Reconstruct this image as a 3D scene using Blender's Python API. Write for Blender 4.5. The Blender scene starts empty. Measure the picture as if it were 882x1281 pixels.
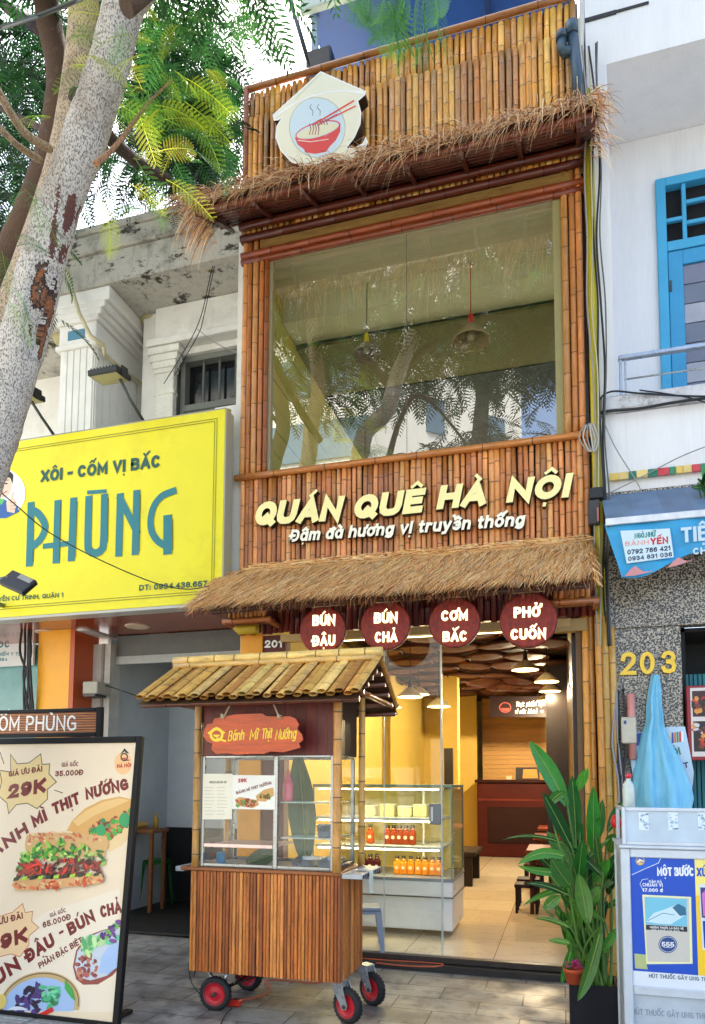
import bpy, math, random, unicodedata
import numpy as np
from mathutils import Vector, Matrix
R = math.radians
C = bpy.context.scene.collection
scene = bpy.context.scene

# ------------------------------------------------------------------ camera
F_PX, PY0, PITCH, YAW, ROLL, EYE = 892.13, 907.27, .08, .28437, .0042567, 1.65
_fw = Vector((-math.sin(YAW)*math.cos(PITCH), math.cos(YAW)*math.cos(PITCH), math.sin(PITCH)))
_rt = Vector((math.cos(YAW), math.sin(YAW), 0)); _up = _rt.cross(_fw)
CR = math.cos(ROLL)*_rt + math.sin(ROLL)*_up; CU = -math.sin(ROLL)*_rt + math.cos(ROLL)*_up; CF = _fw
CAM = Vector((0, 0, EYE))
cd = bpy.data.cameras.new('camera'); co = bpy.data.objects.new('camera', cd); C.objects.link(co)
m4 = Matrix((CR, CU, -CF)).transposed().to_4x4(); m4.translation = CAM
co.matrix_world = m4
cd.sensor_fit = 'HORIZONTAL'; cd.sensor_width = 36; cd.lens = 36*F_PX/882
cd.shift_y = (PY0-640.5)/882; cd.shift_x = 0
cd.clip_start = .05; cd.clip_end = 2000
scene.camera = co

# ------------------------------------------------------------------ light
SUN_EL, SUN_AZ = 60, 200          # degrees; azimuth from -Y (behind the camera) towards +X: the sun stands behind the shop row
w = bpy.data.worlds.new("World"); scene.world = w; w.use_nodes = True
nt = w.node_tree; bg = nt.nodes['Background']
sky = nt.nodes.new('ShaderNodeTexSky'); sky.sky_type = 'NISHITA'; sky.sun_disc = False
sky.sun_elevation = R(SUN_EL); sky.sun_rotation = R(180+SUN_AZ*-1)
sky.air_density = 1.0; sky.dust_density = 2.0
tc = nt.nodes.new('ShaderNodeTexCoord'); ns = nt.nodes.new('ShaderNodeTexNoise')
ns.inputs['Scale'].default_value = 2.6; ns.inputs['Detail'].default_value = 7
rp = nt.nodes.new('ShaderNodeValToRGB'); rp.color_ramp.elements[0].position = .58; rp.color_ramp.elements[1].position = .84; rp.color_ramp.elements[1].color = (.62, .62, .62, 1)
mx = nt.nodes.new('ShaderNodeMixRGB'); mx.inputs[2].default_value = (4.6, 4.7, 4.85, 1)
nt.links.new(tc.outputs['Generated'], ns.inputs['Vector']); nt.links.new(ns.outputs[0], rp.inputs[0])
nt.links.new(rp.outputs[0], mx.inputs[0]); nt.links.new(sky.outputs[0], mx.inputs[1])
nt.links.new(mx.outputs[0], bg.inputs[0]); bg.inputs[1].default_value = .15
sl = bpy.data.lights.new('sun', 'SUN'); so = bpy.data.objects.new('sun', sl); C.objects.link(so)
sl.energy = 4.8; sl.angle = R(11); sl.color = (1, .95, .87)
sd = Vector((math.sin(R(SUN_AZ))*math.cos(R(SUN_EL)), -math.cos(R(SUN_AZ))*math.cos(R(SUN_EL)), math.sin(R(SUN_EL))))
so.rotation_euler = (-sd).to_track_quat('-Z', 'Y').to_euler(); so.location = (0, -5, 20)
vs = scene.view_settings; scene.display_settings.display_device = 'sRGB'
vs.view_transform = 'Standard'; vs.look = 'None'; vs.gamma = 1; vs.use_curve_mapping = False; vs.exposure = 1.93
scene.render.engine = 'CYCLES'
cy = scene.cycles
cy.use_denoising = True; cy.max_bounces = 8; cy.diffuse_bounces = 4; cy.glossy_bounces = 4
cy.transmission_bounces = 6; cy.transparent_max_bounces = 24; cy.sample_clamp_indirect = 8; cy.caustics_reflective = False; cy.caustics_refractive = False

# ------------------------------------------------------------------ pixel rays -> metres (only used to measure the place)
def ray(x, y): x, y = float(x), float(y); return (x-441)*CR - (y-PY0)*CU + F_PX*CF
def AY(x, y, Y): d = ray(x, y); return CAM + d*(Y/d.y)
def AX(x, y, X): d = ray(x, y); return CAM + d*(X/d.x)
def AZ(x, y, Z): d = ray(x, y); return CAM + d*((Z-EYE)/d.z)

def s1(c): c = c/255; return c/12.92 if c <= .04045 else ((c+.055)/1.055)**2.4
def sr(r, g, b): return (s1(r), s1(g), s1(b))

# ------------------------------------------------------------------ materials
MATS = {}
def _nodes(name):
    m = bpy.data.materials.new(name); m.use_nodes = True
    nt = m.node_tree; return m, nt, nt.nodes['Principled BSDF'], nt.nodes.new, nt.links.new
def pm(name, col=None, rough=.6, var=.12, scale=6., stretch=(1, 1, 1), bump=0., bscale=60., metal=0., attr=False, spec=.5,
       dirt=None, dirt_scale=2., dirt_lo=.5, dirt_hi=.7, dirt_amt=.6, coat=0., fine=0.):
    """Principled material: colour (or colour attribute 'Col') x noise variation, optional dirt patches, bump."""
    if name in MATS: return MATS[name]
    m, nt, bs, N, L = _nodes(name)
    tc = N('ShaderNodeTexCoord'); mp = N('ShaderNodeMapping'); mp.inputs['Scale'].default_value = stretch
    L(tc.outputs['Object'], mp.inputs[0])
    if attr:
        a = N('ShaderNodeAttribute'); a.attribute_name = 'Col'; base = a.outputs['Color']
    else:
        a = N('ShaderNodeRGB'); a.outputs[0].default_value = (*col, 1); base = a.outputs[0]
    if var:
        n = N('ShaderNodeTexNoise'); n.inputs['Scale'].default_value = scale; n.inputs['Detail'].default_value = 6
        n.inputs['Roughness'].default_value = .62
        L(mp.outputs[0], n.inputs['Vector'])
        mr = N('ShaderNodeMapRange'); mr.inputs[1].default_value = .28; mr.inputs[2].default_value = .72
        mr.inputs[3].default_value = 1-var; mr.inputs[4].default_value = 1+var*.7; L(n.outputs[0], mr.inputs[0])
        mu = N('ShaderNodeVectorMath'); mu.operation = 'SCALE'; L(base, mu.inputs[0]); L(mr.outputs[0], mu.inputs['Scale'])
        base = mu.outputs[0]
        rr = N('ShaderNodeMapRange'); rr.inputs[3].default_value = max(0, rough-.1); rr.inputs[4].default_value = min(1, rough+.12)
        L(n.outputs[0], rr.inputs[0]); L(rr.outputs[0], bs.inputs['Roughness'])
    else: bs.inputs['Roughness'].default_value = rough
    if fine:
        n3 = N('ShaderNodeTexNoise'); n3.inputs['Scale'].default_value = scale*14; n3.inputs['Detail'].default_value = 3
        L(mp.outputs[0], n3.inputs['Vector'])
        m3 = N('ShaderNodeMapRange'); m3.inputs[1].default_value = .3; m3.inputs[2].default_value = .7
        m3.inputs[3].default_value = 1-fine; m3.inputs[4].default_value = 1+fine*.7; L(n3.outputs[0], m3.inputs[0])
        mu3 = N('ShaderNodeVectorMath'); mu3.operation = 'SCALE'; L(base, mu3.inputs[0]); L(m3.outputs[0], mu3.inputs['Scale']); base = mu3.outputs[0]
    if dirt:
        n2 = N('ShaderNodeTexNoise'); n2.inputs['Scale'].default_value = dirt_scale; n2.inputs['Detail'].default_value = 9
        n2.inputs['Roughness'].default_value = .7
        L(mp.outputs[0], n2.inputs['Vector'])
        m2 = N('ShaderNodeMapRange'); m2.inputs[1].default_value = dirt_lo; m2.inputs[2].default_value = dirt_hi
        m2.inputs[4].default_value = dirt_amt; L(n2.outputs[0], m2.inputs[0])
        mi = N('ShaderNodeMixRGB'); mi.inputs[2].default_value = (*dirt, 1); L(m2.outputs[0], mi.inputs[0]); L(base, mi.inputs[1])
        base = mi.outputs[0]
    L(base, bs.inputs['Base Color'])
    bs.inputs['Metallic'].default_value = metal; bs.inputs['Specular IOR Level'].default_value = spec
    if coat: bs.inputs['Coat Weight'].default_value = coat; bs.inputs['Coat Roughness'].default_value = .12
    if bump:
        nb = N('ShaderNodeTexNoise'); nb.inputs['Scale'].default_value = bscale; nb.inputs['Detail'].default_value = 4
        L(mp.outputs[0], nb.inputs['Vector'])
        bp = N('ShaderNodeBump'); bp.inputs['Strength'].default_value = bump; bp.inputs['Distance'].default_value = .01
        L(nb.outputs[0], bp.inputs['Height']); L(bp.outputs[0], bs.inputs['Normal'])
    MATS[name] = m; return m
def emit(name, col, strength):
    if name in MATS: return MATS[name]
    m, nt, bs, N, L = _nodes(name)
    bs.inputs['Base Color'].default_value = (*col, 1); bs.inputs['Emission Color'].default_value = (*col, 1); bs.inputs['Emission Strength'].default_value = strength
    MATS[name] = m; return m
def emit_attr(name, strength):
    if name in MATS: return MATS[name]
    m, nt, bs, N, L = _nodes(name)
    a = N('ShaderNodeAttribute'); a.attribute_name = 'Col'; L(a.outputs['Color'], bs.inputs['Base Color']); L(a.outputs['Color'], bs.inputs['Emission Color'])
    bs.inputs['Emission Strength'].default_value = strength; MATS[name] = m; return m
def glass(name, refl=.12, tint=(.95, .97, .96), rough=0., ior=1.45):
    """thin pane: fresnel-mixed mirror reflection over a clear, slightly tinted transmission"""
    if name in MATS: return MATS[name]
    m = bpy.data.materials.new(name); m.use_nodes = True; nt = m.node_tree; nt.nodes.clear(); N = nt.nodes.new; L = nt.links.new
    out = N('ShaderNodeOutputMaterial'); tr = N('ShaderNodeBsdfTransparent'); tr.inputs[0].default_value = (*tint, 1)
    gl = N('ShaderNodeBsdfGlossy'); gl.inputs['Roughness'].default_value = rough; gl.inputs[0].default_value = (1, 1, 1, 1)
    lw = N('ShaderNodeLayerWeight'); lw.inputs['Blend'].default_value = .5
    mr = N('ShaderNodeMapRange'); mr.inputs[3].default_value = refl; mr.inputs[4].default_value = 1.0
    pw = N('ShaderNodeMath'); pw.operation = 'POWER'; pw.inputs[1].default_value = 4.5
    L(lw.outputs['Facing'], pw.inputs[0]); L(pw.outputs[0], mr.inputs[0])
    mx = N('ShaderNodeMixShader'); L(mr.outputs[0], mx.inputs[0]); L(tr.outputs[0], mx.inputs[1]); L(gl.outputs[0], mx.inputs[2]); L(mx.outputs[0], out.inputs[0])
    MATS[name] = m; return m
def leafmat(name, rough=.45, trans=.35, var=.15):
    if name in MATS: return MATS[name]
    m = bpy.data.materials.new(name); m.use_nodes = True; nt = m.node_tree; N = nt.nodes.new; L = nt.links.new; bs = nt.nodes['Principled BSDF']
    out = nt.nodes['Material Output']
    a = N('ShaderNodeAttribute'); a.attribute_name = 'Col'
    bs.inputs['Roughness'].default_value = rough; L(a.outputs['Color'], bs.inputs['Base Color'])
    t = N('ShaderNodeBsdfTranslucent'); hs = N('ShaderNodeHueSaturation'); hs.inputs['Value'].default_value = 1.2; hs.inputs['Hue'].default_value = .485
    L(a.outputs['Color'], hs.inputs['Color']); L(hs.outputs[0], t.inputs[0])
    mx = N('ShaderNodeMixShader'); mx.inputs[0].default_value = trans; L(bs.outputs[0], mx.inputs[1]); L(t.outputs[0], mx.inputs[2]); L(mx.outputs[0], out.inputs[0])
    MATS[name] = m; return m

# ------------------------------------------------------------------ mesh builder
class MB:
    def __init__(s): s.v = []; s.f = []; s.c = []; s.sm = []; s.mi = []; s.col = (1, 1, 1); s.smooth = False; s.m = 0
    def add(s, vs, fs, col=None, smooth=None):
        b = len(s.v); s.v.extend(tuple(x) for x in vs); c = col if col is not None else s.col; sm = s.smooth if smooth is None else smooth
        for f in fs: s.f.append(tuple(i+b for i in f)); s.c.append(c); s.sm.append(sm); s.mi.append(s.m)
    def box(s, a, b, col=None, M=None):
        (x0, y0, z0), (x1, y1, z1) = a, b
        vs = [(x0, y0, z0), (x1, y0, z0), (x1, y1, z0), (x0, y1, z0), (x0, y0, z1), (x1, y0, z1), (x1, y1, z1), (x0, y1, z1)]
        if M is not None: vs = [M @ Vector(p) for p in vs]
        s.add(vs, [(0, 3, 2, 1), (4, 5, 6, 7), (0, 1, 5, 4), (1, 2, 6, 5), (2, 3, 7, 6), (3, 0, 4, 7)], col, False)
    def bbox(s, a, b, bev=.006, col=None, M=None):
        """box with chamfered edges"""
        (x0, y0, z0), (x1, y1, z1) = a, b; e = min(bev, (x1-x0)*.45, (y1-y0)*.45, (z1-z0)*.45)
        vs = []; idx = {}
        for ax in range(3):
            for sg in (0, 1):
                for u in (0, 1):
                    for v in (0, 1):
                        p = [0, 0, 0]; lo = (x0, y0, z0); hi = (x1, y1, z1); o1, o2 = (ax+1) % 3, (ax+2) % 3
                        p[ax] = hi[ax] if sg else lo[ax]; p[o1] = hi[o1]-e if u else lo[o1]+e; p[o2] = hi[o2]-e if v else lo[o2]+e
                        idx[(ax, sg, u, v)] = len(vs); vs.append(p)
        fs = []
        for ax in range(3):
            fs.append([idx[(ax, 1, 0, 0)], idx[(ax, 1, 1, 0)], idx[(ax, 1, 1, 1)], idx[(ax, 1, 0, 1)]])
            fs.append([idx[(ax, 0, 0, 0)], idx[(ax, 0, 0, 1)], idx[(ax, 0, 1, 1)], idx[(ax, 0, 1, 0)]])
        def key(sx, sy, sz, ax):
            t = (sx, sy, sz); return idx[(ax, t[ax], t[(ax+1) % 3], t[(ax+2) % 3])]
        cen = Vector(((x0+x1)/2, (y0+y1)/2, (z0+z1)/2))
        def addf(q):
            P = [Vector(vs[i]) for i in q]; n = (P[1]-P[0]).cross(P[2]-P[0])
            mid = sum(P, Vector())/len(P)
            fs.append(q if n.dot(mid-cen) > 0 else q[::-1])
        for sx in (0, 1):
            for sy in (0, 1): addf([key(sx, sy, 0, 0), key(sx, sy, 1, 0), key(sx, sy, 1, 1), key(sx, sy, 0, 1)])
            for sz in (0, 1): addf([key(sx, 0, sz, 0), key(sx, 1, sz, 0), key(sx, 1, sz, 2), key(sx, 0, sz, 2)])
        for sy in (0, 1):
            for sz in (0, 1): addf([key(0, sy, sz, 1), key(1, sy, sz, 1), key(1, sy, sz, 2), key(0, sy, sz, 2)])
        for sx in (0, 1):
            for sy in (0, 1):
                for sz in (0, 1): addf([key(sx, sy, sz, 0), key(sx, sy, sz, 1), key(sx, sy, sz, 2)])
        if M is not None: vs = [M @ Vector(p) for p in vs]
        s.add(vs, fs, col, False)
    def quad(s, a, b, c, d, col=None): s.add([a, b, c, d], [(0, 1, 2, 3)], col, False)
    def tube(s, pts, rad, n=8, col=None, cap=True, smooth=True, colf=None, ref=None):
        pts = [Vector(p) for p in pts]; k = len(pts)
        rs = rad if isinstance(rad, (list, tuple)) else [rad]*k
        vs = []; up = Vector(ref) if ref else None
        for i, p in enumerate(pts):
            t = (pts[min(i+1, k-1)]-pts[max(i-1, 0)]).normalized()
            if up is None: up = Vector((0, 0, 1)) if abs(t.z) < .9 else Vector((1, 0, 0))
            x = up.cross(t)
            if x.length < 1e-6: x = Vector((1, 0, 0)).cross(t)
            x.normalize(); y = t.cross(x); up = y
            for j in range(n):
                a = 2*math.pi*j/n; vs.append(p+rs[i]*(math.cos(a)*x+math.sin(a)*y))
        b = len(s.v); s.v.extend(tuple(v) for v in vs)
        c0 = col if col is not None else s.col
        for i in range(k-1):
            cc = colf(i) if colf else c0
            for j in range(n):
                s.f.append((b+i*n+j, b+i*n+(j+1) % n, b+(i+1)*n+(j+1) % n, b+(i+1)*n+j)); s.c.append(cc); s.sm.append(smooth); s.mi.append(s.m)
        if cap:
            s.f.append(tuple(b+j for j in reversed(range(n)))); s.c.append(c0); s.sm.append(False); s.mi.append(s.m)
            s.f.append(tuple(b+(k-1)*n+j for j in range(n))); s.c.append(c0); s.sm.append(False); s.mi.append(s.m)
    def lathe(s, prof, cen=(0, 0, 0), n=24, col=None, axis='z', smooth=True, colf=None, cap=True):
        vs = []
        for (r, h) in prof:
            for j in range(n):
                a = 2*math.pi*j/n; x, y = r*math.cos(a), r*math.sin(a)
                p = (x, y, h) if axis == 'z' else ((x, -h, y) if axis == 'y' else (h, x, y))
                vs.append((p[0]+cen[0], p[1]+cen[1], p[2]+cen[2]))
        b = len(s.v); s.v.extend(vs); c0 = col if col is not None else s.col
        for i in range(len(prof)-1):
            for j in range(n):
                s.f.append((b+i*n+j, b+i*n+(j+1) % n, b+(i+1)*n+(j+1) % n, b+(i+1)*n+j)); s.c.append(colf(i) if colf else c0); s.sm.append(smooth); s.mi.append(s.m)
        for i, rev in ((0, True), (len(prof)-1, False)):
            if cap and prof[i][0] > 1e-5:
                q = [b+i*n+j for j in range(n)]; s.f.append(tuple(q[::-1] if rev else q)); s.c.append(c0); s.sm.append(False); s.mi.append(s.m)
    def prism(s, pts2, fr, depth, col=None, side=None, back=True):
        """outline (u,v) in frame fr=(O,U,V,N) extruded from the face at O back by depth along -N"""
        O, U, V, N = fr; n = len(pts2)
        if n < 3: return
        ar = sum(pts2[i][0]*pts2[(i+1) % n][1]-pts2[(i+1) % n][0]*pts2[i][1] for i in range(n))
        if ar < 0: pts2 = pts2[::-1]
        fv = [O+U*u+V*v for u, v in pts2]; bv = [p-N*depth for p in fv]
        if U.cross(V).dot(N) < 0: order = list(range(n))[::-1]
        else: order = list(range(n))
        s.add(fv, [tuple(order)], col, False)
        if depth:
            fs = [(i, n+i, n+(i+1) % n, (i+1) % n) for i in range(n)]
            if U.cross(V).dot(N) < 0: fs = [f[::-1] for f in fs]
            s.add(fv+bv, fs, side if side is not None else col, False)
            if back: s.add(bv, [tuple(order[::-1])], side if side is not None else col, False)
    def ribbon(s, pts2, t, fr, depth=0, col=None, side=None, cap=.5, closed=False):
        """polyline of thickness t in frame, mitred, as an extruded solid"""
        P = [Vector((p[0], p[1])) for p in pts2]; n = len(P)
        if n < 2: return
        if not closed:
            d0 = (P[1]-P[0]).normalized(); d1 = (P[-1]-P[-2]).normalized(); P[0] = P[0]-d0*t*cap; P[-1] = P[-1]+d1*t*cap
        Lf, Rt = [], []
        for i in range(n):
            a = P[i-1] if (i > 0 or closed) else None; b = P[(i+1) % n] if (i < n-1 or closed) else None
            if a is None: d = (b-P[i]).normalized(); nn = Vector((-d.y, d.x)); k = 1
            elif b is None: d = (P[i]-a).normalized(); nn = Vector((-d.y, d.x)); k = 1
            else:
                d1 = (P[i]-a).normalized(); d2 = (b-P[i]).normalized(); n1 = Vector((-d1.y, d1.x)); n2 = Vector((-d2.y, d2.x))
                nn = n1+n2
                if nn.length < 1e-4: nn = n1
                nn.normalize(); k = min(1/max(nn.dot(n1), .35), 2.2)
            Lf.append(P[i]+nn*t/2*k); Rt.append(P[i]-nn*t/2*k)
        O, U, V, N = fr; to = lambda q: O+U*q.x+V*q.y
        lf = [to(q) for q in Lf]; rt = [to(q) for q in Rt]; m = n if closed else n-1
        flip = U.cross(V).dot(N) < 0
        fs = [(i, n+i, n+(i+1) % n, (i+1) % n) for i in range(m)]
        if flip: fs = [f[::-1] for f in fs]
        s.add(lf+rt, fs, col, False)
        if depth:
            bl = [p-N*depth for p in lf]; br = [p-N*depth for p in rt]
            f2 = []
            for i in range(m):
                j = (i+1) % n
                f2.append((i, j, 2*n+j, 2*n+i)); f2.append((n+j, n+i, 3*n+i, 3*n+j))
            if not closed: f2.append((n, 0, 2*n, 3*n)); f2.append((n-1, 2*n-1, 4*n-1, 3*n-1))
            if flip: f2 = [f[::-1] for f in f2]
            s.add(lf+rt+bl+br, f2, side if side is not None else col, False)
    def build(s, name, mat, parent=None, label=None, cat=None, group=None, kind=None, loc=None):
        me = bpy.data.meshes.new(name); va = np.array(s.v, dtype=np.float64).reshape(-1, 3)
        if parent is not None:
            r = parent; o_ = Vector(parent.get('_w', (0, 0, 0)))
        else:
            if loc is None: loc = ((va[:, 0].min()+va[:, 0].max())/2, (va[:, 1].min()+va[:, 1].max())/2, va[:, 2].min())
            o_ = Vector(loc)
        va = va-np.array(o_)
        me.from_pydata(va.tolist(), [], s.f); 
        mats = mat if isinstance(mat, (list, tuple)) else [mat]
        for m in mats: me.materials.append(m)
        if len(mats) > 1: me.polygons.foreach_set('material_index', s.mi)
        me.polygons.foreach_set('use_smooth', s.sm)
        at = me.color_attributes.new('Col', 'FLOAT_COLOR', 'CORNER')
        lt = np.zeros(len(me.polygons), np.int32); me.polygons.foreach_get('loop_total', lt)
        ca = np.ones((len(s.c), 4), np.float32); ca[:, :3] = np.array(s.c, np.float32)
        at.data.foreach_set('color', np.repeat(ca, lt, axis=0).ravel())
        me.update()
        o = bpy.data.objects.new(name, me); C.objects.link(o)
        if parent is not None: o.parent = parent; o['_w'] = tuple(o_)
        else: o.location = o_; o['_w'] = tuple(o_)
        tag(o, label, cat, group, kind); return o
def tag(o, label=None, cat=None, group=None, kind=None):
    if label: o['label'] = label
    if cat: o['category'] = cat
    if group: o['group'] = group
    if kind: o['kind'] = kind
def thing(name, label, cat, loc=(0, 0, 0), group=None, kind=None):
    o = bpy.data.objects.new(name, None); C.objects.link(o); o.location = loc; o['_w'] = tuple(loc); o.empty_display_size = .1
    tag(o, label, cat, group, kind); return o
def dup(root, loc, rotz=None, label=None, group=None):
    r = root.copy(); C.objects.link(r); r.location = loc
    if rotz is not None: r.rotation_euler = (0, 0, rotz)
    if label: r['label'] = label
    if group: r['group'] = group
    for ch in list(root.children):
        c = ch.copy(); C.objects.link(c); c.parent = r
        for g in list(ch.children):
            d = g.copy(); C.objects.link(d); d.parent = c
    return r
XF = lambda y: (None, Vector((1, 0, 0)), Vector((0, 0, 1)), Vector((0, -1, 0)))   # frame of a wall facing the street
def fr(O, U=(1, 0, 0), V=(0, 0, 1), N=(0, -1, 0)): return (Vector(O), Vector(U), Vector(V), Vector(N))
def fo(f, u, v, n=0): return (f[0]+f[1]*u+f[2]*v+f[3]*n, f[1], f[2], f[3])
def arc(cx, cy, rx, ry, a0, a1, n=8): return [(cx+rx*math.cos(R(a0+(a1-a0)*i/n)), cy+ry*math.sin(R(a0+(a1-a0)*i/n))) for i in range(n+1)]
def jit(c, a, rnd): k = 1+rnd.uniform(-a, a); return tuple(max(0, x*k*(1+rnd.uniform(-a, a)*.3)) for x in c)
def mixc(a, b, t): return tuple(x*(1-t)+y*t for x, y in zip(a, b))
# ------------------------------------------------------------------ lettering (stroke alphabet with Vietnamese marks)
def _sm(*p): return list(p)
G = {
 'A': (.80, [[(0, 0), (.5, 1), (1, 0)], [(.2, .3), (.8, .3)]]),
 'B': (.68, [[(0, 0), (0, 1), (.6, 1), (.86, .93), (.93, .78), (.86, .6), (.6, .53), (.05, .53)], [(.55, .53), (.9, .44), (1, .27), (.9, .07), (.6, 0), (.05, 0)]]),
 'C': (.70, [arc(.5, .5, .5, .5, 48, 312, 14)]),
 'D': (.72, [[(0, 0), (0, 1), (.5, 1), (.8, .92), (.97, .7), (1, .5), (.97, .3), (.8, .08), (.5, 0), (.05, 0)]]),
 'E': (.58, [[(1, 1), (0, 1), (0, 0), (1, 0)], [(.05, .52), (.88, .52)]]),
 'F': (.55, [[(1, 1), (0, 1), (0, 0)], [(.05, .52), (.85, .52)]]),
 'G': (.76, [arc(.5, .5, .5, .5, 45, 290, 13)+[(.8, .04), (1, .12), (1, .46), (.56, .46)]]),
 'H': (.72, [[(0, 0), (0, 1)], [(1, 0), (1, 1)], [(.05, .52), (.95, .52)]]),
 'I': (.0, [[(.5, 0), (.5, 1)]]),
 'K': (.70, [[(0, 0), (0, 1)], [(1, 1), (.08, .42)], [(.3, .56), (1, 0)]]),
 'L': (.56, [[(0, 1), (0, 0), (1, 0)]]),
 'M': (.88, [[(0, 0), (0, 1), (.5, .25), (1, 1), (1, 0)]]),
 'N': (.74, [[(0, 0), (0, 1), (1, 0), (1, 1)]]),
 'O': (.80, [arc(.5, .5, .5, .5, 90, 450, 18)]),
 'P': (.64, [[(0, 0), (0, 1), (.6, 1), (.9, .92), (1, .73), (.9, .52), (.6, .44), (.05, .44)]]),
 'Q': (.80, [arc(.5, .5, .5, .5, 90, 450, 18), [(.6, .28), (1.0, -.05)]]),
 'R': (.68, [[(0, 0), (0, 1), (.6, 1), (.9, .92), (1, .74), (.9, .55), (.6, .47), (.05, .47)], [(.5, .47), (1, 0)]]),
 'S': (.66, [[(.96, .82), (.8, .96), (.5, 1), (.2, .95), (.04, .8), (.06, .64), (.25, .55), (.7, .46), (.94, .36), (1, .22), (.86, .06), (.5, 0), (.15, .05), (0, .2)]]),
 'T': (.64, [[(0, 1), (1, 1)], [(.5, .95), (.5, 0)]]),
 'U': (.72, [[(0, 1), (0, .35), (.07, .14), (.25, .02), (.5, 0), (.75, .02), (.93, .14), (1, .35), (1, 1)]]),
 'V': (.74, [[(0, 1), (.5, 0), (1, 1)]]),
 'X': (.72, [[(0, 0), (1, 1)], [(0, 1), (1, 0)]]),
 'Y': (.72, [[(0, 1), (.5, .45), (1, 1)], [(.5, .5), (.5, 0)]]),
 '0': (.62, [arc(.5, .5, .5, .5, 90, 450, 18)]),
 '1': (.30, [[(.0, .78), (.8, 1), (.8, 0)]]),
 '2': (.60, [[(.02, .74), (.1, .92), (.35, 1), (.65, 1), (.92, .9), (.97, .72), (.85, .52), (0, 0), (1, 0)]]),
 '3': (.60, [[(.03, .82), (.2, .97), (.5, 1), (.85, .93), (.95, .76), (.85, .6), (.45, .53)], [(.45, .53), (.88, .46), (1, .27), (.88, .07), (.5, 0), (.15, .04), (0, .2)]]),
 '4': (.66, [[(.75, 0), (.75, 1), (0, .28), (1, .28)]]),
 '5': (.60, [[(.92, 1), (.12, 1), (.06, .52), (.5, .62), (.88, .52), (1, .3), (.85, .07), (.5, 0), (.12, .05), (0, .2)]]),
 '6': (.62, [[(.92, .86), (.7, 1), (.4, .98), (.1, .75), (0, .4), (.1, .1), (.5, 0), (.9, .1), (1, .3), (.88, .52), (.5, .6), (.08, .45)]]),
 '7': (.58, [[(0, 1), (1, 1), (.3, 0)]]),
 '8': (.62, [arc(.5, .76, .42, .24, -90, 270, 14), arc(.5, .27, .5, .27, -90, 270, 14)]),
 '9': (.62, [[(.08, .14), (.3, 0), (.6, .02), (.9, .25), (1, .6), (.9, .9), (.5, 1), (.1, .9), (0, .7), (.12, .48), (.5, .4), (.92, .55)]]),
 '-': (.30, [[(0, .45), (1, .45)]]), '.': (.0, [[(.5, .0), (.5, .03)]]), ':': (.0, [[(.5, .05), (.5, .08)], [(.5, .58), (.5, .61)]]), ',': (.05, [[(.7, .03), (.2, -.14)]]),
 # lower case: y 0..1 is the x height band unless the stroke rises above
 'a': (.58, [arc(.46, .36, .46, .36, 30, 330, 12), [(1, .72), (1, 0)]]),
 'b': (.58, [[(0, 1), (0, 0)], arc(.52, .36, .48, .36, 150, -150, 12)]),
 'c': (.52, [arc(.5, .36, .5, .36, 50, 310, 11)]),
 'd': (.58, [arc(.46, .36, .46, .36, 30, 330, 12), [(1, 1), (1, 0)]]),
 'e': (.56, [[(.06, .38), (1, .38), (.92, .6), (.7, .71), (.45, .72), (.15, .6), (0, .36), (.12, .1), (.45, 0), (.75, .03), (.95, .16)]]),
 'g': (.58, [arc(.46, .36, .46, .36, 30, 330, 12), [(1, .72), (1, -.1), (.85, -.26), (.5, -.3), (.12, -.22)]]),
 'h': (.55, [[(0, 0), (0, 1)], [(0, .45), (.2, .65), (.55, .72), (.88, .64), (1, .45), (1, 0)]]),
 'i': (.0, [[(.5, 0), (.5, .72)], [(.5, .96), (.5, .99)]]),
 'k': (.54, [[(0, 0), (0, 1)], [(.95, .72), (.08, .3)], [(.35, .42), (1, 0)]]),
 'l': (.0, [[(.5, 0), (.5, 1)]]),
 'm': (.92, [[(0, 0), (0, .72)], [(0, .5), (.15, .68), (.32, .72), (.46, .66), (.5, .5), (.5, 0)], [(.5, .5), (.65, .68), (.82, .72), (.96, .66), (1, .5), (1, 0)]]),
 'n': (.55, [[(0, 0), (0, .72)], [(0, .45), (.2, .65), (.55, .72), (.88, .64), (1, .45), (1, 0)]]),
 'o': (.60, [arc(.5, .36, .5, .36, 90, 450, 14)]),
 'p': (.58, [[(0, .72), (0, -.3)], arc(.52, .36, .48, .36, 150, -150, 12)]),
 'q': (.58, [arc(.46, .36, .46, .36, 30, 330, 12), [(1, .72), (1, -.3)]]),
 'r': (.36, [[(0, 0), (0, .72)], [(0, .4), (.3, .64), (.65, .72), (1, .68)]]),
 's': (.50, [[(.92, .6), (.6, .72), (.25, .7), (.05, .56), (.2, .42), (.8, .3), (1, .16), (.75, .01), (.35, 0), (.02, .12)]]),
 't': (.32, [[(.45, .95), (.45, .12), (.65, 0), (1, .02)], [(0, .7), (1, .7)]]),
 'u': (.55, [[(0, .72), (0, .25), (.12, .06), (.45, 0), (.8, .07), (1, .27)], [(1, .72), (1, 0)]]),
 'v': (.56, [[(0, .72), (.5, 0), (1, .72)]]),
 'x': (.54, [[(0, 0), (1, .72)], [(0, .72), (1, 0)]]),
 'y': (.56, [[(0, .72), (.5, .02)], [(1, .72), (.38, -.28), (.05, -.3)]]),
 '|': (.0, [[(.5, 0), (.5, 1)]]),
}
LOW = set('abcdefghiklmnopqrstuvxy')
ASC = set('bdhklti')
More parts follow.
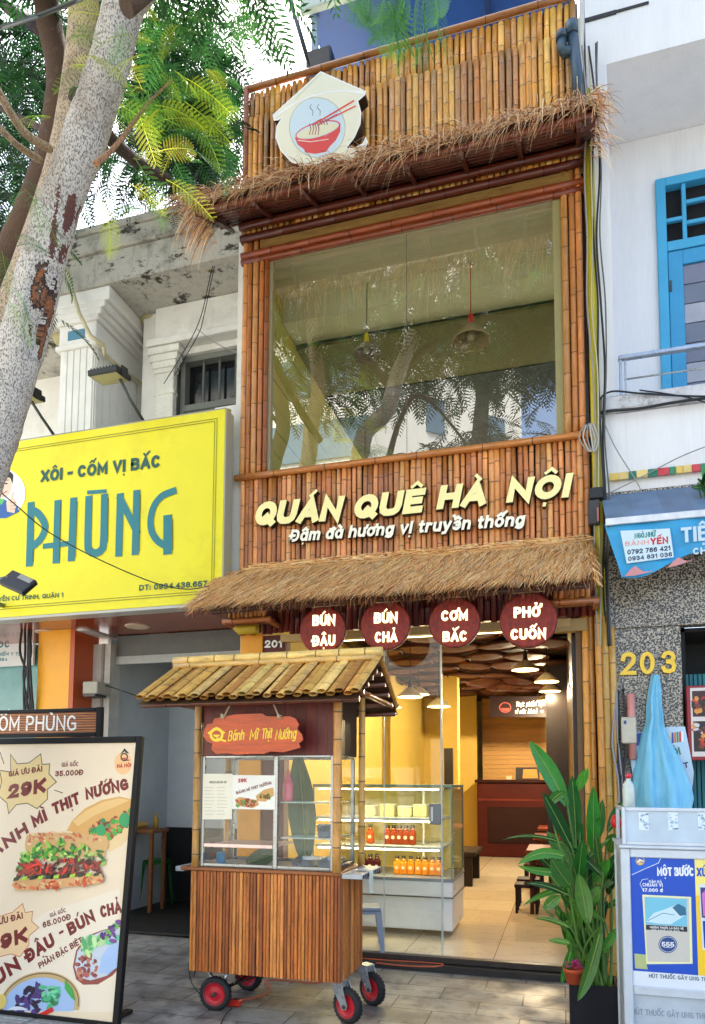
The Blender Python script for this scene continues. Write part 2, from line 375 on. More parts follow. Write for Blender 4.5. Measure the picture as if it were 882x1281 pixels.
def glyph_strokes(ch, t, ws):
    """list of polylines in cap-height units and the advance width"""
    bar = ch in 'Đđ'; b = {'Đ': 'D', 'đ': 'd'}.get(ch, ch)
    dec = unicodedata.normalize('NFD', b); base = dec[0]; marks = dec[1:]
    if base == ' ': return [], .36*ws
    if base not in G: return [], .3
    wd, st = G[base]; W = wd*ws; low = base in LOW
    out = []
    if low and base == 'i' and any(m in marks for m in '\u0300\u0301\u0309\u0303'): st = st[:1]
    for s in st: out.append([(t/2+x*W*(1 if wd else 0), t/2+y*(1-t)) for x, y in s])
    adv = W+t; cx = adv/2; top = (1.0 if (not low or base in ASC - {'i', 't'}) else .72*(1-t)+t)+.10
    if bar:
        if base == 'D': out.append([(-t*.25, .5), (t/2+W*.42, .5)])
        else: out.append([(adv-t/2-W*.55, .80), (adv+t*.2, .80)])
    mt = .15
    if '\u031b' in marks: out.append([(adv-t*.55, (.90 if not low else .66)), (adv+t*.25, (.98 if not low else .74)), (adv+t*.35, (1.12 if not low else .88))])
    hat = '\u0302' in marks or '\u0306' in marks
    if '\u0302' in marks: out.append([(cx-.2, top), (cx, top+mt), (cx+.2, top)])
    if '\u0306' in marks: out.append([(cx-.18, top+mt), (cx-.1, top+.02), (cx+.1, top+.02), (cx+.18, top+mt)])
    ox, oy = (.3, top+.1) if hat else (0, top)
    if '\u0301' in marks: out.append([(cx+ox-.1, oy), (cx+ox+.1, oy+mt*1.1)])
    if '\u0300' in marks: out.append([(cx-ox-.1, oy+mt*1.1), (cx-ox+.1, oy)])
    if '\u0303' in marks: out.append([(cx+ox*.0-.2, top+.03+oy-top), (cx-.1, top+.12+oy-top), (cx+.08, top+.03+oy-top), (cx+.2, top+.13+oy-top)])
    if '\u0309' in marks: out.append([(cx+ox-.08, oy+.16), (cx+ox+.06, oy+.18), (cx+ox+.07, oy+.1), (cx+ox, oy+.06), (cx+ox, oy)])
    if '\u0323' in marks: out.append([(cx, -.2), (cx, -.23)])
    return out, adv
def text(mb, s, f, h, t=.2, ws=1., track=.12, shear=0., col=(0, 0, 0), side=None, depth=0., width=None, align='l', wob=0., rise=0., outline=None):
    """write s with its baseline at the origin of frame f; width (m) squeezes the line to a length"""
    items = []; x = 0
    for ch in s:
        st, adv = glyph_strokes(ch, t, ws); items.append((x, st)); x += adv+track
    tot = x-track; k = 1.
    if width: k = width/(tot*h)
    x0 = {'l': 0, 'c': -tot/2, 'r': -tot}[align]
    rnd = random.Random(len(s)); mt = .13 if t > .13 else t
    for gx, st in items:
        dy = rnd.uniform(-wob, wob)
        for i, pl in enumerate(st):
            q = []
            for (u, v) in pl:
                uu = (x0+gx+u+shear*v)*h*k; q.append((uu, (v+dy)*h+rise*uu))
            cl_ = len(q) > 4 and abs(q[0][0]-q[-1][0])+abs(q[0][1]-q[-1][1]) < 1e-4*h
            if cl_: q = q[:-1]
            is_mark = min(v for _, v in pl) > 1.0 or (max(v for _, v in pl) < -.05)
            mb.ribbon(q, (mt if is_mark else t)*h*(1 if k > .8 else (k+1)/2), fo(f, 0, 0, .00022*(i+1)), depth+.00022*(i+1) if depth else 0, col, side, closed=cl_)
            if outline:
                pass
    return tot*h*k
# ------------------------------------------------------------------ ground
rnd = random.Random(7)
FY = 6.5; XL, XR = -3.11, .30; FZ = .11
def paving_mat():
    m, nt, bs, N, L = _nodes('paving')
    tc = N('ShaderNodeTexCoord'); mp = N('ShaderNodeMapping'); mp.inputs['Rotation'].default_value = (0, 0, R(0)); L(tc.outputs['Object'], mp.inputs[0])
    br = N('ShaderNodeTexBrick'); br.inputs['Scale'].default_value = 1; br.offset = .5
    br.inputs['Brick Width'].default_value = .62; br.inputs['Row Height'].default_value = .31; br.inputs['Mortar Size'].default_value = .006; br.inputs['Mortar Smooth'].default_value = .3
    br.inputs['Color1'].default_value = (*sr(174, 169, 160), 1); br.inputs['Color2'].default_value = (*sr(146, 141, 132), 1); br.inputs['Mortar'].default_value = (*sr(58, 56, 54), 1)
    br.inputs['Bias'].default_value = -.1
    L(mp.outputs[0], br.inputs['Vector'])
    b = br.outputs['Color']
    for sc, lo, hi, amt, c in ((1.1, .44, .60, .6, sr(84, 76, 66)), (5, .5, .64, .6, sr(66, 60, 54)), (90, .45, .7, .4, sr(60, 58, 54)), (2.3, .56, .66, .5, sr(190, 182, 160))):
        n = N('ShaderNodeTexNoise'); n.inputs['Scale'].default_value = sc; n.inputs['Detail'].default_value = 8; n.inputs['Roughness'].default_value = .65; L(mp.outputs[0], n.inputs['Vector'])
        r = N('ShaderNodeMapRange'); r.inputs[1].default_value = lo; r.inputs[2].default_value = hi; r.inputs[4].default_value = amt; L(n.outputs[0], r.inputs[0])
        x = N('ShaderNodeMixRGB'); x.inputs[2].default_value = (*c, 1); L(r.outputs[0], x.inputs[0]); L(b, x.inputs[1]); b = x.outputs[0]
    L(b, bs.inputs['Base Color'])
    n = N('ShaderNodeTexNoise'); n.inputs['Scale'].default_value = 3; n.inputs['Detail'].default_value = 6; L(mp.outputs[0], n.inputs['Vector'])
    r = N('ShaderNodeMapRange'); r.inputs[1].default_value = .35; r.inputs[2].default_value = .65; r.inputs[3].default_value = .32; r.inputs[4].default_value = .72; L(n.outputs[0], r.inputs[0]); L(r.outputs[0], bs.inputs['Roughness'])
    n = N('ShaderNodeTexNoise'); n.inputs['Scale'].default_value = 120; L(mp.outputs[0], n.inputs['Vector'])
    ad = N('ShaderNodeMath'); ad.operation = 'MULTIPLY_ADD'; ad.inputs[1].default_value = .25; L(n.outputs[0], ad.inputs[0]); 
    iv = N('ShaderNodeMath'); iv.operation = 'SUBTRACT'; iv.inputs[0].default_value = 1; L(br.outputs['Fac'], iv.inputs[1]); L(iv.outputs[0], ad.inputs[2])
    bp = N('ShaderNodeBump'); bp.inputs['Strength'].default_value = .5; bp.inputs['Distance'].default_value = .006; L(ad.outputs[0], bp.inputs['Height']); L(bp.outputs[0], bs.inputs['Normal'])
    return m
mb = MB(); mb.box((-300, -300, -.5), (300, 300, -.15))
mb.build('road', pm('asphalt', (.20, .195, .185), rough=.85, var=.3, scale=3, bump=.4, bscale=200, fine=.3), kind='structure')  # out of view; asphalt lightened to bounce sunlight towards the shops
mb = MB(); mb.bbox((-40, -9.3, -.4), (40, -7.0, 0), .02); mb.build('far_pavement', pm('concrete_paving', sr(196, 192, 182), rough=.85, var=.2, scale=3), kind='structure')  # added out of view, pale so it throws sunlight back at the shops
mb = MB(); mb.box((-40, -1.3, -.4), (40, 6.9, 0)); mb.build('pavement', paving_mat(), kind='structure', loc=(0, 0, 0))
mb = MB()
for i in range(60): mb.bbox((-30+i, -1.5, -.4), (-29.006+i, -1.302, .004), .012)
mb.build('kerb', pm('kerbstone', sr(150, 148, 142), rough=.85, var=.2, scale=5, bump=.3), kind='structure')
# tactile strip let into the paving: raised ribs
mb = MB(); c1 = sr(150, 148, 142)
for k in range(18):
    x0 = -3.95+k*.42
    mb.box((x0, 3.98, -.02), (x0+.412, 4.39, .004), jit(c1, .12, rnd))
    for j in range(7): mb.bbox((x0+.015, 4.0+j*.056, .002), (x0+.395, 4.03+j*.056, .009), .003, jit(sr(165, 162, 156), .1, rnd))
mb.build('tactile_paving', pm('tactile', attr=True, rough=.75, var=.3, scale=4, bump=.2, bscale=150, fine=.25), kind='structure')

# ------------------------------------------------------------------ bamboo
M_BAM = pm('bamboo', attr=True, rough=.36, var=.32, scale=9, stretch=(3.5, 3.5, .7), fine=.2, dirt=sr(80, 44, 18), dirt_scale=4.5, dirt_lo=.58, dirt_hi=.70, dirt_amt=.7, coat=.25)
M_BAMH = pm('bamboo_rail', attr=True, rough=.34, var=.35, scale=9, stretch=(.7, 3.5, 3.5), fine=.22, dirt=sr(70, 40, 18), dirt_scale=4, dirt_lo=.58, dirt_hi=.7, dirt_amt=.8, coat=.25)
def culm(mb, p0, p1, r, rnd, col, seg=.24, n=8, dark=.3, ends=True):
    p0, p1 = Vector(p0), Vector(p1); L = (p1-p0).length; d = (p1-p0)/L
    pts, rs, cl = [p0], [r], []
    z = rnd.uniform(.2, 1)*seg; c = jit(col, .16, rnd); dk = tuple(x*dark for x in c); bow = Vector((rnd.uniform(-.003, .003), rnd.uniform(-.003, .003), 0))
    while z < L-.03:
        for dz, k, cc in ((-.012, 1., c), (-.004, 1.09, c), (.0, .97, dk), (.006, 1.05, dk), (.016, 1., c)):
            pts.append(p0+d*(z+dz)+bow); rs.append(r*k); cl.append(cc)
        c = jit(c, .07, rnd); z += seg*rnd.uniform(.8, 1.25)
    pts.append(p1); rs.append(r*rnd.uniform(.94, 1)); cl.append(c)
    mb.tube(pts, rs, n, col, cap=ends, colf=lambda i: cl[i])
def wallculms(mb, x0, x1, y, zf0, zf1, r, rnd, cols, seg=.24, n=8):
    x = x0+r
    while x < x1-r*.6:
        rr = r*rnd.uniform(.80, 1.14); x += 0
        z0 = zf0(x)+rnd.uniform(-.012, .012); z1 = zf1(x)+rnd.uniform(-.012, .012)
        culm(mb, (x, y+rnd.uniform(-.004, .004), z0), (x+rnd.uniform(-.006, .006), y, z1), rr, rnd, rnd.choice(cols), seg, n); x += 2*r*rnd.uniform(.93, 1.04)
TAN = [sr(235, 168, 72), sr(225, 156, 62), sr(244, 184, 86), sr(209, 138, 54), sr(227, 162, 70), sr(184, 132, 70), sr(204, 156, 88)]
RED = [sr(200, 124, 60), sr(180, 104, 48), sr(208, 140, 74), sr(156, 84, 36), sr(212, 150, 84)]
PNL = [sr(222, 150, 84), sr(206, 132, 68), sr(232, 168, 102), sr(186, 112, 54), sr(214, 140, 76), sr(176, 112, 60)]
DRK = [sr(88, 34, 18), sr(74, 28, 14), sr(104, 44, 22), sr(60, 22, 12)]

# ------------------------------------------------------------------ restaurant building
B = thing('restaurant_building', 'narrow three storey eatery clad in bamboo culms with two thatched awnings', 'building', (-1.4, FY, 0))
rnd = random.Random(11)
M_PL = pm('plaster', sr(232, 228, 200), rough=.9, var=.1, scale=3, bump=.15, bscale=40)
# shell: party walls, slabs, back (built hollow so the rooms behind the glass are real)
mb = MB()
mb.box((XL, FY+.06, 0), (XL+.12, 18, 3.9)); mb.box((XR-.12, FY+.06, 0), (XR, 18, 3.9))
mb.box((XL, FY+.06, 3.72), (XR, 18, 4.70)); mb.box((XL, FY+.06, 7.14), (XR, 11.3, 8.9))
mb.box((XL, FY+.07, 4.70), (XL+.12, 11.3, 7.14)); mb.box((XR-.12, FY+.07, 4.70), (XR, 11.3, 7.14))
mb.box((XL+.12, 17.9, .1), (XR-.12, 18, 3.72))
mb.build('wall', M_PL, B)
mb = MB(); mb.box((XL+.12, 11.2, 6.85), (XR-.12, 11.3, 7.138)); mb.build('back_wall', pm('upper_back_wall', sr(96, 88, 62), rough=.9, var=.1), B)  # rear left open below this strip, out of view, so sun brightens the ceiling
# upper bamboo panel in two staggered courses
mb = MB(); seam = lambda x: 8.70+.012*math.sin(x*2.1)-.02*x/3
wallculms(mb, XL+.02, .27, FY, lambda x: 7.35, lambda x: seam(x), .031, rnd, TAN, .26)
wallculms(mb, XL+.02, .27, FY+.02, lambda x: seam(x)-.05, lambda x: 9.02, .031, rnd, TAN, .26)
mb.build('bamboo_cladding', M_BAM, B)
mb = MB(); mb.box((XL, FY+.05, 7.14), (XR-.02, FY+.09, 9.04), sr(70, 40, 20)); mb.build('backing_board', pm('backing', sr(52, 30, 16), rough=.85, var=.2), B)
mb = MB(); culm(mb, (XL-.02, FY-.01, 9.07), (XR-.01, FY-.01, 9.07), .034, rnd, sr(170, 104, 48), .42); culm(mb, (XL-.0, FY-.02, 7.3), (XL-.0, FY-.02, 9.08), .03, rnd, sr(160, 96, 44), .3)
mb.build('top_rail', M_BAMH, B)
# sign panel
mb = MB(); wallculms(mb, XL, XR+.01, FY, lambda x: 3.72, lambda x: 4.735, .0265, rnd, PNL, .2)
mb.build('sign_panel_cladding', M_BAM, B)
mb = MB(); mb.box((XL, FY+.04, 3.7), (XR, FY+.058, 4.75)); mb.build('sign_panel_board', MATS['backing'], B)
mb = MB(); culm(mb, (XL-.05, FY-.03, 4.755), (XR+.03, FY-.03, 4.755), .034, rnd, sr(196, 122, 58), .5); mb.build('sill_rail', M_BAMH, B)
# posts beside the big window
for x0, x1 in ((XL-.01, -2.80), (.085, XR+.0)):
    mb = MB(); wallculms(mb, x0, x1, FY-.01, lambda x: 4.79, lambda x: 7.36, .031, rnd, RED, .3, 10)
    mb.box((x0, FY+.04, 4.72), (x1, FY+.055, 7.3), sr(60, 28, 12)); mb.build('bamboo_post', M_BAM, B)
# head beams above the window
mb = MB(); 
for i, (z, r, c, y) in enumerate(((7.09, .034, sr(128, 58, 26), FY-.02), (7.155, .036, sr(140, 66, 30), FY-.03), (7.33, .04, sr(96, 38, 20), FY-.05), (7.44, .04, sr(110, 44, 22), FY-.09), (7.52, .04, sr(80, 32, 18), FY-.16))):
    culm(mb, (XL-.02, y, z), (XR+.02, y, z), r, rnd, c, .5)
mb.box((XL+.2, FY-.04, 7.195), (XR-.12, FY+.03, 7.285), sr(150, 118, 66)); mb.build('head_beam', M_BAMH, B)
# the big window
WX0, WX1, WZ0, WZ1 = -2.80, .088, 4.775, 7.09
mb = MB()
c = sr(150, 138, 104)
mb.box((WX0-.03, FY+.0, WZ0), (WX0+.012, FY+.055, WZ1), c); mb.box((WX1-.07, FY+.0, WZ0), (WX1+.01, FY+.055, WZ1), sr(150, 140, 90)); mb.box((WX0+.012, FY+.005, WZ0-.03), (WX1-.07, FY+.05, WZ0+.02), sr(190, 180, 160)); mb.box((WX0+.012, FY+.005, WZ1-.03), (WX1-.07, FY+.05, WZ1+.02), c)
win = mb.build('window', pm('window_frame', attr=True, rough=.5, var=.1), B)
mb = MB(); mb.quad((WX0, FY+.03, WZ0), (-1.375, FY+.03, WZ0), (-1.375, FY+.03, WZ1), (WX0, FY+.03, WZ1)); mb.build('pane', glass('big_glass', .32, (.97, .97, .86)), win)
mb = MB(); mb.quad((-1.371, FY+.0302, WZ0), (WX1-.05, FY+.0302, WZ0), (WX1-.05, FY+.0302, WZ1), (-1.371, FY+.0302, WZ1)); mb.build('pane', MATS['big_glass'], win)
mb = MB(); mb.box((-1.3748, FY+.025, WZ0), (-1.3712, FY+.036, WZ1), sr(90, 90, 70)); mb.build('joint_seal', MATS['window_frame'], win)
# upper room: cladded side wall, ceiling beam
mb = MB(); n = 9
for i in range(n):
    z0 = 4.72+i*.27; mb.box((XL+.12, FY+.09, z0), (XL+.15+.004*(i % 2), 11.2, z0+.258), jit(sr(196, 184, 92), .05, rnd))
mb.build('side_panelling', pm('panelling', attr=True, rough=.7, var=.12, scale=3), B)
mb = MB(); mb.box((XL+.16, 7.2, 6.86), (XR-.13, 7.62, 7.138));  mb.build('ceiling_beam', pm('beam_plaster', sr(214, 208, 178), rough=.9, var=.06), B)
mb = MB(); mb.box((XL+.16, FY+.07, 4.70), (XR-.13, 11.19, 4.74)); mb.build('upper_floor', pm('pale_tile', sr(226, 222, 206), rough=.3, var=.05), B)  # unseen floor made pale to bounce daylight up to the ceiling
mb = MB(); mb.box((XL+.16, 7.63, 6.80), (XR-.13, 8.7, 6.84)); mb.build('dropped_ceiling', pm('olive_ceiling', sr(112, 104, 62), rough=.9, var=.08), B)  # olive darkened in colour to stand for shade behind the beam
mb = MB(); mb.box((XL+.16, 8.702, 6.79), (XR-.13, 11.19, 6.84)); mb.box((XR-.135, 8.7, 4.75), (XR-.125, 11.19, 6.79)); mb.build('dark_ceiling', pm('dark_ceiling', sr(26, 24, 18), rough=.8, var=.2), B)  # ceiling and side wall coloured near black for the unlit depth

# upper awning ---------------------------------------------------------------
M_STRAW = pm('straw', attr=True, rough=.7, var=.12, scale=30, spec=.3)
def strand(mb, p, d, L, w_, sag, col, rnd, n=4):
    p = Vector(p); d = Vector(d).normalized(); side = d.cross(Vector((rnd.uniform(-.4, .4), -1, rnd.uniform(-.3, .8)))).normalized()
    vs = []; q = p.copy(); dd = d.copy()
    for i in range(n):
        ww = w_*(1-.75*i/(n-1)); vs += [q-side*ww/2, q+side*ww/2]
        dd = (dd+Vector((0, 0, -sag))).normalized(); q = q+dd*L/(n-1)
    mb.add(vs, [(2*i, 2*i+1, 2*i+3, 2*i+2) for i in range(n-1)], col, False)
STR = [sr(246, 206, 152), sr(230, 178, 126), sr(252, 226, 182), sr(196, 138, 92), sr(238, 192, 142), sr(140, 84, 52)]
rnd = random.Random(5)
mb = MB(); EX0, EX1, EY, EZ = -3.40, .40, 5.90, 7.30
mb.add([(EX0, EY, EZ), (EX1, EY, EZ), (EX1, FY, 7.62), (EX0, FY, 7.62), (EX0, EY, EZ+.05), (EX1, EY, EZ+.05), (EX1, FY, 7.67), (EX0, FY, 7.67)],
       [(3, 2, 1, 0), (4, 5, 6, 7), (0, 1, 5, 4), (1, 2, 6, 5), (3, 0, 4, 7)], sr(62, 26, 16))
ua = mb.build('upper_awning', pm('awning_boards', attr=True, rough=.6, var=.3, scale=8), B)
mb = MB()
for i in range(7):
    t = (i+.5)/7; y = EY+(FY-EY)*t; z = EZ+.32*t-.045
    culm(mb, (EX0+.02, y, z), (EX1-.02, y, z), .036, rnd, rnd.choice(DRK), .45)
for x in np.linspace(EX0+.15, EX1-.15, 8): culm(mb, (x, EY+.02, EZ-.09), (x, FY, 7.5), .022, rnd, sr(84, 34, 20), .4)
mb.build('awning_pole', M_BAMH, ua)
mb = MB()
for i in range(1500):      # matted straw on top
    x = rnd.uniform(EX0-.08, EX1+.06); t = rnd.random()**1.3
    p = (x, EY-.03+(FY-EY)*t, EZ+.05+.34*t+rnd.uniform(0, .03)); a = rnd.gauss(-.25, .35)
    strand(mb, p, (a, -1, -.42+rnd.uniform(-.1, .4)), rnd.uniform(.14, .3), rnd.uniform(.006, .011), .14, jit(rnd.choice(STR), .15, rnd), rnd)
for i in range(1150):      # drooping fringe in loose tufts along the eave
    x = rnd.uniform(EX0-.1, EX1+.06); k = .55+.45*math.sin(x*9)*math.sin(x*3.7)
    strand(mb, (x, EY-.02+rnd.uniform(0, .1), EZ+.06+rnd.uniform(-.02, .08)), (rnd.gauss(-.35, .4), -.6, .1), rnd.uniform(.2, .62)*(.55+.75*max(0, k)), rnd.uniform(.007, .013), rnd.uniform(.22, .6), jit(rnd.choice(STR), .15, rnd), rnd, 6)
for i in range(190):      # side brushes
    for xx, sg in ((EX1, 1), (EX0, -1)):
        strand(mb, (xx+rnd.uniform(-.06, .02)*sg, EY+rnd.uniform(-.05, .5), EZ+rnd.uniform(-.02, .22)), (sg*rnd.uniform(.1, 1), rnd.uniform(-.6, .3), rnd.uniform(-.3, .3)), rnd.uniform(.12, .34), .009, rnd.uniform(.2, .6), jit(rnd.choice(STR[1:]), .15, rnd), rnd, 5)
for i in range(70):
    strand(mb, (EX0+rnd.uniform(-.05, .15), EY+rnd.uniform(0, .3), EZ+rnd.uniform(-.1, .05)), (-.6+rnd.uniform(-.4, .4), -.2, -.5), rnd.uniform(.25, .5), .01, .35, jit(rnd.choice(STR), .15, rnd), rnd, 6)
mb.build('thatch', M_STRAW, ua)

# lower awning ---------------------------------------------------------------
LX0, LX1, LY, LZ = -3.21, .27, 5.85, 3.30; TOPZ = 3.74
mb = MB()
mb.add([(LX0, LY, LZ-.06), (LX1, LY, LZ-.06), (LX1, FY-.03, TOPZ-.1), (LX0, FY-.03, TOPZ-.1), (LX0, LY, LZ), (LX1, LY, LZ), (LX1, FY-.03, TOPZ), (LX0, FY-.03, TOPZ)],
       [(3, 2, 1, 0), (4, 5, 6, 7), (0, 1, 5, 4), (1, 2, 6, 5), (3, 0, 4, 7)], sr(84, 48, 26))
la = mb.build('lower_awning', MATS['awning_boards'], B)
mb = MB(); GOLD = [sr(250, 200, 130), sr(238, 178, 106), sr(252, 220, 164), sr(218, 152, 88), sr(170, 102, 56), sr(246, 192, 120)]
rows = 15
for r_ in range(rows):
    t = r_/(rows-1)
    for i in range(820):
        x = rnd.uniform(LX0-.03, LX1+.03); tt = min(1, max(0, t+rnd.uniform(-.05, .05)))
        p = (x, FY-.05+(LY-FY+.05)*tt, TOPZ+.025+(LZ-TOPZ)*tt+rnd.uniform(0, .03)); cl_ = math.sin(x*5.3+r_*1.7)*math.sin(x*2.1-r_*.9); a = rnd.gauss(-.28+.25*cl_, .18)
        strand(mb, p, (a, -.83, -.56+rnd.uniform(-.06, .05)), rnd.uniform(.16, .30), rnd.uniform(.0035, .0065), .03, jit(rnd.choice(GOLD), .22, rnd), rnd, 3)
for i in range(1500):     # ragged cut edge
    x = rnd.uniform(LX0-.03, LX1+.03)
    strand(mb, (x, LY-.02+rnd.uniform(-.04, .08), LZ-.02+rnd.uniform(-.05, .05)), (rnd.gauss(.05, .3), -.5, -.8), rnd.uniform(.05, .13), .008, .1, jit(rnd.choice([sr(120, 74, 44), sr(84, 52, 34), sr(170, 120, 76), sr(60, 38, 26)]), .2, rnd), rnd, 3)
for i in range(260):
    for xx, sg in ((LX1, 1), (LX0, -1)):
        t = rnd.random(); strand(mb, (xx, FY-.05+(LY-FY)*t, TOPZ+(LZ-TOPZ)*t+rnd.uniform(-.06, .04)), (sg*rnd.uniform(.05, .5), -.7, -.5), rnd.uniform(.08, .2), .008, .15, jit(rnd.choice(GOLD), .22, rnd), rnd, 3)
mb.build('thatch', M_STRAW, la)
mb = MB()     # woven straw roll with its lashing pole at the top
for i in range(1500):
    x = rnd.uniform(LX0+.22, LX1+.0); a = rnd.uniform(0, 1); strand(mb, (x, FY-.04-.05*a, TOPZ+.1-.09*a), (1.0*rnd.choice((-1, 1)), -.15, rnd.uniform(-.6, .2)), rnd.uniform(.06, .13), .007, .05, jit(rnd.choice(GOLD), .2, rnd), rnd, 3)
mb.build('ridge_weave', M_STRAW, la)
mb = MB(); culm(mb, (LX0+.2, FY-.1, TOPZ+.0), (LX1, FY-.1, TOPZ+.0), .024, rnd, sr(206, 150, 84), .5)
mb.build('lashing_pole', M_BAMH, la)
mb = MB()
for i in range(6):
    t = (i+.5)/6; culm(mb, (LX0+.1, LY+(FY-LY)*t, LZ+.37*t-.1), (LX1-.03, LY+(FY-LY)*t, LZ+.37*t-.1), .028, rnd, rnd.choice(DRK), .45)
mb.build('awning_pole', M_BAMH, la)
# dark slatted fascia behind the round signs
mb = MB(); wallculms(mb, XL+.05, .30, FY-.06, lambda x: 3.10 if x > -2.55 else 3.115, lambda x: 3.74, .03, rnd, [sr(112, 34, 24), sr(96, 28, 20), sr(128, 44, 28)], .5)
mb.build('fascia_slats', M_BAM, B)
mb = MB(); mb.box((-2.62, FY-.07, 3.02), (.1, FY+.02, 3.09), sr(196, 164, 104)); mb.box((-.1, FY-.06, 2.98), (.24, FY+.03, 3.088), sr(170, 140, 84)); mb.build('door_header', pm('header', attr=True, rough=.5, var=.1), B)
# box brackets under the awning ends
for x0, x1, zz in ((-3.06, -2.62, 3.18), (-.06, .30, 3.16)):
    mb = MB(); wallculms(mb, x0+.02, x1-.02, FY-.36, lambda x: zz+.03, lambda x: zz+.28, .022, rnd, RED, .3)
    culm(mb, (x0-.03, FY-.38, zz), (x1+.03, FY-.38, zz), .026, rnd, sr(176, 104, 56), .4); culm(mb, (x0-.03, FY-.30, zz+.0), (x1+.03, FY-.30, zz+.0), .026, rnd, sr(150, 84, 40), .4)
    for x in (x0, x1): culm(mb, (x, FY-.4, zz-.01), (x, FY-.06, zz-.01), .026, rnd, sr(160, 90, 44), .4)
    mb.box((x0, FY-.34, zz+.02), (x1, FY-.07, zz+.05), sr(80, 36, 20)); mb.build('bamboo_bracket', M_BAMH, B)
# ground floor posts
mb = MB(); wallculms(mb, .19, .36, FY-.02, lambda x: FZ-.1, lambda x: 3.15, .029, rnd, TAN[:2]+RED[:3], .34, 10)
for x, r_, c_, zt in ((.345, .03, sr(200, 140, 62), 3.1), (.40, .031, sr(214, 160, 78), 3.08), (.455, .029, sr(220, 172, 92), 2.98)): culm(mb, (x, FY-.1, 0), (x-.02, FY-.1, zt), r_, rnd, c_, .4, 10)
mb.build('bamboo_post', M_BAM, B)
mb = MB(); mb.box((-3.055, FY-.05, 0), (-2.82, FY+.2, 3.12)); mb.build('orange_pier', pm('orange_paint', sr(238, 160, 30), rough=.5, var=.1, dirt=sr(190, 110, 20), dirt_amt=.3), B)
mb = MB(); mb.box((-2.82, FY-.03, 0), (-2.58, FY+.1, 3.10)); mb.build('door_jamb', pm('dark_red_panel', sr(92, 30, 24), rough=.5, var=.25, scale=6, stretch=(6, 6, .6)), B)
mb = MB(); mb.box((.145, FY-.0, FZ), (.19, FY+.12, 3.0)); mb.build('door_jamb', pm('yellow_paint', sr(112, 84, 46), rough=.6, var=.1), B)
# doorstep
mb = MB(); mb.bbox((XL, FY-.18, -.02), (XR, FY+.02, .055), .008, sr(44, 40, 40)); mb.bbox((XL, FY-.09, .056), (XR, FY+.10, FZ-.002), .006, sr(60, 48, 42)); mb.build('doorstep', pm('step_stone', attr=True, rough=.4, var=.35, scale=8, fine=.3), B)
# shop-front glass with steel edge and lock
mb = MB(); mb.quad((-2.58, FY+.03, FZ), (-1.06, FY+.03, FZ), (-1.06, FY+.03, 3.02), (-2.58, FY+.03, 3.02)); sg = mb.build('shopfront_glass', glass('shop_glass', .06, (.93, .95, .88)), B)
mb = MB(); mb.box((-1.062, FY+.02, FZ), (-1.046, FY+.04, 3.02), sr(210, 214, 196)); mb.box((-1.6, FY+.022, FZ), (-1.594, FY+.038, 3.02), sr(196, 204, 190)); mb.build('glass_edge', pm('glass_edge', attr=True, rough=.25, var=.05), sg)
mb = MB(); mb.bbox((-1.165, FY+.005, 1.27), (-1.066, FY+.055, 1.46), .006, sr(130, 134, 138)); mb.bbox((-1.15, FY-.012, 1.30), (-1.13, FY+.006, 1.43), .004, sr(214, 214, 210)); mb.build('lock', pm('steel', attr=True, rough=.35, var=.12, metal=.7), sg)
# interior surfaces
M_YW = pm('yellow_wall', sr(216, 186, 92), rough=.7, var=.07, scale=2)
mb = MB(); mb.box((XL+.12, FY+.1, FZ), (XL+.16, 16.0, 3.7)); mb.box((XL+.16, 15.9, FZ), (-1.78, 16.0, 3.7)); mb.box((-2.02, 12.4, FZ), (-1.72, 12.7, 3.69)); mb.build('yellow_wall', M_YW, B)
mb = MB(); mb.box((-1.955, 12.385, 1.12), (-1.80, 12.41, 2.25)); mb.build('wall_slot', pm('black_panel', sr(28, 18, 14), rough=.3, var=.1), B)
mb = MB()
for i in range(34): mb.box((-1.76, 16.9, FZ+i*.104), (.2, 16.93+.004*(i % 2), FZ+.100+i*.104), jit(sr(250, 190, 108), .06, rnd))
mb.build('wood_panelling', pm('wood_panel', attr=True, rough=.5, var=.15, scale=4, stretch=(.6, 4, 8)), B)
mb = MB(); mb.box((XR-.19, FY+.13, FZ), (XR-.13, 17, 3.7), sr(46, 22, 16)); mb.box((-.22, 11.8, FZ), (XR-.17, 12, 3.7), sr(34, 18, 14)); mb.build('dark_side_wall', pm('dark_side', attr=True, rough=.35, var=.3, scale=3), B)
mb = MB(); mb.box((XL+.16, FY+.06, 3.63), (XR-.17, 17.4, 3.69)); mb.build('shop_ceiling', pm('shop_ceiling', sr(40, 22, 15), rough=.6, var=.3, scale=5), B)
mb = MB(); mb.box((XL+.16, FY-.01, FZ-.06), (XR-.13, 17.9, FZ))
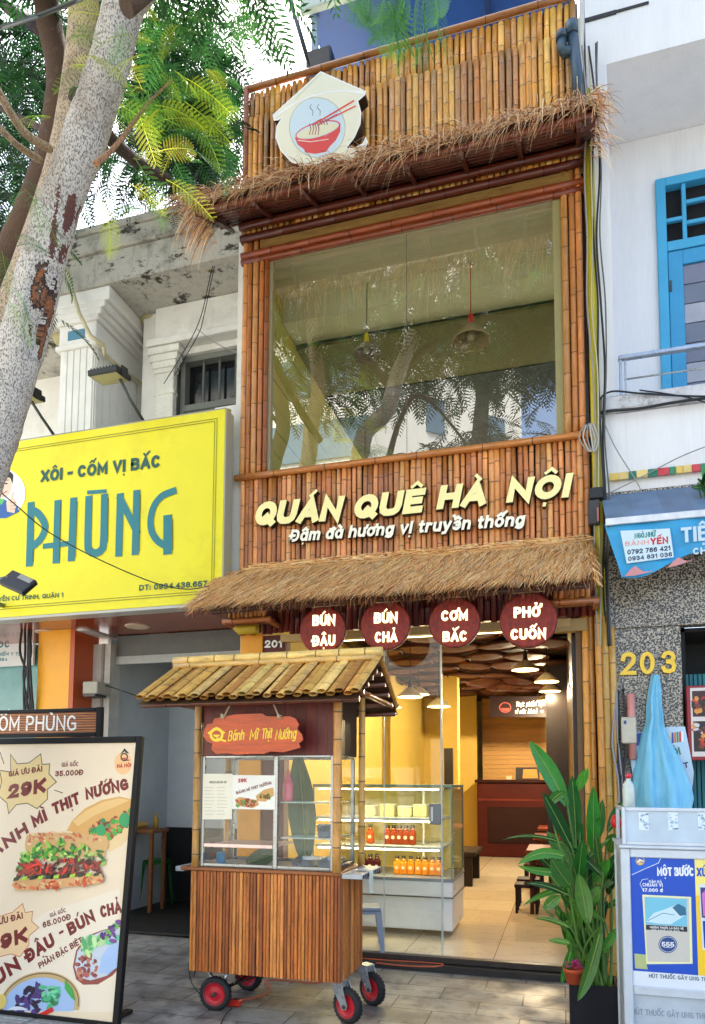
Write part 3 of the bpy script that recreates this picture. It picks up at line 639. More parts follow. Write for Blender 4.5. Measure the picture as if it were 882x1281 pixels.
def floor_mat():
    m, nt, bs, N, L = _nodes('shop_floor_tiles'); tc = N('ShaderNodeTexCoord')
    br = N('ShaderNodeTexBrick'); br.offset = 0; br.inputs['Scale'].default_value = 1; br.inputs['Brick Width'].default_value = .8; br.inputs['Row Height'].default_value = .8; br.inputs['Mortar Size'].default_value = .003
    br.inputs['Color1'].default_value = (*sr(226, 214, 190), 1); br.inputs['Color2'].default_value = (*sr(214, 200, 174), 1); br.inputs['Mortar'].default_value = (*sr(120, 104, 84), 1); L(tc.outputs['Object'], br.inputs['Vector'])
    n = N('ShaderNodeTexNoise'); n.inputs['Scale'].default_value = 2.2; n.inputs['Detail'].default_value = 9; n.inputs['Distortion'].default_value = 1.2; L(tc.outputs['Object'], n.inputs['Vector'])
    r = N('ShaderNodeMapRange'); r.inputs[1].default_value = .47; r.inputs[2].default_value = .5; r.inputs[4].default_value = .0; L(n.outputs[0], r.inputs[0])
    cr = N('ShaderNodeValToRGB'); cr.color_ramp.elements[0].position = .48; cr.color_ramp.elements[1].position = .52; e = cr.color_ramp.elements.new(.5); e.color = (1, 1, 1, 1); cr.color_ramp.elements[2].color = (0, 0, 0, 1); L(n.outputs[0], cr.inputs[0])
    mu = N('ShaderNodeMath'); mu.operation = 'MULTIPLY'; mu.inputs[1].default_value = .3; L(cr.outputs[0], mu.inputs[0])
    mx = N('ShaderNodeMixRGB'); mx.inputs[2].default_value = (*sr(170, 146, 112), 1); L(mu.outputs[0], mx.inputs[0]); L(br.outputs['Color'], mx.inputs[1]); L(mx.outputs[0], bs.inputs['Base Color']); bs.inputs['Roughness'].default_value = .16
    return m
mb.build('shop_floor', floor_mat(), B)
mb = MB()     # strip light behind the door header
mb.box((-2.2, FY+.12, 3.05), (-.3, FY+.2, 3.12)); mb.build('strip_light', emit('strip_glow', (1, .80, .42), 3.5), B)
# ------------------------------------------------------------------ house on the left (yellow sign)
rnd = random.Random(21)
H = thing('neighbour_house', 'old off white house with mouldy cornice and fluted pilaster above the yellow sign', 'building', (-6.3, 6.9, 0))
M_OLD = pm('old_plaster', sr(226, 225, 216), rough=.9, var=.14, scale=2.2, bump=.25, bscale=30, dirt=sr(66, 62, 54), dirt_scale=1.6, dirt_lo=.55, dirt_hi=.72, dirt_amt=.5, fine=.08)
M_OLD2 = pm('clean_plaster', sr(234, 233, 228), rough=.9, var=.08, scale=3, bump=.15, bscale=30, dirt=sr(120, 116, 106), dirt_scale=1.2, dirt_lo=.58, dirt_hi=.75, dirt_amt=.35)
def moss_mat():
    m, nt, bs, N, L = _nodes('mouldy_cornice'); tc = N('ShaderNodeTexCoord')
    sp = N('ShaderNodeSeparateXYZ'); L(tc.outputs['Object'], sp.inputs[0])
    b = None; rgb = N('ShaderNodeRGB'); rgb.outputs[0].default_value = (*sr(186, 184, 174), 1); b = rgb.outputs[0]
    for sc, lo, hi, amt, c, st in ((1.3, .52, .66, .75, sr(58, 54, 44), (1, 1, 1)), (14, .5, .66, .35, sr(90, 86, 76), (1, 1, .15)), (2.6, .555, .60, .92, sr(34, 30, 24), (1, 1, 2.2)), (2.1, .66, .69, .7, sr(170, 150, 86), (.7, 1, 2.5))):
        mp = N('ShaderNodeMapping'); mp.inputs['Scale'].default_value = st; L(tc.outputs['Object'], mp.inputs[0])
        n = N('ShaderNodeTexNoise'); n.inputs['Scale'].default_value = sc; n.inputs['Detail'].default_value = 10; n.inputs['Roughness'].default_value = .7; L(mp.outputs[0], n.inputs['Vector'])
        r = N('ShaderNodeMapRange'); r.inputs[1].default_value = lo; r.inputs[2].default_value = hi; r.inputs[4].default_value = amt; L(n.outputs[0], r.inputs[0])
        x = N('ShaderNodeMixRGB'); x.inputs[2].default_value = (*c, 1); L(r.outputs[0], x.inputs[0]); L(b, x.inputs[1]); b = x.outputs[0]
    L(b, bs.inputs['Base Color']); bs.inputs['Roughness'].default_value = .95
    n = N('ShaderNodeTexNoise'); n.inputs['Scale'].default_value = 14; n.inputs['Detail'].default_value = 8; L(tc.outputs['Object'], n.inputs['Vector'])
    bp = N('ShaderNodeBump'); bp.inputs['Strength'].default_value = .4; bp.inputs['Distance'].default_value = .02; L(n.outputs[0], bp.inputs['Height']); L(bp.outputs[0], bs.inputs['Normal'])
    return m
SZ = 7.57
mb = MB(); mb.bbox((-9.5, 6.90, SZ), (-3.15, 8.8, SZ+.40), .01); mb.bbox((-9.5, 6.86, SZ+.402), (-3.15, 8.8, SZ+.63), .012); mb.bbox((-9.5, 6.83, SZ+.632), (-3.15, 8.8, SZ+.72), .012)
mb.build('cornice', moss_mat(), H)
mb = MB(); mb.box((-9.5, 8.4, 3.5), (-3.16, 8.6, SZ)); mb.box((-3.45, 6.56, 3.475), (-3.125, 6.7, 5.6)); mb.box((-3.3, 6.75, 5.6), (-3.14, 8.4, SZ)); mb.build('wall', M_OLD2, H)
mb = MB(); x0 = -5.0     # window bay set forward
mb.box((x0, 7.55, 3.4), (-4.62, 8.4, SZ)); mb.box((-4.62, 7.55, 6.95), (-3.31, 8.4, SZ)); mb.box((-4.62, 7.55, 3.4), (-3.31, 8.4, 5.2)); mb.build('window_bay', M_OLD2, H)
mb = MB(); mb.bbox((-4.78, 7.46, 7.12), (-3.31, 7.55, SZ-.003), .01); mb.bbox((-4.86, 7.38, 7.03), (-3.31, 7.55, 7.118), .012); mb.build('lintel', M_OLD2, H)
mb = MB()
mb.bbox((-4.75, 7.46, 3.4), (-4.50, 7.549, 6.7), .008); mb.bbox((-4.77, 7.45, 6.42), (-4.48, 7.549, 6.45), .004)
for i, (z, e) in enumerate(((6.70, .02), (6.76, .04), (6.84, .07), (6.93, .10))): mb.bbox((-4.75-e, 7.46-e*.6, z), (-4.50+e, 7.548, z+.058+.03*(i > 0)), .006)
mb.build('small_pilaster', M_OLD, H)
mb = MB(); c = sr(120, 124, 118)      # grey timber window
mb.box((-4.48, 7.60, 5.2), (-4.42, 7.72, 6.95), c); mb.box((-4.42, 7.60, 6.88), (-3.31, 7.72, 6.95), c); mb.box((-4.42, 7.60, 6.24), (-3.31, 7.71, 6.32), c); mb.box((-3.80, 7.62, 5.2), (-3.75, 7.70, 6.24), c)
mb.box((-4.42, 7.62, 5.2), (-4.36, 7.69, 6.24), c); mb.box((-4.36, 7.62, 6.14), (-3.8, 7.69, 6.24), c)
for x in (-4.22, -4.07, -3.92): mb.box((x, 7.63, 5.2), (x+.075, 7.68, 6.14), sr(138, 142, 136))
for x in (-4.2, -3.98, -3.76): mb.box((x, 7.64, 6.32), (x+.025, 7.66, 6.88), sr(90, 94, 90))
gw = mb.build('window', pm('grey_timber', attr=True, rough=.6, var=.15, scale=5), H)
mb = MB(); mb.box((-4.42, 7.73, 5.2), (-3.31, 7.75, 6.9)); mb.build('pane', pm('dark_glass', (.012, .014, .016), rough=.08, var=0), gw)
# fluted pilaster with stepped capital
mb = MB(); px0, px1, py0, py1 = -5.77, -5.28, 6.98, 8.0
mb.box((px0, py0, 3.4), (px1, py1, 6.92))
nf = 5
for i in range(nf): mb.bbox((px0+.02+i*(px1-px0-.03)/nf, py0-.015, 3.4), (px0+.012+(i+1)*(px1-px0-.03)/nf, py0+.004, 6.86), .006)
for i in range(7): mb.bbox((px1-.004, py0+.02+i*(py1-py0-.03)/7, 3.4), (px1+.015, py0+.008+(i+1)*(py1-py0-.03)/7, 6.86), .006)
for z0, z1, e in ((6.86, 6.92, .05), (6.922, 7.18, .02), (7.182, 7.24, .06), (7.242, 7.32, .1), (7.322, 7.40, .15), (7.402, SZ-.003, .21)): mb.bbox((px0-e, py0-min(e, .05), z0), (px1+e, py1+e*.3, z1), .01)
mb.build('pilaster', M_OLD2, H)
mb = MB(); mb.bbox((-5.66, py0-.028, 6.98), (-5.42, py0-.018, 7.10), .003); mb.build('number_plate', pm('blue_plate', sr(70, 130, 160), rough=.4, var=.15), H)
mb = MB(); mb.lathe([(.0, -.075), (.09, -.07), (.14, -.045), (.155, -.01), (.155, 0)], (-4.95, 7.68, SZ), 20); mb.build('ceiling_lamp', pm('old_lamp', sr(176, 168, 120), rough=.4, var=.15), H)
mb = MB(); mb.lathe([(.0, -.075), (.09, -.07), (.14, -.045), (.155, -.01), (.155, 0)], (-6.3, 7.68, SZ), 20); mb.build('ceiling_lamp', MATS['old_lamp'], H)
mb = MB(); mb.box((-5.27, 8.31, 5.9), (-4.98, 8.4, 6.66), (.01, .01, .012)); mb.build('ventilation_opening', pm('black_hole', attr=True, rough=.8, var=0), H)  # black box painted for the shade inside the opening
mb = MB(); pts = [AY(84, 335, 6.8), AY(88, 355, 6.8), AY(99, 392, 6.8), AY(113, 420, 6.86), AY(130, 432, 6.93)]
mb.tube(pts, .026, 8); p = pts[-1]
q = [p, Vector((-5.2, 7.05, 6.78)), Vector((-5.2, 7.9, 6.86)), Vector((-5.15, 8.28, 7.02)), Vector((-4.98, 8.30, 7.02)), Vector((-4.96, 8.30, 6.5)), Vector((-5.0, 8.3, 6.4)), Vector((-5.2, 8.3, 6.15)), Vector((-5.22, 8.3, 5.4))]
mb.tube(q, .024, 8); mb.build('conduit', pm('conduit_plastic', sr(206, 196, 160), rough=.55, var=.12), H)
# shop below: soffit, piers, interior
SO = 3.42
mb = MB(); mb.box((-9, 6.32, SO-.0), (-3.10, 7.6, SO+.05)); mb.build('soffit', pm('gloss_soffit', sr(150, 66, 34), rough=.16, var=.12, coat=.3), H)
for x in (-5.85, -4.62):
    mb = MB(); mb.lathe([(.0, -.006), (.10, -.008), (.125, -.012), (.14, -.003), (.14, 0)], (x, 7.02, SO-.001), 24); mb.build('downlight', pm('downlight', sr(226, 206, 180), rough=.5, var=0), H)
mb = MB(); mb.box((-5.9, 6.95, 0), (-5.46, 7.4, SO-.002), sr(246, 170, 36)); mb.box((-5.459, 6.952, 0), (-5.40, 7.4, SO-.002), sr(190, 84, 40)); mb.box((-5.92, 6.94, 0), (-5.44, 6.948, .0), sr(246, 170, 36)); mb.build('orange_pier', pm('orange_gloss', attr=True, rough=.35, var=.08), H)
mb = MB(); mb.box((-5.40, 7.3, 0), (-5.16, 7.5, 3.3), sr(206, 202, 194)); mb.box((-5.27, 7.28, 0), (-5.24, 7.3, 3.3), sr(150, 146, 138)); mb.box((-5.16, 7.42, 3.16), (-3.12, 7.5, 3.41), sr(96, 98, 96)); mb.box((-5.16, 7.40, 3.06), (-3.12, 7.44, 3.155), sr(176, 180, 178)); mb.build('shutter_track', pm('track_metal', attr=True, rough=.5, var=.2, scale=5), H)
mb = MB(); mb.box((-5.3, 8.9, 1.02), (-3.1, 9.0, 3.6), sr(226, 232, 236)); mb.box((-5.3, 8.88, 0), (-3.1, 9.02, 1.019), sr(30, 32, 34)); mb.box((-5.34, 7.5, 0), (-5.3, 11.2, 3.6), sr(210, 216, 220)); mb.box((-3.14, 7.5, 0), (-3.11, 11.2, 3.6), sr(110, 116, 120)); mb.box((-5.3, 7.6, 3.4), (-3.11, 11.2, 3.5), sr(150, 150, 146)); mb.build('shop_interior', pm('grey_interior', attr=True, rough=.8, var=.12, scale=2), H)
mb = MB(); mb.box((-5.3, 7.0, .0), (-3.12, 11.2, .012)); mb.build('dark_floor', pm('dark_floor', sr(40, 38, 36), rough=.5, var=.4, scale=6, fine=.4), H)
mb = MB(); mb.box((-4.1, 8.4, .012), (-3.15, 8.87, .9), sr(16, 16, 16)); mb.build('dark_cabinet', pm('dark_cabinet', attr=True, rough=.5, var=.2), H)
mb = MB(); mb.box((-9.5, 7.6, 0), (-5.9, 7.7, 3.41), sr(120, 168, 170)); mb.box((-7.2, 7.55, 2.25), (-5.92, 7.6, 2.3), sr(90, 120, 120)); mb.box((-7.2, 7.56, 2.05), (-5.92, 7.6, 2.12), sr(196, 208, 204)); mb.box((-7.2, 7.56, 1.2), (-5.92, 7.6, 1.26), sr(196, 208, 204)); mb.build('glazed_front', pm('teal_glazing', attr=True, rough=.15, var=.1), H)

# ------------------------------------------------------------------ white house on the right (203)
W = thing('white_house', 'white rendered house with a balcony recess, blue door and granite ground floor', 'building', (2.5, 6.5, 0))
M_WH = pm('white_render', sr(232, 231, 231), rough=.85, var=.05, stretch=(3.5, 3.5, .22), scale=1.5, bump=.12, bscale=25, dirt=sr(170, 168, 164), dirt_scale=1.1, dirt_lo=.58, dirt_hi=.8, dirt_amt=.4, fine=.03)
RX = .525
mb = MB()
mb.box((.345, 6.5, 4.20), (RX, 8, 13)); mb.box((RX, 6.5, 8.29), (6, 8.4, 13)); mb.box((RX, 6.5, 4.20), (6, 7.0, 4.92)); mb.box((2.6, 6.5, 4.92), (6, 8, 8.29))
mb.box((RX, 7.41, 4.92), (1.03, 7.6, 8.287)); mb.box((1.03, 7.41, 7.77), (2.6, 7.6, 8.287)); mb.box((1.95, 7.41, 4.92), (2.6, 7.6, 7.77)); mb.box((.346, 6.56, 0), (.36, 14, 4.2)); mb.build('wall', M_WH, W)
M_CON = pm('stained_concrete', sr(206, 206, 208), rough=.9, var=.2, scale=6, bump=.4, bscale=60, dirt=sr(60, 58, 54), dirt_scale=9, dirt_lo=.5, dirt_hi=.68, dirt_amt=.7)
mb = MB(); mb.bbox((.39, 6.44, 4.925), (6, 7.42, 5.07), .02); mb.build('balcony_ledge', M_CON, W)
mb = MB(); mb.box((.34, 6.49, 8.76), (.62, 6.499, 8.80)); mb.box((.62, 6.49, 8.77), (.9, 6.499, 8.795)); mb.build('render_crack', pm('dark_stain', sr(60, 60, 62), rough=.9, var=.3), W)
# blue door with transom
c = sr(66, 166, 210); cd_ = sr(56, 150, 198)
mb = MB(); DX0, DX1 = 1.03, 1.93
mb.bbox((DX0, 7.36, 4.93), (DX0+.09, 7.46, 7.77), .005, c); mb.bbox((DX1-.09, 7.36, 4.93), (DX1, 7.46, 7.77), .005, c); mb.bbox((DX0+.09, 7.36, 7.68), (DX1-.09, 7.46, 7.77), .005, c); mb.bbox((DX0+.09, 7.362, 6.98), (DX1-.09, 7.458, 7.08), .005, c)
mb.bbox((DX0+.24, 7.38, 7.08), (DX0+.28, 7.42, 7.68), .004, c); mb.bbox((DX0+.28, 7.38, 7.24), (DX1-.09, 7.42, 7.28), .004, c); mb.bbox((DX0+.28, 7.38, 7.46), (DX1-.09, 7.42, 7.50), .004, c); mb.bbox((DX0+.09, 7.38, 7.30), (DX0+.24, 7.42, 7.34), .004, c)
bd = mb.build('blue_door', pm('blue_paint', attr=True, rough=.45, var=.1, scale=4, fine=.05), W)
mb = MB(); mb.bbox((DX0+.095, 7.37, 4.94), (DX0+.23, 7.43, 6.97), .005, cd_); mb.bbox((DX1-.22, 7.37, 4.94), (DX1-.095, 7.43, 6.97), .005, cd_); mb.bbox((DX0+.23, 7.37, 6.82), (DX1-.22, 7.43, 6.97), .005, cd_); mb.box((DX0+.1, 7.355, 6.55), (DX0+.12, 7.37, 6.66), (.05, .05, .05)); mb.build('leaf_frame', MATS['blue_paint'], bd)
mb = MB()
for i in range(9): mb.box((DX0+.232, 7.395, 4.98+i*.205), (DX1-.222, 7.405, 4.98+i*.205+.195), jit(sr(120, 124, 140), .1, rnd) if i % 3 else sr(170, 172, 182))
mb.build('pane', pm('louvre_glass', attr=True, rough=.18, var=.15, scale=3), bd)
mb = MB(); mb.box((DX0+.02, 7.47, 4.93), (DX1-.02, 7.5, 7.7)); mb.build('dark_backing', pm('dark_void', (.008, .008, .01), rough=.9, var=0), bd)  # near-black sheet stands for the unlit room behind the door
M_ST = pm('stainless', attr=True, rough=.28, var=.15, scale=12, metal=.85)
mb = MB(); s = sr(190, 192, 196)
mb.bbox((.555, 6.46, 5.40), (6, 6.51, 5.44), .006, s); mb.bbox((.56, 6.47, 5.07), (.585, 6.50, 5.40), .004, s); mb.bbox((.605, 6.475, 5.07), (.62, 6.495, 5.40), .003, s); mb.tube([(.6, 6.485, 5.22), (6, 6.485, 5.22)], .008, 8, s)
for x in np.arange(1.5, 6, .95): mb.bbox((x, 6.47, 5.07), (x+.03, 6.50, 5.40), .004, s)
mb.build('balcony_railing', M_ST, W)
# granite ground floor
def granite():
    m, nt, bs, N, L = _nodes('granite'); tc = N('ShaderNodeTexCoord')
    n = N('ShaderNodeTexNoise'); n.inputs['Scale'].default_value = 75; n.inputs['Detail'].default_value = 2; L(tc.outputs['Object'], n.inputs['Vector'])
    cr = N('ShaderNodeValToRGB'); e = cr.color_ramp.elements; e[0].position = .40; e[0].color = (*sr(36, 34, 33), 1); e[1].position = .60; e[1].color = (*sr(196, 184, 164), 1); x = e.new(.5); x.color = (*sr(112, 102, 92), 1)
    L(n.outputs[0], cr.inputs[0]); L(cr.outputs[0], bs.inputs['Base Color']); bs.inputs['Roughness'].default_value = .28; return m
mb = MB(); mb.bbox((.362, 6.47, 0), (.99, 6.6, 2.98), .006); mb.bbox((.362, 6.47, 2.984), (2.6, 6.6, 4.2), .006); mb.bbox((2.3, 6.47, 0), (6, 6.6, 4.2), .006); mb.build('granite_cladding', granite(), W)
mb = MB(); mb.box((.99, 6.6, 0), (1.04, 7.2, 3), sr(16, 16, 18)); mb.box((1.0, 7.2, 0), (2.4, 7.25, 3), sr(14, 15, 17)); mb.box((1.0, 6.6, 2.95), (2.4, 7.2, 2.983), sr(12, 12, 12)); mb.build('dark_doorway', pm('doorway_dark', attr=True, rough=.7, var=.2), W)  # near-black boxes stand for the unlit inside of the doorway
mb = MB()
for i in range(22): mb.bbox((1.07+i*.036, 6.86, .1), (1.10+i*.036, 6.88, 2.62), .004, jit(sr(46, 128, 138), .12, rnd))
mb.build('teal_shutter', pm('teal_paint', attr=True, rough=.5, var=.15), W)

# ------------------------------------------------------------------ tower block across the street (seen in the window's reflection)
T = thing('apartment_block', 'white apartment block across the street with grey glazed bands, seen reflected in the big window', 'building', (-12, -12, 0))
xc = AY(463, 500, 22).x; z1, z2, z3, z4 = (AY(400, y, 22).z for y in (575, 527, 480, 447))
B45 = Vector((.72, -.69, 0)); ca = Vector((xc, -9, 0)); L2 = 6.5
mb = MB(); a = Vector((-26, -9.0, 0)); b = ca; c_ = ca+B45*L2; d_ = c_+Vector((-10, -12, 0)); e_ = Vector((-26, -24, 0)); top = 34
P = [a, b, c_, d_, e_]
mb.add([(p.x, p.y, -.2) for p in P]+[(p.x, p.y, top) for p in P], [(i, (i+1) % 5, 5+(i+1) % 5, 5+i) for i in range(5)]+[(9, 8, 7, 6, 5)])
mb.build('wall', pm('white_block', sr(226, 222, 206), rough=.8, var=.05), T)
for k in range(-3, 5):
    zz = z2+(z4-z2)*k*1.02; 
    mb = MB(); mb.box((-25, -8.98, zz-(z2-z1)), (xc-.02, -8.94, zz), sr(96, 120, 134)); mb.box((xc-2.0, -8.93, zz-(z2-z1)), (xc-1.85, -8.9, zz), sr(226, 228, 226)); mb.build('window_band', pm('band_glass', attr=True, rough=.1, var=.1), T)
for k in range(9):
    for j in range(2):
        zz = 8.0+k*2.9; u = 2.2+j*2.7; p = ca+B45*u+Vector((.69, .72, 0))*.05; q_ = B45*.75; n_ = Vector((.69, .72, 0))*.05
        mb = MB(); vs_ = [p, p+q_, p+q_+Vector((0, 0, 1.25)), p+Vector((0, 0, 1.25))]; vs_ = [v+Vector((0, 0, zz)) for v in vs_]
        mb.add(vs_+[v-n_*2 for v in vs_], [(3, 2, 1, 0), (0, 1, 5, 4), (1, 2, 6, 5), (2, 3, 7, 6), (3, 0, 4, 7)], sr(92, 116, 130)); mb.build('window', MATS['band_glass'], T)

# ------------------------------------------------------------------ trees
def bark_mat():
    m, nt, bs, N, L = _nodes('bark'); tc = N('ShaderNodeTexCoord'); a = N('ShaderNodeAttribute'); a.attribute_name = 'Col'
    b = a.outputs['Color']
    mp = N('ShaderNodeMapping'); mp.inputs['Scale'].default_value = (1, 1, .5); L(tc.outputs['Object'], mp.inputs[0])
    hs = []
    for sc, lo, hi, amt, c, det in ((120, .50, .58, .72, sr(78, 70, 64), 3), (22, .57, .68, .3, sr(130, 114, 98), 6), (3.2, .55, .7, .45, sr(110, 84, 60), 5), (1.7, .70, .715, .9, sr(84, 42, 36), 7)):
        n = N('ShaderNodeTexNoise'); n.inputs['Scale'].default_value = sc; n.inputs['Detail'].default_value = det; L(mp.outputs[0], n.inputs['Vector']); hs.append(n)
        r = N('ShaderNodeMapRange'); r.inputs[1].default_value = lo; r.inputs[2].default_value = hi; r.inputs[4].default_value = amt; L(n.outputs[0], r.inputs[0])
        x = N('ShaderNodeMixRGB'); x.inputs[2].default_value = (*c, 1); L(r.outputs[0], x.inputs[0]); L(b, x.inputs[1]); b = x.outputs[0]
    wv = N('ShaderNodeTexWave'); wv.bands_direction = 'Z'; wv.inputs['Scale'].default_value = 1.6; wv.inputs['Distortion'].default_value = 5; wv.inputs['Detail'].default_value = 3; L(tc.outputs['Object'], wv.inputs['Vector'])
    r = N('ShaderNodeMapRange'); r.inputs[1].default_value = .0; r.inputs[2].default_value = .03; r.inputs[3].default_value = .28; r.inputs[4].default_value = 0; L(wv.outputs['Fac'], r.inputs[0])
    x = N('ShaderNodeMixRGB'); x.inputs[2].default_value = (*sr(70, 60, 52), 1); L(r.outputs[0], x.inputs[0]); L(b, x.inputs[1])
    L(x.outputs[0], bs.inputs['Base Color']); bs.inputs['Roughness'].default_value = .92
    bp = N('ShaderNodeBump'); bp.inputs['Strength'].default_value = .8; bp.inputs['Distance'].default_value = .015; bp.invert = True; L(hs[0].outputs[0], bp.inputs['Height']); L(bp.outputs[0], bs.inputs['Normal'])
    return m
M_BARK = bark_mat(); M_FROND = leafmat('frond_leaf', .5, .42)
from mathutils import noise as mnoise
def roughen(mb, P, n):
    # uneven girth, ridges, a hollow and torn bark patches: real relief and real stains of the trunk
    wounds = [(AY(88, 290, 3.6), .085, .30), (AY(80, 325, 3.6), .06, .22), (AY(64, 385, 3.6), .10, .30), (AY(52, 425, 3.6), .06, .2)]
    for i, p in enumerate(P):
        for j in range(n):
            k = i*n+j; v = Vector(mb.v[k]); d = (v-p); q = v*1.0
            a = .010*mnoise.noise(q*3)+.006*mnoise.noise(q*11)+.0035*mnoise.noise(Vector((q.x*34, q.y*34, q.z*16)))
            for c, rx, rz in wounds[2:]:
                e = ((v.x-c.x)/rx)**2+((v.z-c.z)/rz)**2
                if e < 1 and v.y < p.y: a -= .035*(1-e)
            mb.v[k] = tuple(v+d.normalized()*a)
    for fi, f in enumerate(mb.f):
        if len(f) != 4: continue
        c0 = (Vector(mb.v[f[0]])+Vector(mb.v[f[2]]))/2
        for w_, (c, rx, rz) in enumerate(wounds):
            e = ((c0.x-c.x)/rx)**2+((c0.z-c.z)/rz)**2
            if e < 1.2 and c0.y < c.y+.05:
                q = 1-e+1.1*mnoise.noise(Vector((c0.x*20, c0.y*20, c0.z*5)))+.4*mnoise.noise(c0*60)
                if q > .74: mb.c[fi] = jit(sr(104, 56, 50) if w_ < 2 else (sr(58, 38, 30) if q < 1.0 else sr(150, 92, 56)), .2, rnd)
def smooth_path(pts, rads, k=6, wob=0., rnd=None):
    P = [Vector(p) for p in pts]; out, rr = [], []
    for i in range(len(P)-1):
        p0, p1, p2, p3 = P[max(i-1, 0)], P[i], P[i+1], P[min(i+2, len(P)-1)]
        for j in range(k):
            t = j/k; q = .5*((2*p1)+(p2-p0)*t+(2*p0-5*p1+4*p2-p3)*t*t+(3*p1-p0-3*p2+p3)*t**3); out.append(q); rr.append(rads[i]*(1-t)+rads[i+1]*t)
    out.append(P[-1]); rr.append(rads[-1])
    if wob: rr = [r*(1+rnd.uniform(-wob, wob)) for r in rr]
    return out, rr
def frond_template(detail):
    v, f = [], []; n = 12 if detail else 11
    def zc(x): return -.42*x*x
    for i in range(n):
        s = .16+.84*i/(n-1); Ln = .30*math.sin(math.pi*(.22+.68*i/(n-1)))+.03
        for sg in (1, -1):
            ang = R(68-22*i/n); dx, dy = math.cos(ang), sg*math.sin(ang)
            if detail:
                m_ = max(5, int(Ln/.0215))
                for j in range(m_):
                    u = (j+.5)/m_*Ln; ll = .027*math.sin(math.pi*(.25+.62*j/m_)); hw = .0062
                    for s2 in (1, -1):
                        bx, by = s+dx*u, dy*u; lx, ly = dx*.25-dy*s2*.97, dy*.25+dx*s2*.97
                        z = zc(s)-.25*u*u/.3-.006*abs(u)
                        b = len(v)
                        v += [(bx, by, z), (bx+lx*ll*.45+dx*hw, by+ly*ll*.45+dy*hw, z-.001), (bx+lx*ll, by+ly*ll, z-.006), (bx+lx*ll*.45-dx*hw, by+ly*ll*.45-dy*hw, z-.001)]; f.append((b, b+1, b+2, b+3))
            else:
                nx, ny = -dy, dx; b = len(v); w_ = .024
                v += [(s, 0, zc(s)), (s+dx*Ln*.5+nx*w_, dy*Ln*.5+ny*w_, zc(s)-.01), (s+dx*Ln, dy*Ln, zc(s)-.06), (s+dx*Ln*.5-nx*w_, dy*Ln*.5-ny*w_, zc(s)-.012)]; f.append((b, b+1, b+2, b+3))
    for i in range(6):      # stalk
        x0, x1 = i/6, (i+1)/6; b = len(v); h = .008
        v += [(x0, -h, zc(x0)+.001), (x1, -h, zc(x1)+.001), (x1, h, zc(x1)+.001), (x0, h, zc(x0)+.001)]; f.append((b, b+1, b+2, b+3))
    return np.array(v), np.array(f, np.int64)
TF = {True: frond_template(True), False: frond_template(False)}
def fronds(name, placed, detail, mat, parent, kind=None):
    """placed: (pos, dir, roll, length, colour); one mesh of leaf-sized faces"""
    tv, tf = TF[detail]; nv, nf = len(tv), len(tf); n = len(placed)
    V_ = np.zeros((n*nv, 3)); F_ = np.zeros((n*nf, 4), np.int64); Cc = np.ones((n*nf, 4), np.float32)
    for i, (p, d, ro, ln, c) in enumerate(placed):
        x = Vector(d).normalized(); y = Vector((0, 0, 1)).cross(x)
        if y.length < 1e-3: y = Vector((1, 0, 0))
        y.normalize(); z = x.cross(y); y2 = y*math.cos(ro)+z*math.sin(ro); z2 = x.cross(y2)
        M = np.array([x, y2, z2])*ln; V_[i*nv:(i+1)*nv] = tv@M+np.array(p); F_[i*nf:(i+1)*nf] = tf+i*nv; Cc[i*nf:(i+1)*nf, :3] = c
    o_ = np.array(parent.get('_w', (0, 0, 0))); V_ -= o_
    me = bpy.data.meshes.new(name); me.vertices.add(len(V_)); me.vertices.foreach_set('co', V_.ravel())
    me.loops.add(F_.size); me.loops.foreach_set('vertex_index', F_.ravel().astype(np.int32))
    me.polygons.add(len(F_)); me.polygons.foreach_set('loop_start', np.arange(0, F_.size, 4, dtype=np.int32)); me.polygons.foreach_set('loop_total', np.full(len(F_), 4, np.int32))
    at = me.color_attributes.new('Col', 'FLOAT_COLOR', 'CORNER'); at.data.foreach_set('color', np.repeat(Cc, 4, axis=0).ravel())
    me.materials.append(mat); me.update(calc_edges=True); me.validate()
    o = bpy.data.objects.new(name, me); C.objects.link(o); o.parent = parent; o['_w'] = tuple(o_); return o
rnd = random.Random(33)
TR = thing('street_tree', 'leaning street tree with pale speckled trunks and feathery green fronds beside the yellow sign', 'tree', (-4.0, 3.3, 0))
BK1, BK2, BK3 = sr(206, 199, 190), sr(196, 176, 150), sr(96, 70, 54)
mb = MB()
pts = [Vector((-4.3, 3.6, -.05)), Vector((-4.2, 3.6, 1.2)), Vector((-4.0, 3.6, 2.3))]+[AY(x, y, 3.6) for x, y in ((-30, 610), (2, 515), (31, 420), (52, 335), (75, 255), (104, 180), (138, 75), (158, 0))]+[Vector((-2.28, 3.6, 6.9)), Vector((-2.12, 3.6, 7.4)), Vector((-1.85, 3.6, 8.0))]
P, r_ = smooth_path(pts, [.22, .19, .165, .147, .144, .140, .135, .13, .128, .124, .12, .115, .11, .09], 50, 0, rnd)
mb.tube(P, r_, 110, BK1); roughen(mb, P, 110)
pts = [Vector((-4.18, 3.66, 1.5)), Vector((-4.12, 3.84, 2.3)), AY(-60, 640, 3.95), AY(0, 440, 3.98), AY(50, 300, 3.98), AY(80, 200, 3.98), AY(97, 100, 4.0), AY(105, 0, 3.95), AY(110, -160, 4.1)]
P, r_ = smooth_path(pts, [.13, .135, .13, .125, .12, .112, .106, .1, .08], 6, .02, rnd); mb.tube(P, r_, 18, BK2)
pts = [Vector((-4.2, 3.68, 1.6)), Vector((-4.24, 3.95, 2.5)), AY(-60, 560, 4.1), AY(-16, 400, 4.1), AY(18, 310, 4.15), AY(48, 240, 4.2), AY(68, 165, 4.2), AY(74, 95, 4.3), AY(62, 30, 4.4), AY(52, -40, 4.4), AY(20, -160, 4.3)]
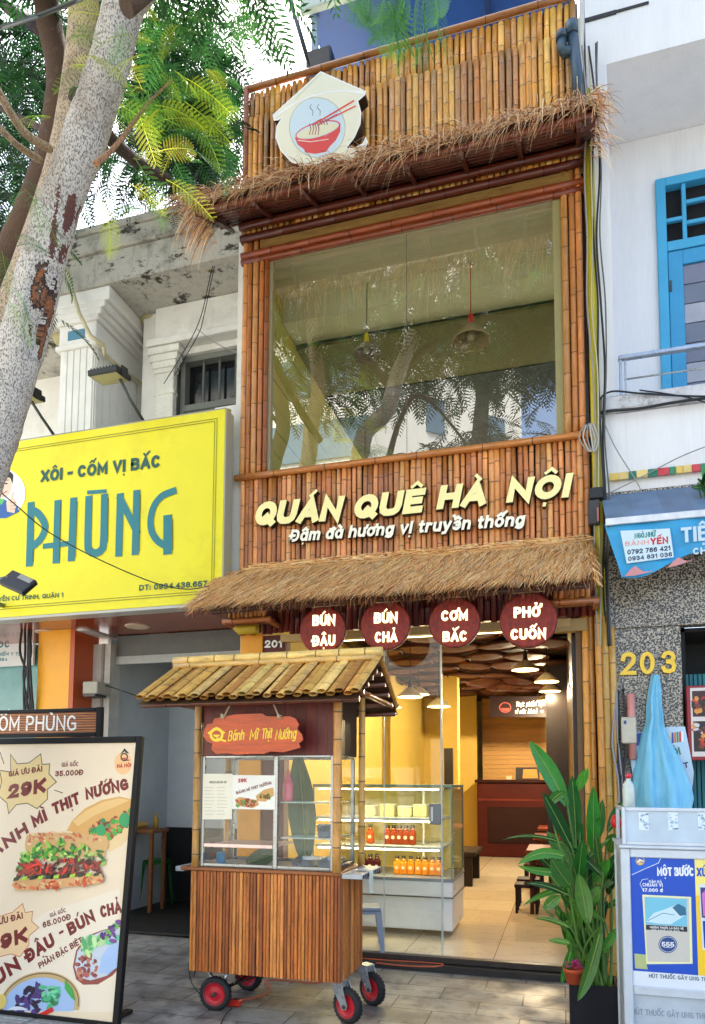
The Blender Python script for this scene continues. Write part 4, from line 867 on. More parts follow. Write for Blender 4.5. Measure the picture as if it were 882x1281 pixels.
P, r_ = smooth_path(pts, [.13, .135, .13, .12, .115, .11, .1, .095, .1, .1, .06], 6, .03, rnd); mb.tube(P, r_, 16, BK3)
mb.build('trunk', M_BARK, TR)
def limb(pts, r0, r1, c): 
    mb = MB(); P, r_ = smooth_path(pts, [r0+(r1-r0)*i/(len(pts)-1) for i in range(len(pts))], 5, .05, rnd); mb.tube(P, r_, 9, c); mb.build('limb', M_BARK, TR)
limb([AY(95, 120, 3.9), AY(150, 185, 4.6), AY(205, 222, 5.6), AY(250, 242, 6.2), AY(300, 225, 6.8)], .06, .02, sr(60, 44, 36))
limb([AY(120, 205, 3.3), AY(145, 182, 3.5), AY(185, 130, 3.8), AY(215, 100, 4.0)], .018, .006, sr(180, 130, 90))
limb([AY(62, 186, 3.75), AY(30, 165, 3.4), AY(0, 118, 3.0), AY(-30, 60, 2.8)], .028, .02, sr(206, 180, 150))
limb([AY(50, 200, 3.75), AY(20, 180, 3.4), AY(-20, 140, 3.0)], .024, .016, sr(200, 176, 146))
limb([AY(70, 170, 4.2), AY(30, 150, 4.6), AY(-30, 120, 5)], .03, .02, sr(70, 52, 42))
limb([AY(158, 10, 3.3), AY(250, -60, 3.6), AY(330, -90, 3.7), AY(470, -60, 3.2)], .05, .012, sr(90, 70, 56))
limb([AY(60, 40, 4.4), AY(10, 10, 5.2), AY(-60, -60, 6)], .07, .03, sr(70, 52, 42))
BR = [sr(182, 204, 48), sr(150, 188, 48), sr(200, 210, 70), sr(116, 164, 50)]; DG = [sr(28, 70, 34), sr(22, 56, 28), sr(38, 90, 40), sr(16, 44, 22)]; MG = [sr(66, 130, 54), sr(52, 112, 50), sr(90, 150, 60)]  # sunlit look put into BR, shaded look into DG
near, far = [], []
def clump(lst, x, y, Y, n, sp, L, cols, out=None, drop=.25):
    c0 = AY(x, y, Y)
    for i in range(n):
        a = rnd.uniform(0, 2*math.pi); el = rnd.uniform(-.75, .35); d = Vector((math.cos(a)*math.cos(el), math.sin(a)*math.cos(el), math.sin(el)-drop))
        if out: d = d*.8+Vector(out)
        p = c0+Vector((rnd.gauss(0, sp), rnd.gauss(0, sp), rnd.gauss(0, sp*.7)))
        lst.append((p, d, rnd.uniform(-.5, .5), L*rnd.uniform(.7, 1.2), jit(rnd.choice(cols), .2, rnd)))
for x, y, Y, n in ((200, 110, 4.1, 10), (225, 130, 4.0, 9), (190, 160, 3.8, 10), (165, 140, 3.7, 7), (240, 110, 4.4, 6), (215, 190, 4.0, 7), (185, 60, 4.0, 7), (160, 215, 3.6, 3), (235, 215, 4.2, 4), (170, 90, 3.7, 5)):
    clump(near, x, y, Y, int(n*.9)+1, .17, .31, BR+MG, (.35, -.2, .1))
for x, y, Y, n in ((78, 160, 3.4, 1), (20, 230, 3.0, 3), (0, 310, 3.1, 2), (5, 360, 3.2, 2), (35, 225, 3.0, 1)): clump(near, x, y, Y, n, .05, .24, MG+BR[1:2])
for x, y, Y, n in ((215, 15, 4.4, 9), (255, 8, 4.8, 8), (295, 8, 5.0, 9), (328, 10, 5.2, 9), (342, 0, 5.0, 7), (310, 22, 5.4, 5), (185, 10, 4.2, 6)): clump(near, x, y, Y, n, .15, .27, MG+DG[2:3])
for x, y, n in ((455, -8, 6), (482, 0, 8), (500, 6, 8), (535, -10, 7)):
    for i in range(n): near.append((AY(x+rnd.uniform(-8, 8), y+rnd.uniform(-10, 4), 2.9), (rnd.uniform(-.5, .5), rnd.uniform(-.3, .3), -1), rnd.uniform(-1.2, 1.2), rnd.uniform(.18, .3), jit(rnd.choice([MG[1], MG[2], MG[0]]), .15, rnd)))
for x in range(185, 310, 18):
    for y in range(40, 222, 18):
        k = (x-180)/130; clump(far, min(282, x)+rnd.uniform(-12, 12), y+rnd.uniform(-10, 10), rnd.uniform(6.6, 8.5), 13 if rnd.random() > .18 else 3, .2, .40, DG+([MG[1]] if rnd.random() < .3 else []))
for x in range(-20, 95, 17):
    for y in range(20, 380, 24):
        if rnd.random() < .8 and (y < 215 or x < 40): clump(far, x+rnd.uniform(-10, 10), y+rnd.uniform(-10, 10), rnd.uniform(5.0, 7.5), 10, .2, .38, DG)
for x in range(95, 190, 20):
    for y in range(-10, 220, 26): clump(far, x, y+rnd.uniform(-10, 10), rnd.uniform(5.5, 8), 5, .22, .36, DG+MG[:1])
for x in range(90, 260, 22):
    for y in (248,):
        if rnd.random() < .8 and (y < 215 or x < 40): clump(far, x+rnd.uniform(-8, 8), y+rnd.uniform(-8, 8)-(x-90)*.14, rnd.uniform(5.6, 6.4), 4, .1, .24, DG[2:3]+MG[:2])
for i in range(1500):      # the rest of the crown, above the frame
    far.append((Vector((rnd.uniform(-5.2, .9), rnd.uniform(1.8, 4.6), 7.95+abs(rnd.gauss(0, .75)))), (rnd.uniform(-1, 1), rnd.uniform(-1, 1), -.3), rnd.uniform(-.6, .6), rnd.uniform(.4, .6), jit(rnd.choice(DG), .2, rnd)))
for i in range(70):  # extra fronds added out of view to shade the trunk
    far.append((Vector((rnd.uniform(-3.6, -1.2), rnd.uniform(4.2, 5.3), 8.3+abs(rnd.gauss(0, .6)))), (rnd.uniform(-1, 1), rnd.uniform(-1, 1), -.15), rnd.uniform(-.6, .6), rnd.uniform(.4, .55), jit(rnd.choice(DG), .2, rnd)))
fronds('near_foliage', near, True, M_FROND, TR); fronds('crown', far, False, M_FROND, TR)
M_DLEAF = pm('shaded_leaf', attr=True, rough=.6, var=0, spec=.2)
M_DBARK = pm('dark_bark', attr=True, rough=.95, var=.3, scale=12, bump=.4, bscale=40)
# two trees behind the camera, reflected in the window
def back_tree(name, label, trunk, limbs, blobs, n, seed):  # leaves and bark coloured near black to paint the shaded silhouette
    rn = random.Random(seed); t = thing(name, label, 'tree', tuple(trunk[0])); mb = MB()
    P, r_ = smooth_path(trunk, [.26-.12*i/(len(trunk)-1) for i in range(len(trunk))], 5, .03, rn); mb.tube(P, r_, 14, sr(44, 34, 28)); mb.build('trunk', M_DBARK, t)
    for l in limbs:
        mb = MB(); P, r_ = smooth_path(l, [.13-.09*i/(len(l)-1) for i in range(len(l))], 5, .04, rn); mb.tube(P, r_, 9, sr(44, 34, 28)); mb.build('limb', M_DBARK, t)
    pl = []
    for (c0, s) in blobs:
        for i in range(n):
            a = rn.uniform(0, 6.283); p = Vector(c0)+Vector((rn.gauss(0, s[0]), rn.gauss(0, s[1]), rn.gauss(0, s[2])))
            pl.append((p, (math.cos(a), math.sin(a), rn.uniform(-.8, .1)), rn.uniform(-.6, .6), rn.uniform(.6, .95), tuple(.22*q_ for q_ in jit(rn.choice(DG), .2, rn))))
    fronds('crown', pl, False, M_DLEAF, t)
def mir(x, y, Ym): p = AY(x, y, Ym); return Vector((p.x, 13-Ym, p.z))
limb([Vector((-2.1, 3.6, 7.45)), Vector((-1.5, 3.4, 8.0)), Vector((-.6, 3.1, 8.4)), Vector((.4, 2.8, 8.7))], .07, .02, sr(60, 44, 36))
limb([Vector((-2.2, 3.6, 7.2)), Vector((-2.7, 3.4, 7.9)), Vector((-3.6, 3.2, 8.5)), Vector((-4.6, 3.0, 8.9))], .07, .02, sr(60, 44, 36))
limb([Vector((-1.85, 3.6, 7.95)), Vector((-1.6, 3.9, 8.6)), Vector((-1.2, 4.3, 9.3))], .08, .02, sr(60, 44, 36))
t2 = [Vector((mir(590, 700, 17).x, -4, -.1))]+[mir(x, y, 17) for x, y in ((592, 650), (598, 590), (600, 540), (603, 490), (598, 450))]
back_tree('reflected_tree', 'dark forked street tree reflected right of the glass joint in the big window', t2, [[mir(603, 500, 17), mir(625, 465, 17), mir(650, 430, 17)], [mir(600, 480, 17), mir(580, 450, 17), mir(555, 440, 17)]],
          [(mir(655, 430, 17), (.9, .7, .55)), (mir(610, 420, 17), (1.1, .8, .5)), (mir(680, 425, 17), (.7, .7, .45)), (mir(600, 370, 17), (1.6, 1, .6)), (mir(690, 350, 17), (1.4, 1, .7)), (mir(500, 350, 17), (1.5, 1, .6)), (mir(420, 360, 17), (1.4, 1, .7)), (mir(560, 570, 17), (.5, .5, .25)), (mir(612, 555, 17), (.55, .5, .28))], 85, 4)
# ------------------------------------------------------------------ print helpers: layouts measured on the sign's own plane
def uv(f, x, y):
    d = ray(x, y); t = (f[0]-CAM).dot(f[3])/d.dot(f[3]); p = CAM+d*t-f[0]; return (p.dot(f[1]), p.dot(f[2]))
def ppx(mb, f, pts, col, layer=1, depth=0, side=None):
    mb.prism([uv(f, x, y) for x, y in pts], fo(f, 0, 0, layer*.0003), depth, col, side)
def rpx(mb, f, pts, tpx, col, layer=1, closed=False):
    q = [uv(f, x, y) for x, y in pts]; a = uv(f, pts[0][0], pts[0][1]); b = uv(f, pts[0][0]+1, pts[0][1]); k = math.hypot(b[0]-a[0], b[1]-a[1])
    mb.ribbon(q, tpx*k, fo(f, 0, 0, layer*.0003), 0, col, closed=closed)
def tpx(mb, s, f, p0, p1, hpx, t=.2, ws=1., col=(0, 0, 0), depth=0, side=None, shear=0., track=.14, layer=3, wob=0):
    a = Vector(uv(f, *p0)); b = Vector(uv(f, *p1)); d = b-a; W_ = d.length; d.normalize()
    h = abs(uv(f, p0[0], p0[1]-hpx)[1]-a.y)
    U = f[1]*d.x+f[2]*d.y; V = f[2]*d.x-f[1]*d.y; V = V+U*shear
    text(mb, s, (f[0]+f[1]*a.x+f[2]*a.y+f[3]*layer*.0003, U, V, f[3]), h, t, ws, track, 0, col, side, depth, W_, wob=wob)
def ell(cx, cy, rx, ry, n=28, a0=0, a1=360, rot=0):
    out = []
    for i in range(n if a1-a0 == 360 else n+1):
        a = R(a0+(a1-a0)*i/n); x, y = rx*math.cos(a), ry*math.sin(a); out.append((cx+x*math.cos(rot)-y*math.sin(rot), cy+x*math.sin(rot)+y*math.cos(rot)))
    return out
def blobs(mb, f, inside, box, n, size, cols, rnd, layer=4, elong=1.6):
    k = 0; tries = 0
    while k < n and tries < n*30:
        tries += 1; x, y = rnd.uniform(box[0], box[2]), rnd.uniform(box[1], box[3])
        if not inside(x, y): continue
        s = size*rnd.uniform(.6, 1.3); rot = rnd.uniform(0, 3.14); m_ = rnd.randint(6, 9)
        P = [(a, b) for a, b in ell(0, 0, s*elong, s, m_)]; P = [(a*rnd.uniform(.7, 1.15), b*rnd.uniform(.7, 1.15)) for a, b in P]
        P = [(x+a*math.cos(rot)-b*math.sin(rot), y+a*math.sin(rot)+b*math.cos(rot)) for a, b in P]
        ppx(mb, f, P, jit(rnd.choice(cols), .2, rnd), layer+k*.15); k += 1
def inpoly(P):
    def f(x, y):
        c = False; j = len(P)-1
        for i in range(len(P)):
            if (P[i][1] > y) != (P[j][1] > y) and x < (P[j][0]-P[i][0])*(y-P[i][1])/(P[j][1]-P[i][1])+P[i][0]: c = not c
            j = i
        return c
    return f
def leafouts(mb, f, x, y, L, W, ang, col, layer): # a single painted leaf
    P = [(0, 0), (L*.3, W*.5), (L*.65, W*.45), (L, 0), (L*.65, -W*.45), (L*.3, -W*.5)]; ca, sa = math.cos(ang), math.sin(ang)
    ppx(mb, f, [(x+a*ca-b*sa, y+a*sa+b*ca) for a, b in P], col, layer)
M_PRINT = pm('print', attr=True, rough=.42, var=.03, scale=3); M_LET = pm('letter_face', attr=True, rough=.4, var=.04, scale=4)
CREAM = sr(255, 242, 168)

# ------------------------------------------------------------------ name lettering on the bamboo
F0 = fr((0, FY-.045, 0)); NS = thing('name_sign', 'cream raised name lettering with black sides over a smaller slogan on the bamboo panel', 'sign', (-1.4, FY-.04, 4.0))
FN = fr((0, FY-.095, 0)); mb = MB(); blk = (.012, .010, .010)
k3 = .0
for s, p0, p1 in (('QUÁN', (317, 658), (424, 651)), ('QUÊ', (441, 650), (527, 641)), ('HÀ', (546, 637.5), (606, 632)), ('NỘI', (633, 629), (711, 622))):
    tpx(mb, s, FN, p0, p1, 29.5, .285, 1., CREAM, .07, blk, .2, .12)
mb.build('name_lettering', M_LET, NS)
mb = MB(); tpx(mb, 'Đậm đà hương vị truyền thống', FN, (362, 678), (655, 657.5), 15, .215, .9, sr(255, 250, 226), .05, blk, .18, .13); mb.build('slogan_lettering', M_LET, NS)

# ------------------------------------------------------------------ round basket signs
def round_sign(cx, cy, rp, l1, b1, l2, b2, h, label):
    Y = 6.08; c = AY(cx, cy, Y); r = rp*(AY(cx+1, cy, Y)-c).length*1.0
    t = thing('round_sign', label, 'sign', tuple(c), 'round basket signs hanging under the lower awning')
    mb = MB(); n = 10; pr = [(r, 0), (r*1.0, .025), (r*.985, .04)]
    for i in range(1, n+1): rr = r*(1-i/n*.995); pr.append((rr, .036+.012*(i/n)+(.004 if i % 2 else 0)))
    mb.lathe(pr, tuple(c), 40, sr(122, 34, 26), 'y', colf=lambda i: sr(66, 22, 18) if i < 2 else jit(sr(134, 38, 25), .2, rnd))
    mb.build('tray', pm('woven_tray', attr=True, rough=.6, var=.45, scale=40, stretch=(1, 1, .25), bump=.3, bscale=90), t)
    mb = MB(); f = fr((c.x, Y-.06, c.z))
    tpx(mb, l1, f, *b1, h, .235, .8, sr(255, 246, 190), .012, sr(180, 120, 50), 0, .12); tpx(mb, l2, f, *b2, h, .235, .8, sr(255, 246, 190), .012, sr(180, 120, 50), 0, .12)
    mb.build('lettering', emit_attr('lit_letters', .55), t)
    mb = MB(); mb.tube([(c.x, Y, c.z+r*.96), (c.x, Y+.02, c.z+r+.12)], .004, 6, sr(60, 40, 30)); mb.build('hanger', pm('cord_plain', attr=True, rough=.8, var=.1), t)
round_sign(405, 789, 28.5, 'BÚN', ((391, 783), (419, 782)), 'ĐẬU', ((391, 808.5), (419, 807.5)), 13.5, 'dark red round basket sign reading BÚN ĐẬU')
round_sign(483, 783, 31, 'BÚN', ((468, 780), (497, 779)), 'CHẢ', ((469, 804), (497, 803)), 13.5, 'dark red round basket sign reading BÚN CHẢ')
round_sign(569, 780, 32, 'CƠM', ((552, 777), (585, 776)), 'BẮC', ((554, 803), (584, 802)), 13, 'dark red round basket sign reading CƠM BẮC')
round_sign(661, 777, 36, 'PHỞ', ((643, 773), (676, 771.5)), 'CUỐN', ((639, 800.5), (683, 799)), 13.5, 'largest dark red round basket sign reading PHỞ CUỐN')
mb = MB(); f = fr((0, FY-.05, 0)); tpx(mb, '201', f, (331, 810.5), (353, 810), 9.5, .24, 1, sr(250, 248, 240), .015, sr(150, 150, 150)); tag(mb.build('house_number', M_LET), 'small white house number 201 on the dark red door jamb', 'number')
mb = MB(); f = fr((0, 6.44, 0)); g = sr(232, 188, 62)
for ch, a, b in (('2', (777, 845), (796, 844.5)), ('0', (801, 844), (819, 843.5)), ('3', (828, 843), (846, 842.5))): tpx(mb, ch, f, a, b, 29, .2, 1, g, .02, sr(120, 84, 20))
tag(mb.build('house_number', pm('brass', attr=True, rough=.35, var=.15, metal=.4)), 'large brass coloured house number 203 on the speckled granite', 'number')

# ------------------------------------------------------------------ logo sign
LS = thing('logo_sign', 'cream hut shaped light box with a red noodle bowl and chopsticks', 'sign', tuple(AY(400, 150, 6.35)))
FL = fr((AY(400, 150, 6.28).x, 6.28, AY(400, 150, 6.28).z)); cv = lambda P: [(280+x*.2721, 60+y*.2721) for x, y in P]
out = [(445, 110), (650, 200), (648, 215), (615, 243), (630, 300), (626, 350), (600, 410), (560, 462), (600, 462), (640, 440), (652, 415), (660, 432), (648, 470), (610, 500), (560, 516), (520, 512), (500, 498), (440, 528), (370, 542), (310, 522), (262, 470), (240, 410), (245, 360), (268, 318), (250, 330), (232, 332), (227, 308)]
mb = MB(); IV = sr(240, 235, 210)
ppx(mb, FL, cv(out), IV, 0, .13, (.012, .012, .012))
rpx(mb, FL, cv(out), 1.4, sr(250, 250, 250), 1, True)
ppx(mb, FL, cv(ell(430, 366, 126, 136, 36, rot=-.1)), sr(206, 226, 238), 1); rpx(mb, FL, cv(ell(430, 366, 128, 138, 36, rot=-.1)), .8, sr(176, 176, 150), 2, True)
rpx(mb, FL, cv([(232, 318), (270, 290), (330, 252), (400, 222), (480, 203), (560, 196), (645, 206)]), 2.0, sr(252, 252, 252), 3)
rpx(mb, FL, cv([(330, 236), (445, 118)]), .8, sr(200, 196, 160), 3)
RD = sr(222, 26, 30)
ppx(mb, FL, cv([(325, 410), (345, 418), (400, 420), (470, 405), (520, 375), (537, 345), (535, 385), (515, 425), (488, 452), (470, 478), (420, 487), (375, 480), (368, 465), (340, 445)]), RD, 4)
rpx(mb, FL, cv(ell(432, 378, 104, 34, 24, rot=-.28)), 1.3, RD, 5, True); ppx(mb, FL, cv(ell(432, 380, 96, 26, 24, rot=-.28)), sr(232, 226, 190), 4.5)
for a, b, c_ in ((395, 340, 398), (408, 332, 410), (420, 326, 424), (432, 322, 438)):
    rpx(mb, FL, cv([(a, 350), (a+6, 372), (c_-4, 398)]), 1.1, sr(150, 30, 60), 6); rpx(mb, FL, cv([(a+18, b+6), (a+30, b), (a+42, b+20), (a+44, 352)]), .9, sr(120, 40, 60), 6)
rpx(mb, FL, cv([(415, 352), (595, 245)]), 2.2, RD, 7); rpx(mb, FL, cv([(440, 350), (604, 268)]), 1.8, RD, 7); rpx(mb, FL, cv([(455, 340), (520, 305)]), .9, sr(60, 40, 80), 8)
rpx(mb, FL, cv([(342, 425), (400, 432), (480, 420)]), .9, sr(250, 230, 225), 6)
for x in (404, 438): rpx(mb, FL, cv([(x-2, 260), (x-8, 275), (x+6, 290), (x+4, 310)]), .8, sr(70, 70, 70), 4)
mb.build('light_box', pm('logo_face', attr=True, rough=.3, var=.02), LS)

# ------------------------------------------------------------------ yellow shop sign
YS = thing('yellow_signboard', 'large bright yellow signboard with teal lettering and a thumbs up portrait', 'sign', (-4.7, 6.3, 3.43))
FYS = fr((-3.2, 6.285, 3.43)); YEL = sr(238, 226, 24); TEAL = sr(24, 120, 132); DGN = sr(20, 84, 74)
mb = MB(); mb.box((-6.6, 6.29, 3.43), (-3.195, 6.45, 5.41), YEL); mb.box((-6.62, 6.295, 3.40), (-3.18, 6.46, 3.428), sr(190, 190, 186)); mb.box((-3.193, 6.292, 3.43), (-3.18, 6.46, 5.42), sr(170, 168, 150)); mb.box((-6.6, 6.292, 5.411), (-3.19, 6.46, 5.425), sr(150, 150, 146))
mb.build('panel', pm('yellow_sheet', attr=True, rough=.32, var=.05, scale=1.5, dirt=sr(196, 176, 30), dirt_scale=1.3, dirt_amt=.35, bump=.06, bscale=3), YS)
mb = MB()
def cp(P): return [(x*.3175, 560+y*.3175) for x, y in P]
for e in (.09, .115):
    mb.ribbon([(-3.39, e), (-.04-e+.05, e), (-.04-e+.05, 1.98-e), (-3.39, 1.98-e)], .006, fo(FYS, 0, 0, .0008), 0, sr(110, 110, 30), closed=True)
tpx(mb, 'XÔI - CỐM VỊ BẮC', FYS, (51, 603.5), (200, 584.5), 15, .25, .95, DGN, layer=3)
_bl = [3]
def bar(P, t=27):
    _bl[0] += .5
    if len(P) > 4: P = [(v.x, v.y) for v in smooth_path([(a_, b_, 0) for a_, b_ in P], [1]*len(P), 5)[0]]
    rpx(mb, FYS, cp(P), t*.3175, TEAL, _bl[0])
bar([(116, 452), (122, 230)]); bar([(124, 245), (150, 260), (174, 295), (176, 325), (158, 362), (124, 392)], 25)
bar([(221, 440), (228, 222)]); bar([(281, 432), (290, 212)]); bar([(178, 388), (285, 376)], 18)
bar([(350, 205), (346, 372), (352, 404), (375, 416), (400, 402), (408, 368), (412, 198)]); bar([(350, 176), (413, 172)], 13)
bar([(468, 414), (474, 195)]); bar([(474, 200), (538, 330)], 24); bar([(533, 408), (539, 182)])
bar([(683, 172), (640, 190), (608, 228), (594, 280), (598, 330), (622, 368), (655, 388)], 25); bar([(661, 402), (661, 284)], 34)
for P in ([(131, 400), (131, 450)], [(305, 215), (297, 430)], [(427, 200), (424, 372)], [(553, 185), (549, 408)], [(682, 284), (681, 402)], [(240, 225), (234, 440)]): rpx(mb, FYS, cp(P), .7, sr(40, 60, 30), 12)
tpx(mb, 'NGUYỄN CƯ TRINH, QUẬN 1', FYS, (-17, 753.5), (79, 747), 5.6, .2, .9, DGN); tpx(mb, 'DT: 0934.438.657', FYS, (174, 739), (259, 733.5), 7.2, .22, 1, DGN)
mb.build('lettering', M_PRINT, YS)
mb = MB(); q = lambda P: P
ppx(mb, FYS, ell(-2, 617, 34, 32, 36), sr(244, 244, 244), 2)
ppx(mb, FYS, [(-22, 647), (-16, 628), (-4, 622), (8, 626), (22, 634), (24, 640), (8, 648), (-8, 649)], sr(36, 92, 160), 3); ppx(mb, FYS, [(-6, 624), (2, 632), (6, 624)], sr(90, 190, 90), 4)
ppx(mb, FYS, ell(2, 607, 13, 16, 22), sr(240, 200, 176), 5); ppx(mb, FYS, [(-14, 604), (-12, 590), (-2, 585), (10, 587), (17, 594), (16, 606), (13, 598), (4, 596), (-6, 599), (-11, 606)], sr(20, 18, 20), 6)
for x in (-2, 8): ppx(mb, FYS, ell(x, 605, 2, 1, 8), sr(20, 18, 18), 6); rpx(mb, FYS, [(x-3, 601), (x+3, 600.5)], .9, sr(30, 20, 20), 6)
rpx(mb, FYS, [(-1, 615), (4, 617), (9, 614.5)], 1, sr(150, 60, 60), 6)
ppx(mb, FYS, [(8, 628), (9, 640), (18, 642), (21, 630), (20, 626), (17, 624), (18, 616), (15, 615), (13, 624)], sr(240, 200, 176), 7)
for y in (629, 633, 637): rpx(mb, FYS, [(13, y), (20, y-.5)], .5, sr(120, 80, 60), 8)
mb.build('portrait', M_PRINT, YS)

# ------------------------------------------------------------------ menu stand-up board
MT, MBt = AY(180, 921, 4.48), AY(150, 1281, 4.29)
Vv = Vector((0, MT.y-MBt.y, MT.z-.004)).normalized(); FM = (Vector((-2.88, 4.29, .004)), Vector((1, 0, 0)), Vv, Vector((1, 0, 0)).cross(Vv)); HB = (MT.z-.004)/Vv.z; WB = 1.36
MS = thing('menu_board', 'tall black framed standing menu poster with sandwich pictures and prices', 'menu board', (-3.4, 4.29, 0))
Mx = Matrix((FM[1], FM[3]*-1, FM[2])).transposed().to_4x4(); Mx.translation = FM[0]
mb = MB(); k = (.010, .010, .011)
mb.bbox((-.045, -.012, 0), (0, .035, HB), .004, k, Mx); mb.bbox((-WB, -.012, 0), (-WB+.045, .035, HB), .004, k, Mx); mb.bbox((-WB+.046, -.011, HB-.045), (-.046, .034, HB), .004, k, Mx); mb.bbox((-WB+.046, -.011, .0), (-.046, .034, .03), .004, k, Mx)
mb.box((-WB+.04, .012, .04), (-.04, .03, HB-.04), (.02, .02, .02), Mx)
for x in (-WB+.1, -.12): mb.bbox((FM[0].x+x-.03, 4.25, 0), (FM[0].x+x+.03, 4.6, .028), .004, k)
mb.build('frame', pm('black_frame', attr=True, rough=.5, var=.2, spec=.2), MS)
FP = fo(FM, 0, 0, -.008); rnd = random.Random(44)
mb = MB(); BG = sr(244, 222, 190); mb.prism([(-WB+.044, .028), (-.044, .028), (-.044, HB-.044), (-WB+.044, HB-.044)], FP, .003, BG)
MA = sr(120, 18, 22); ppx(mb, FP, [(0, 1180), (60, 1140), (150, 1112), (148, 1190), (142, 1266), (0, 1266)], sr(246, 230, 206), .5)
def px(P, s=.2268, oy=900): return [(x*s, oy+y*s) for x, y in P]
star = [(58, 192), (95, 245), (160, 240), (225, 190), (232, 248), (275, 245), (270, 300), (312, 345), (262, 385), (262, 440), (205, 492), (150, 462), (90, 470), (48, 520), (38, 460), (-10, 420), (-5, 280), (60, 290)]
ppx(mb, FP, px(star), sr(236, 206, 142), 1); rpx(mb, FP, px(star), .8, sr(30, 20, 16), 2, True)
for P in ([(0, 180), (22, 245)], [(300, 390), (345, 405)], [(0, 290), (10, 340), (0, 385)]): rpx(mb, FP, px(P), .8, sr(30, 20, 16), 2)
tpx(mb, 'GIÁ ƯU ĐÃI', FP, (11, 972), (53, 965), 7, .24, .9, MA); tpx(mb, '29K', FP, (10, 1000), (57, 991), 18, .3, 1, MA, shear=.1)
tpx(mb, 'GIÁ GỐC', FP, (77, 959.5), (98, 958.5), 5.5, .2, .9, MA); tpx(mb, '35.000Đ', FP, (69, 971.5), (104, 969.5), 7, .22, .9, MA)
tpx(mb, 'BÁNH', FP, (-24, 1086), (37, 1041), 16, .295, .95, MA); tpx(mb, 'MÌ', FP, (43, 1036), (60, 1026), 16, .295, .95, MA); tpx(mb, 'THỊT', FP, (68, 1020), (101, 1005), 16, .295, .95, MA); tpx(mb, 'NƯỚNG', FP, (108, 1001), (161, 988), 15.5, .295, .95, MA)
ppx(mb, FP, ell(154, 955, 11, 14, 24), sr(250, 196, 138), 1); tpx(mb, 'HÀ NỘI', FP, (146.5, 961), (164, 959.5), 5, .26, .9, sr(200, 30, 30))
rpx(mb, FP, ell(155.5, 947, 4, 4.5, 16), 1.4, (.01, .01, .01), 3, True); ppx(mb, FP, [(150, 944), (156, 936), (162, 943), (158, 942), (156, 940), (153, 942)], (.01, .01, .01), 4); ppx(mb, FP, ell(155.5, 948, 2.6, 2.2, 10, 0, 180), sr(210, 40, 40), 4); rpx(mb, FP, [(156, 951), (161, 951)], 1.2, (.01, .01, .01), 4)
# rear roll
roll = [(368, 615), (400, 555), (470, 490), (560, 445), (660, 425), (722, 440), (722, 640), (680, 690), (600, 735), (590, 660), (460, 630)]
ppx(mb, FP, px(roll), sr(226, 170, 92), 2); ppx(mb, FP, px([(400, 560), (480, 500), (570, 455), (660, 435), (715, 445), (640, 480), (520, 530), (430, 590)]), sr(240, 196, 124), 3); ppx(mb, FP, px([(600, 735), (600, 670), (700, 590), (722, 570), (722, 640), (680, 690)]), sr(240, 206, 150), 3)
fil = px([(450, 620), (560, 560), (722, 500), (722, 570), (640, 640), (590, 665)])
blobs(mb, FP, inpoly(fil), (100, 1010, 164, 1052), 50, 2.4, [sr(176, 80, 52), sr(110, 52, 36), sr(214, 120, 70), sr(90, 40, 30), sr(230, 150, 90)], rnd, 4); blobs(mb, FP, inpoly(fil), (100, 1008, 164, 1050), 16, 2.8, [sr(40, 150, 80), sr(70, 170, 60)], rnd, 12, 1.1)
ppx(mb, FP, px(ell(558, 612, 28, 34, 14)), sr(36, 160, 90), 16); ppx(mb, FP, px(ell(690, 555, 32, 42, 14)), sr(40, 156, 92), 16)
# front sandwich
ppx(mb, FP, px([(150, 640), (240, 625), (440, 625), (590, 645), (605, 690), (590, 720), (580, 760), (150, 760), (140, 690)]), sr(222, 176, 112), 18); blobs(mb, FP, inpoly(px([(150, 640), (240, 622), (440, 622), (590, 650), (560, 670), (330, 665), (160, 690)])), (30, 1038, 136, 1060), 60, 1.6, [sr(200, 100, 70), sr(236, 200, 150), sr(214, 130, 86)], rnd, 20)
gr = px([(165, 690), (300, 665), (430, 690), (560, 680), (585, 760), (590, 850), (500, 800), (300, 780), (100, 850), (110, 770)])
blobs(mb, FP, inpoly(gr), (20, 1050, 136, 1094), 120, 2.0, [sr(90, 170, 50), sr(150, 200, 70), sr(50, 130, 50), sr(200, 220, 120), sr(40, 110, 56)], rnd, 30, 2.6)
mt = px([(100, 840), (140, 790), (280, 770), (420, 770), (560, 790), (575, 870), (500, 885), (300, 880), (85, 880)])
blobs(mb, FP, inpoly(mt), (18, 1072, 134, 1102), 130, 2.2, [sr(92, 30, 26), sr(140, 44, 36), sr(60, 22, 20), sr(186, 70, 50), sr(120, 60, 50)], rnd, 50, 2.4); blobs(mb, FP, inpoly(mt), (18, 1072, 134, 1092), 14, 1.8, [sr(226, 60, 40)], rnd, 72, 3)
def p2(P): return px(P, .2268, 1080)
ppx(mb, FP, p2([(78, 120), (100, 80), (330, 88), (570, 55), (582, 90), (560, 112), (300, 138), (100, 150)]), sr(226, 170, 110), 74); blobs(mb, FP, inpoly(p2([(85, 112), (330, 96), (575, 60), (560, 112), (300, 135), (100, 146)])), (17, 1092, 132, 1114), 50, 1.8, [sr(206, 70, 40), sr(226, 120, 70), sr(240, 200, 140)], rnd, 76, 2.4)
for i in range(11):
    x = 85+i*44; ppx(mb, FP, p2([(x, 98-i*2.6), (x+30, 93-i*2.6), (x+38, 72-i*2.4), (x+8, 78-i*2.4)]), sr(176, 220, 70) if i % 2 else sr(24, 60, 30), 86)
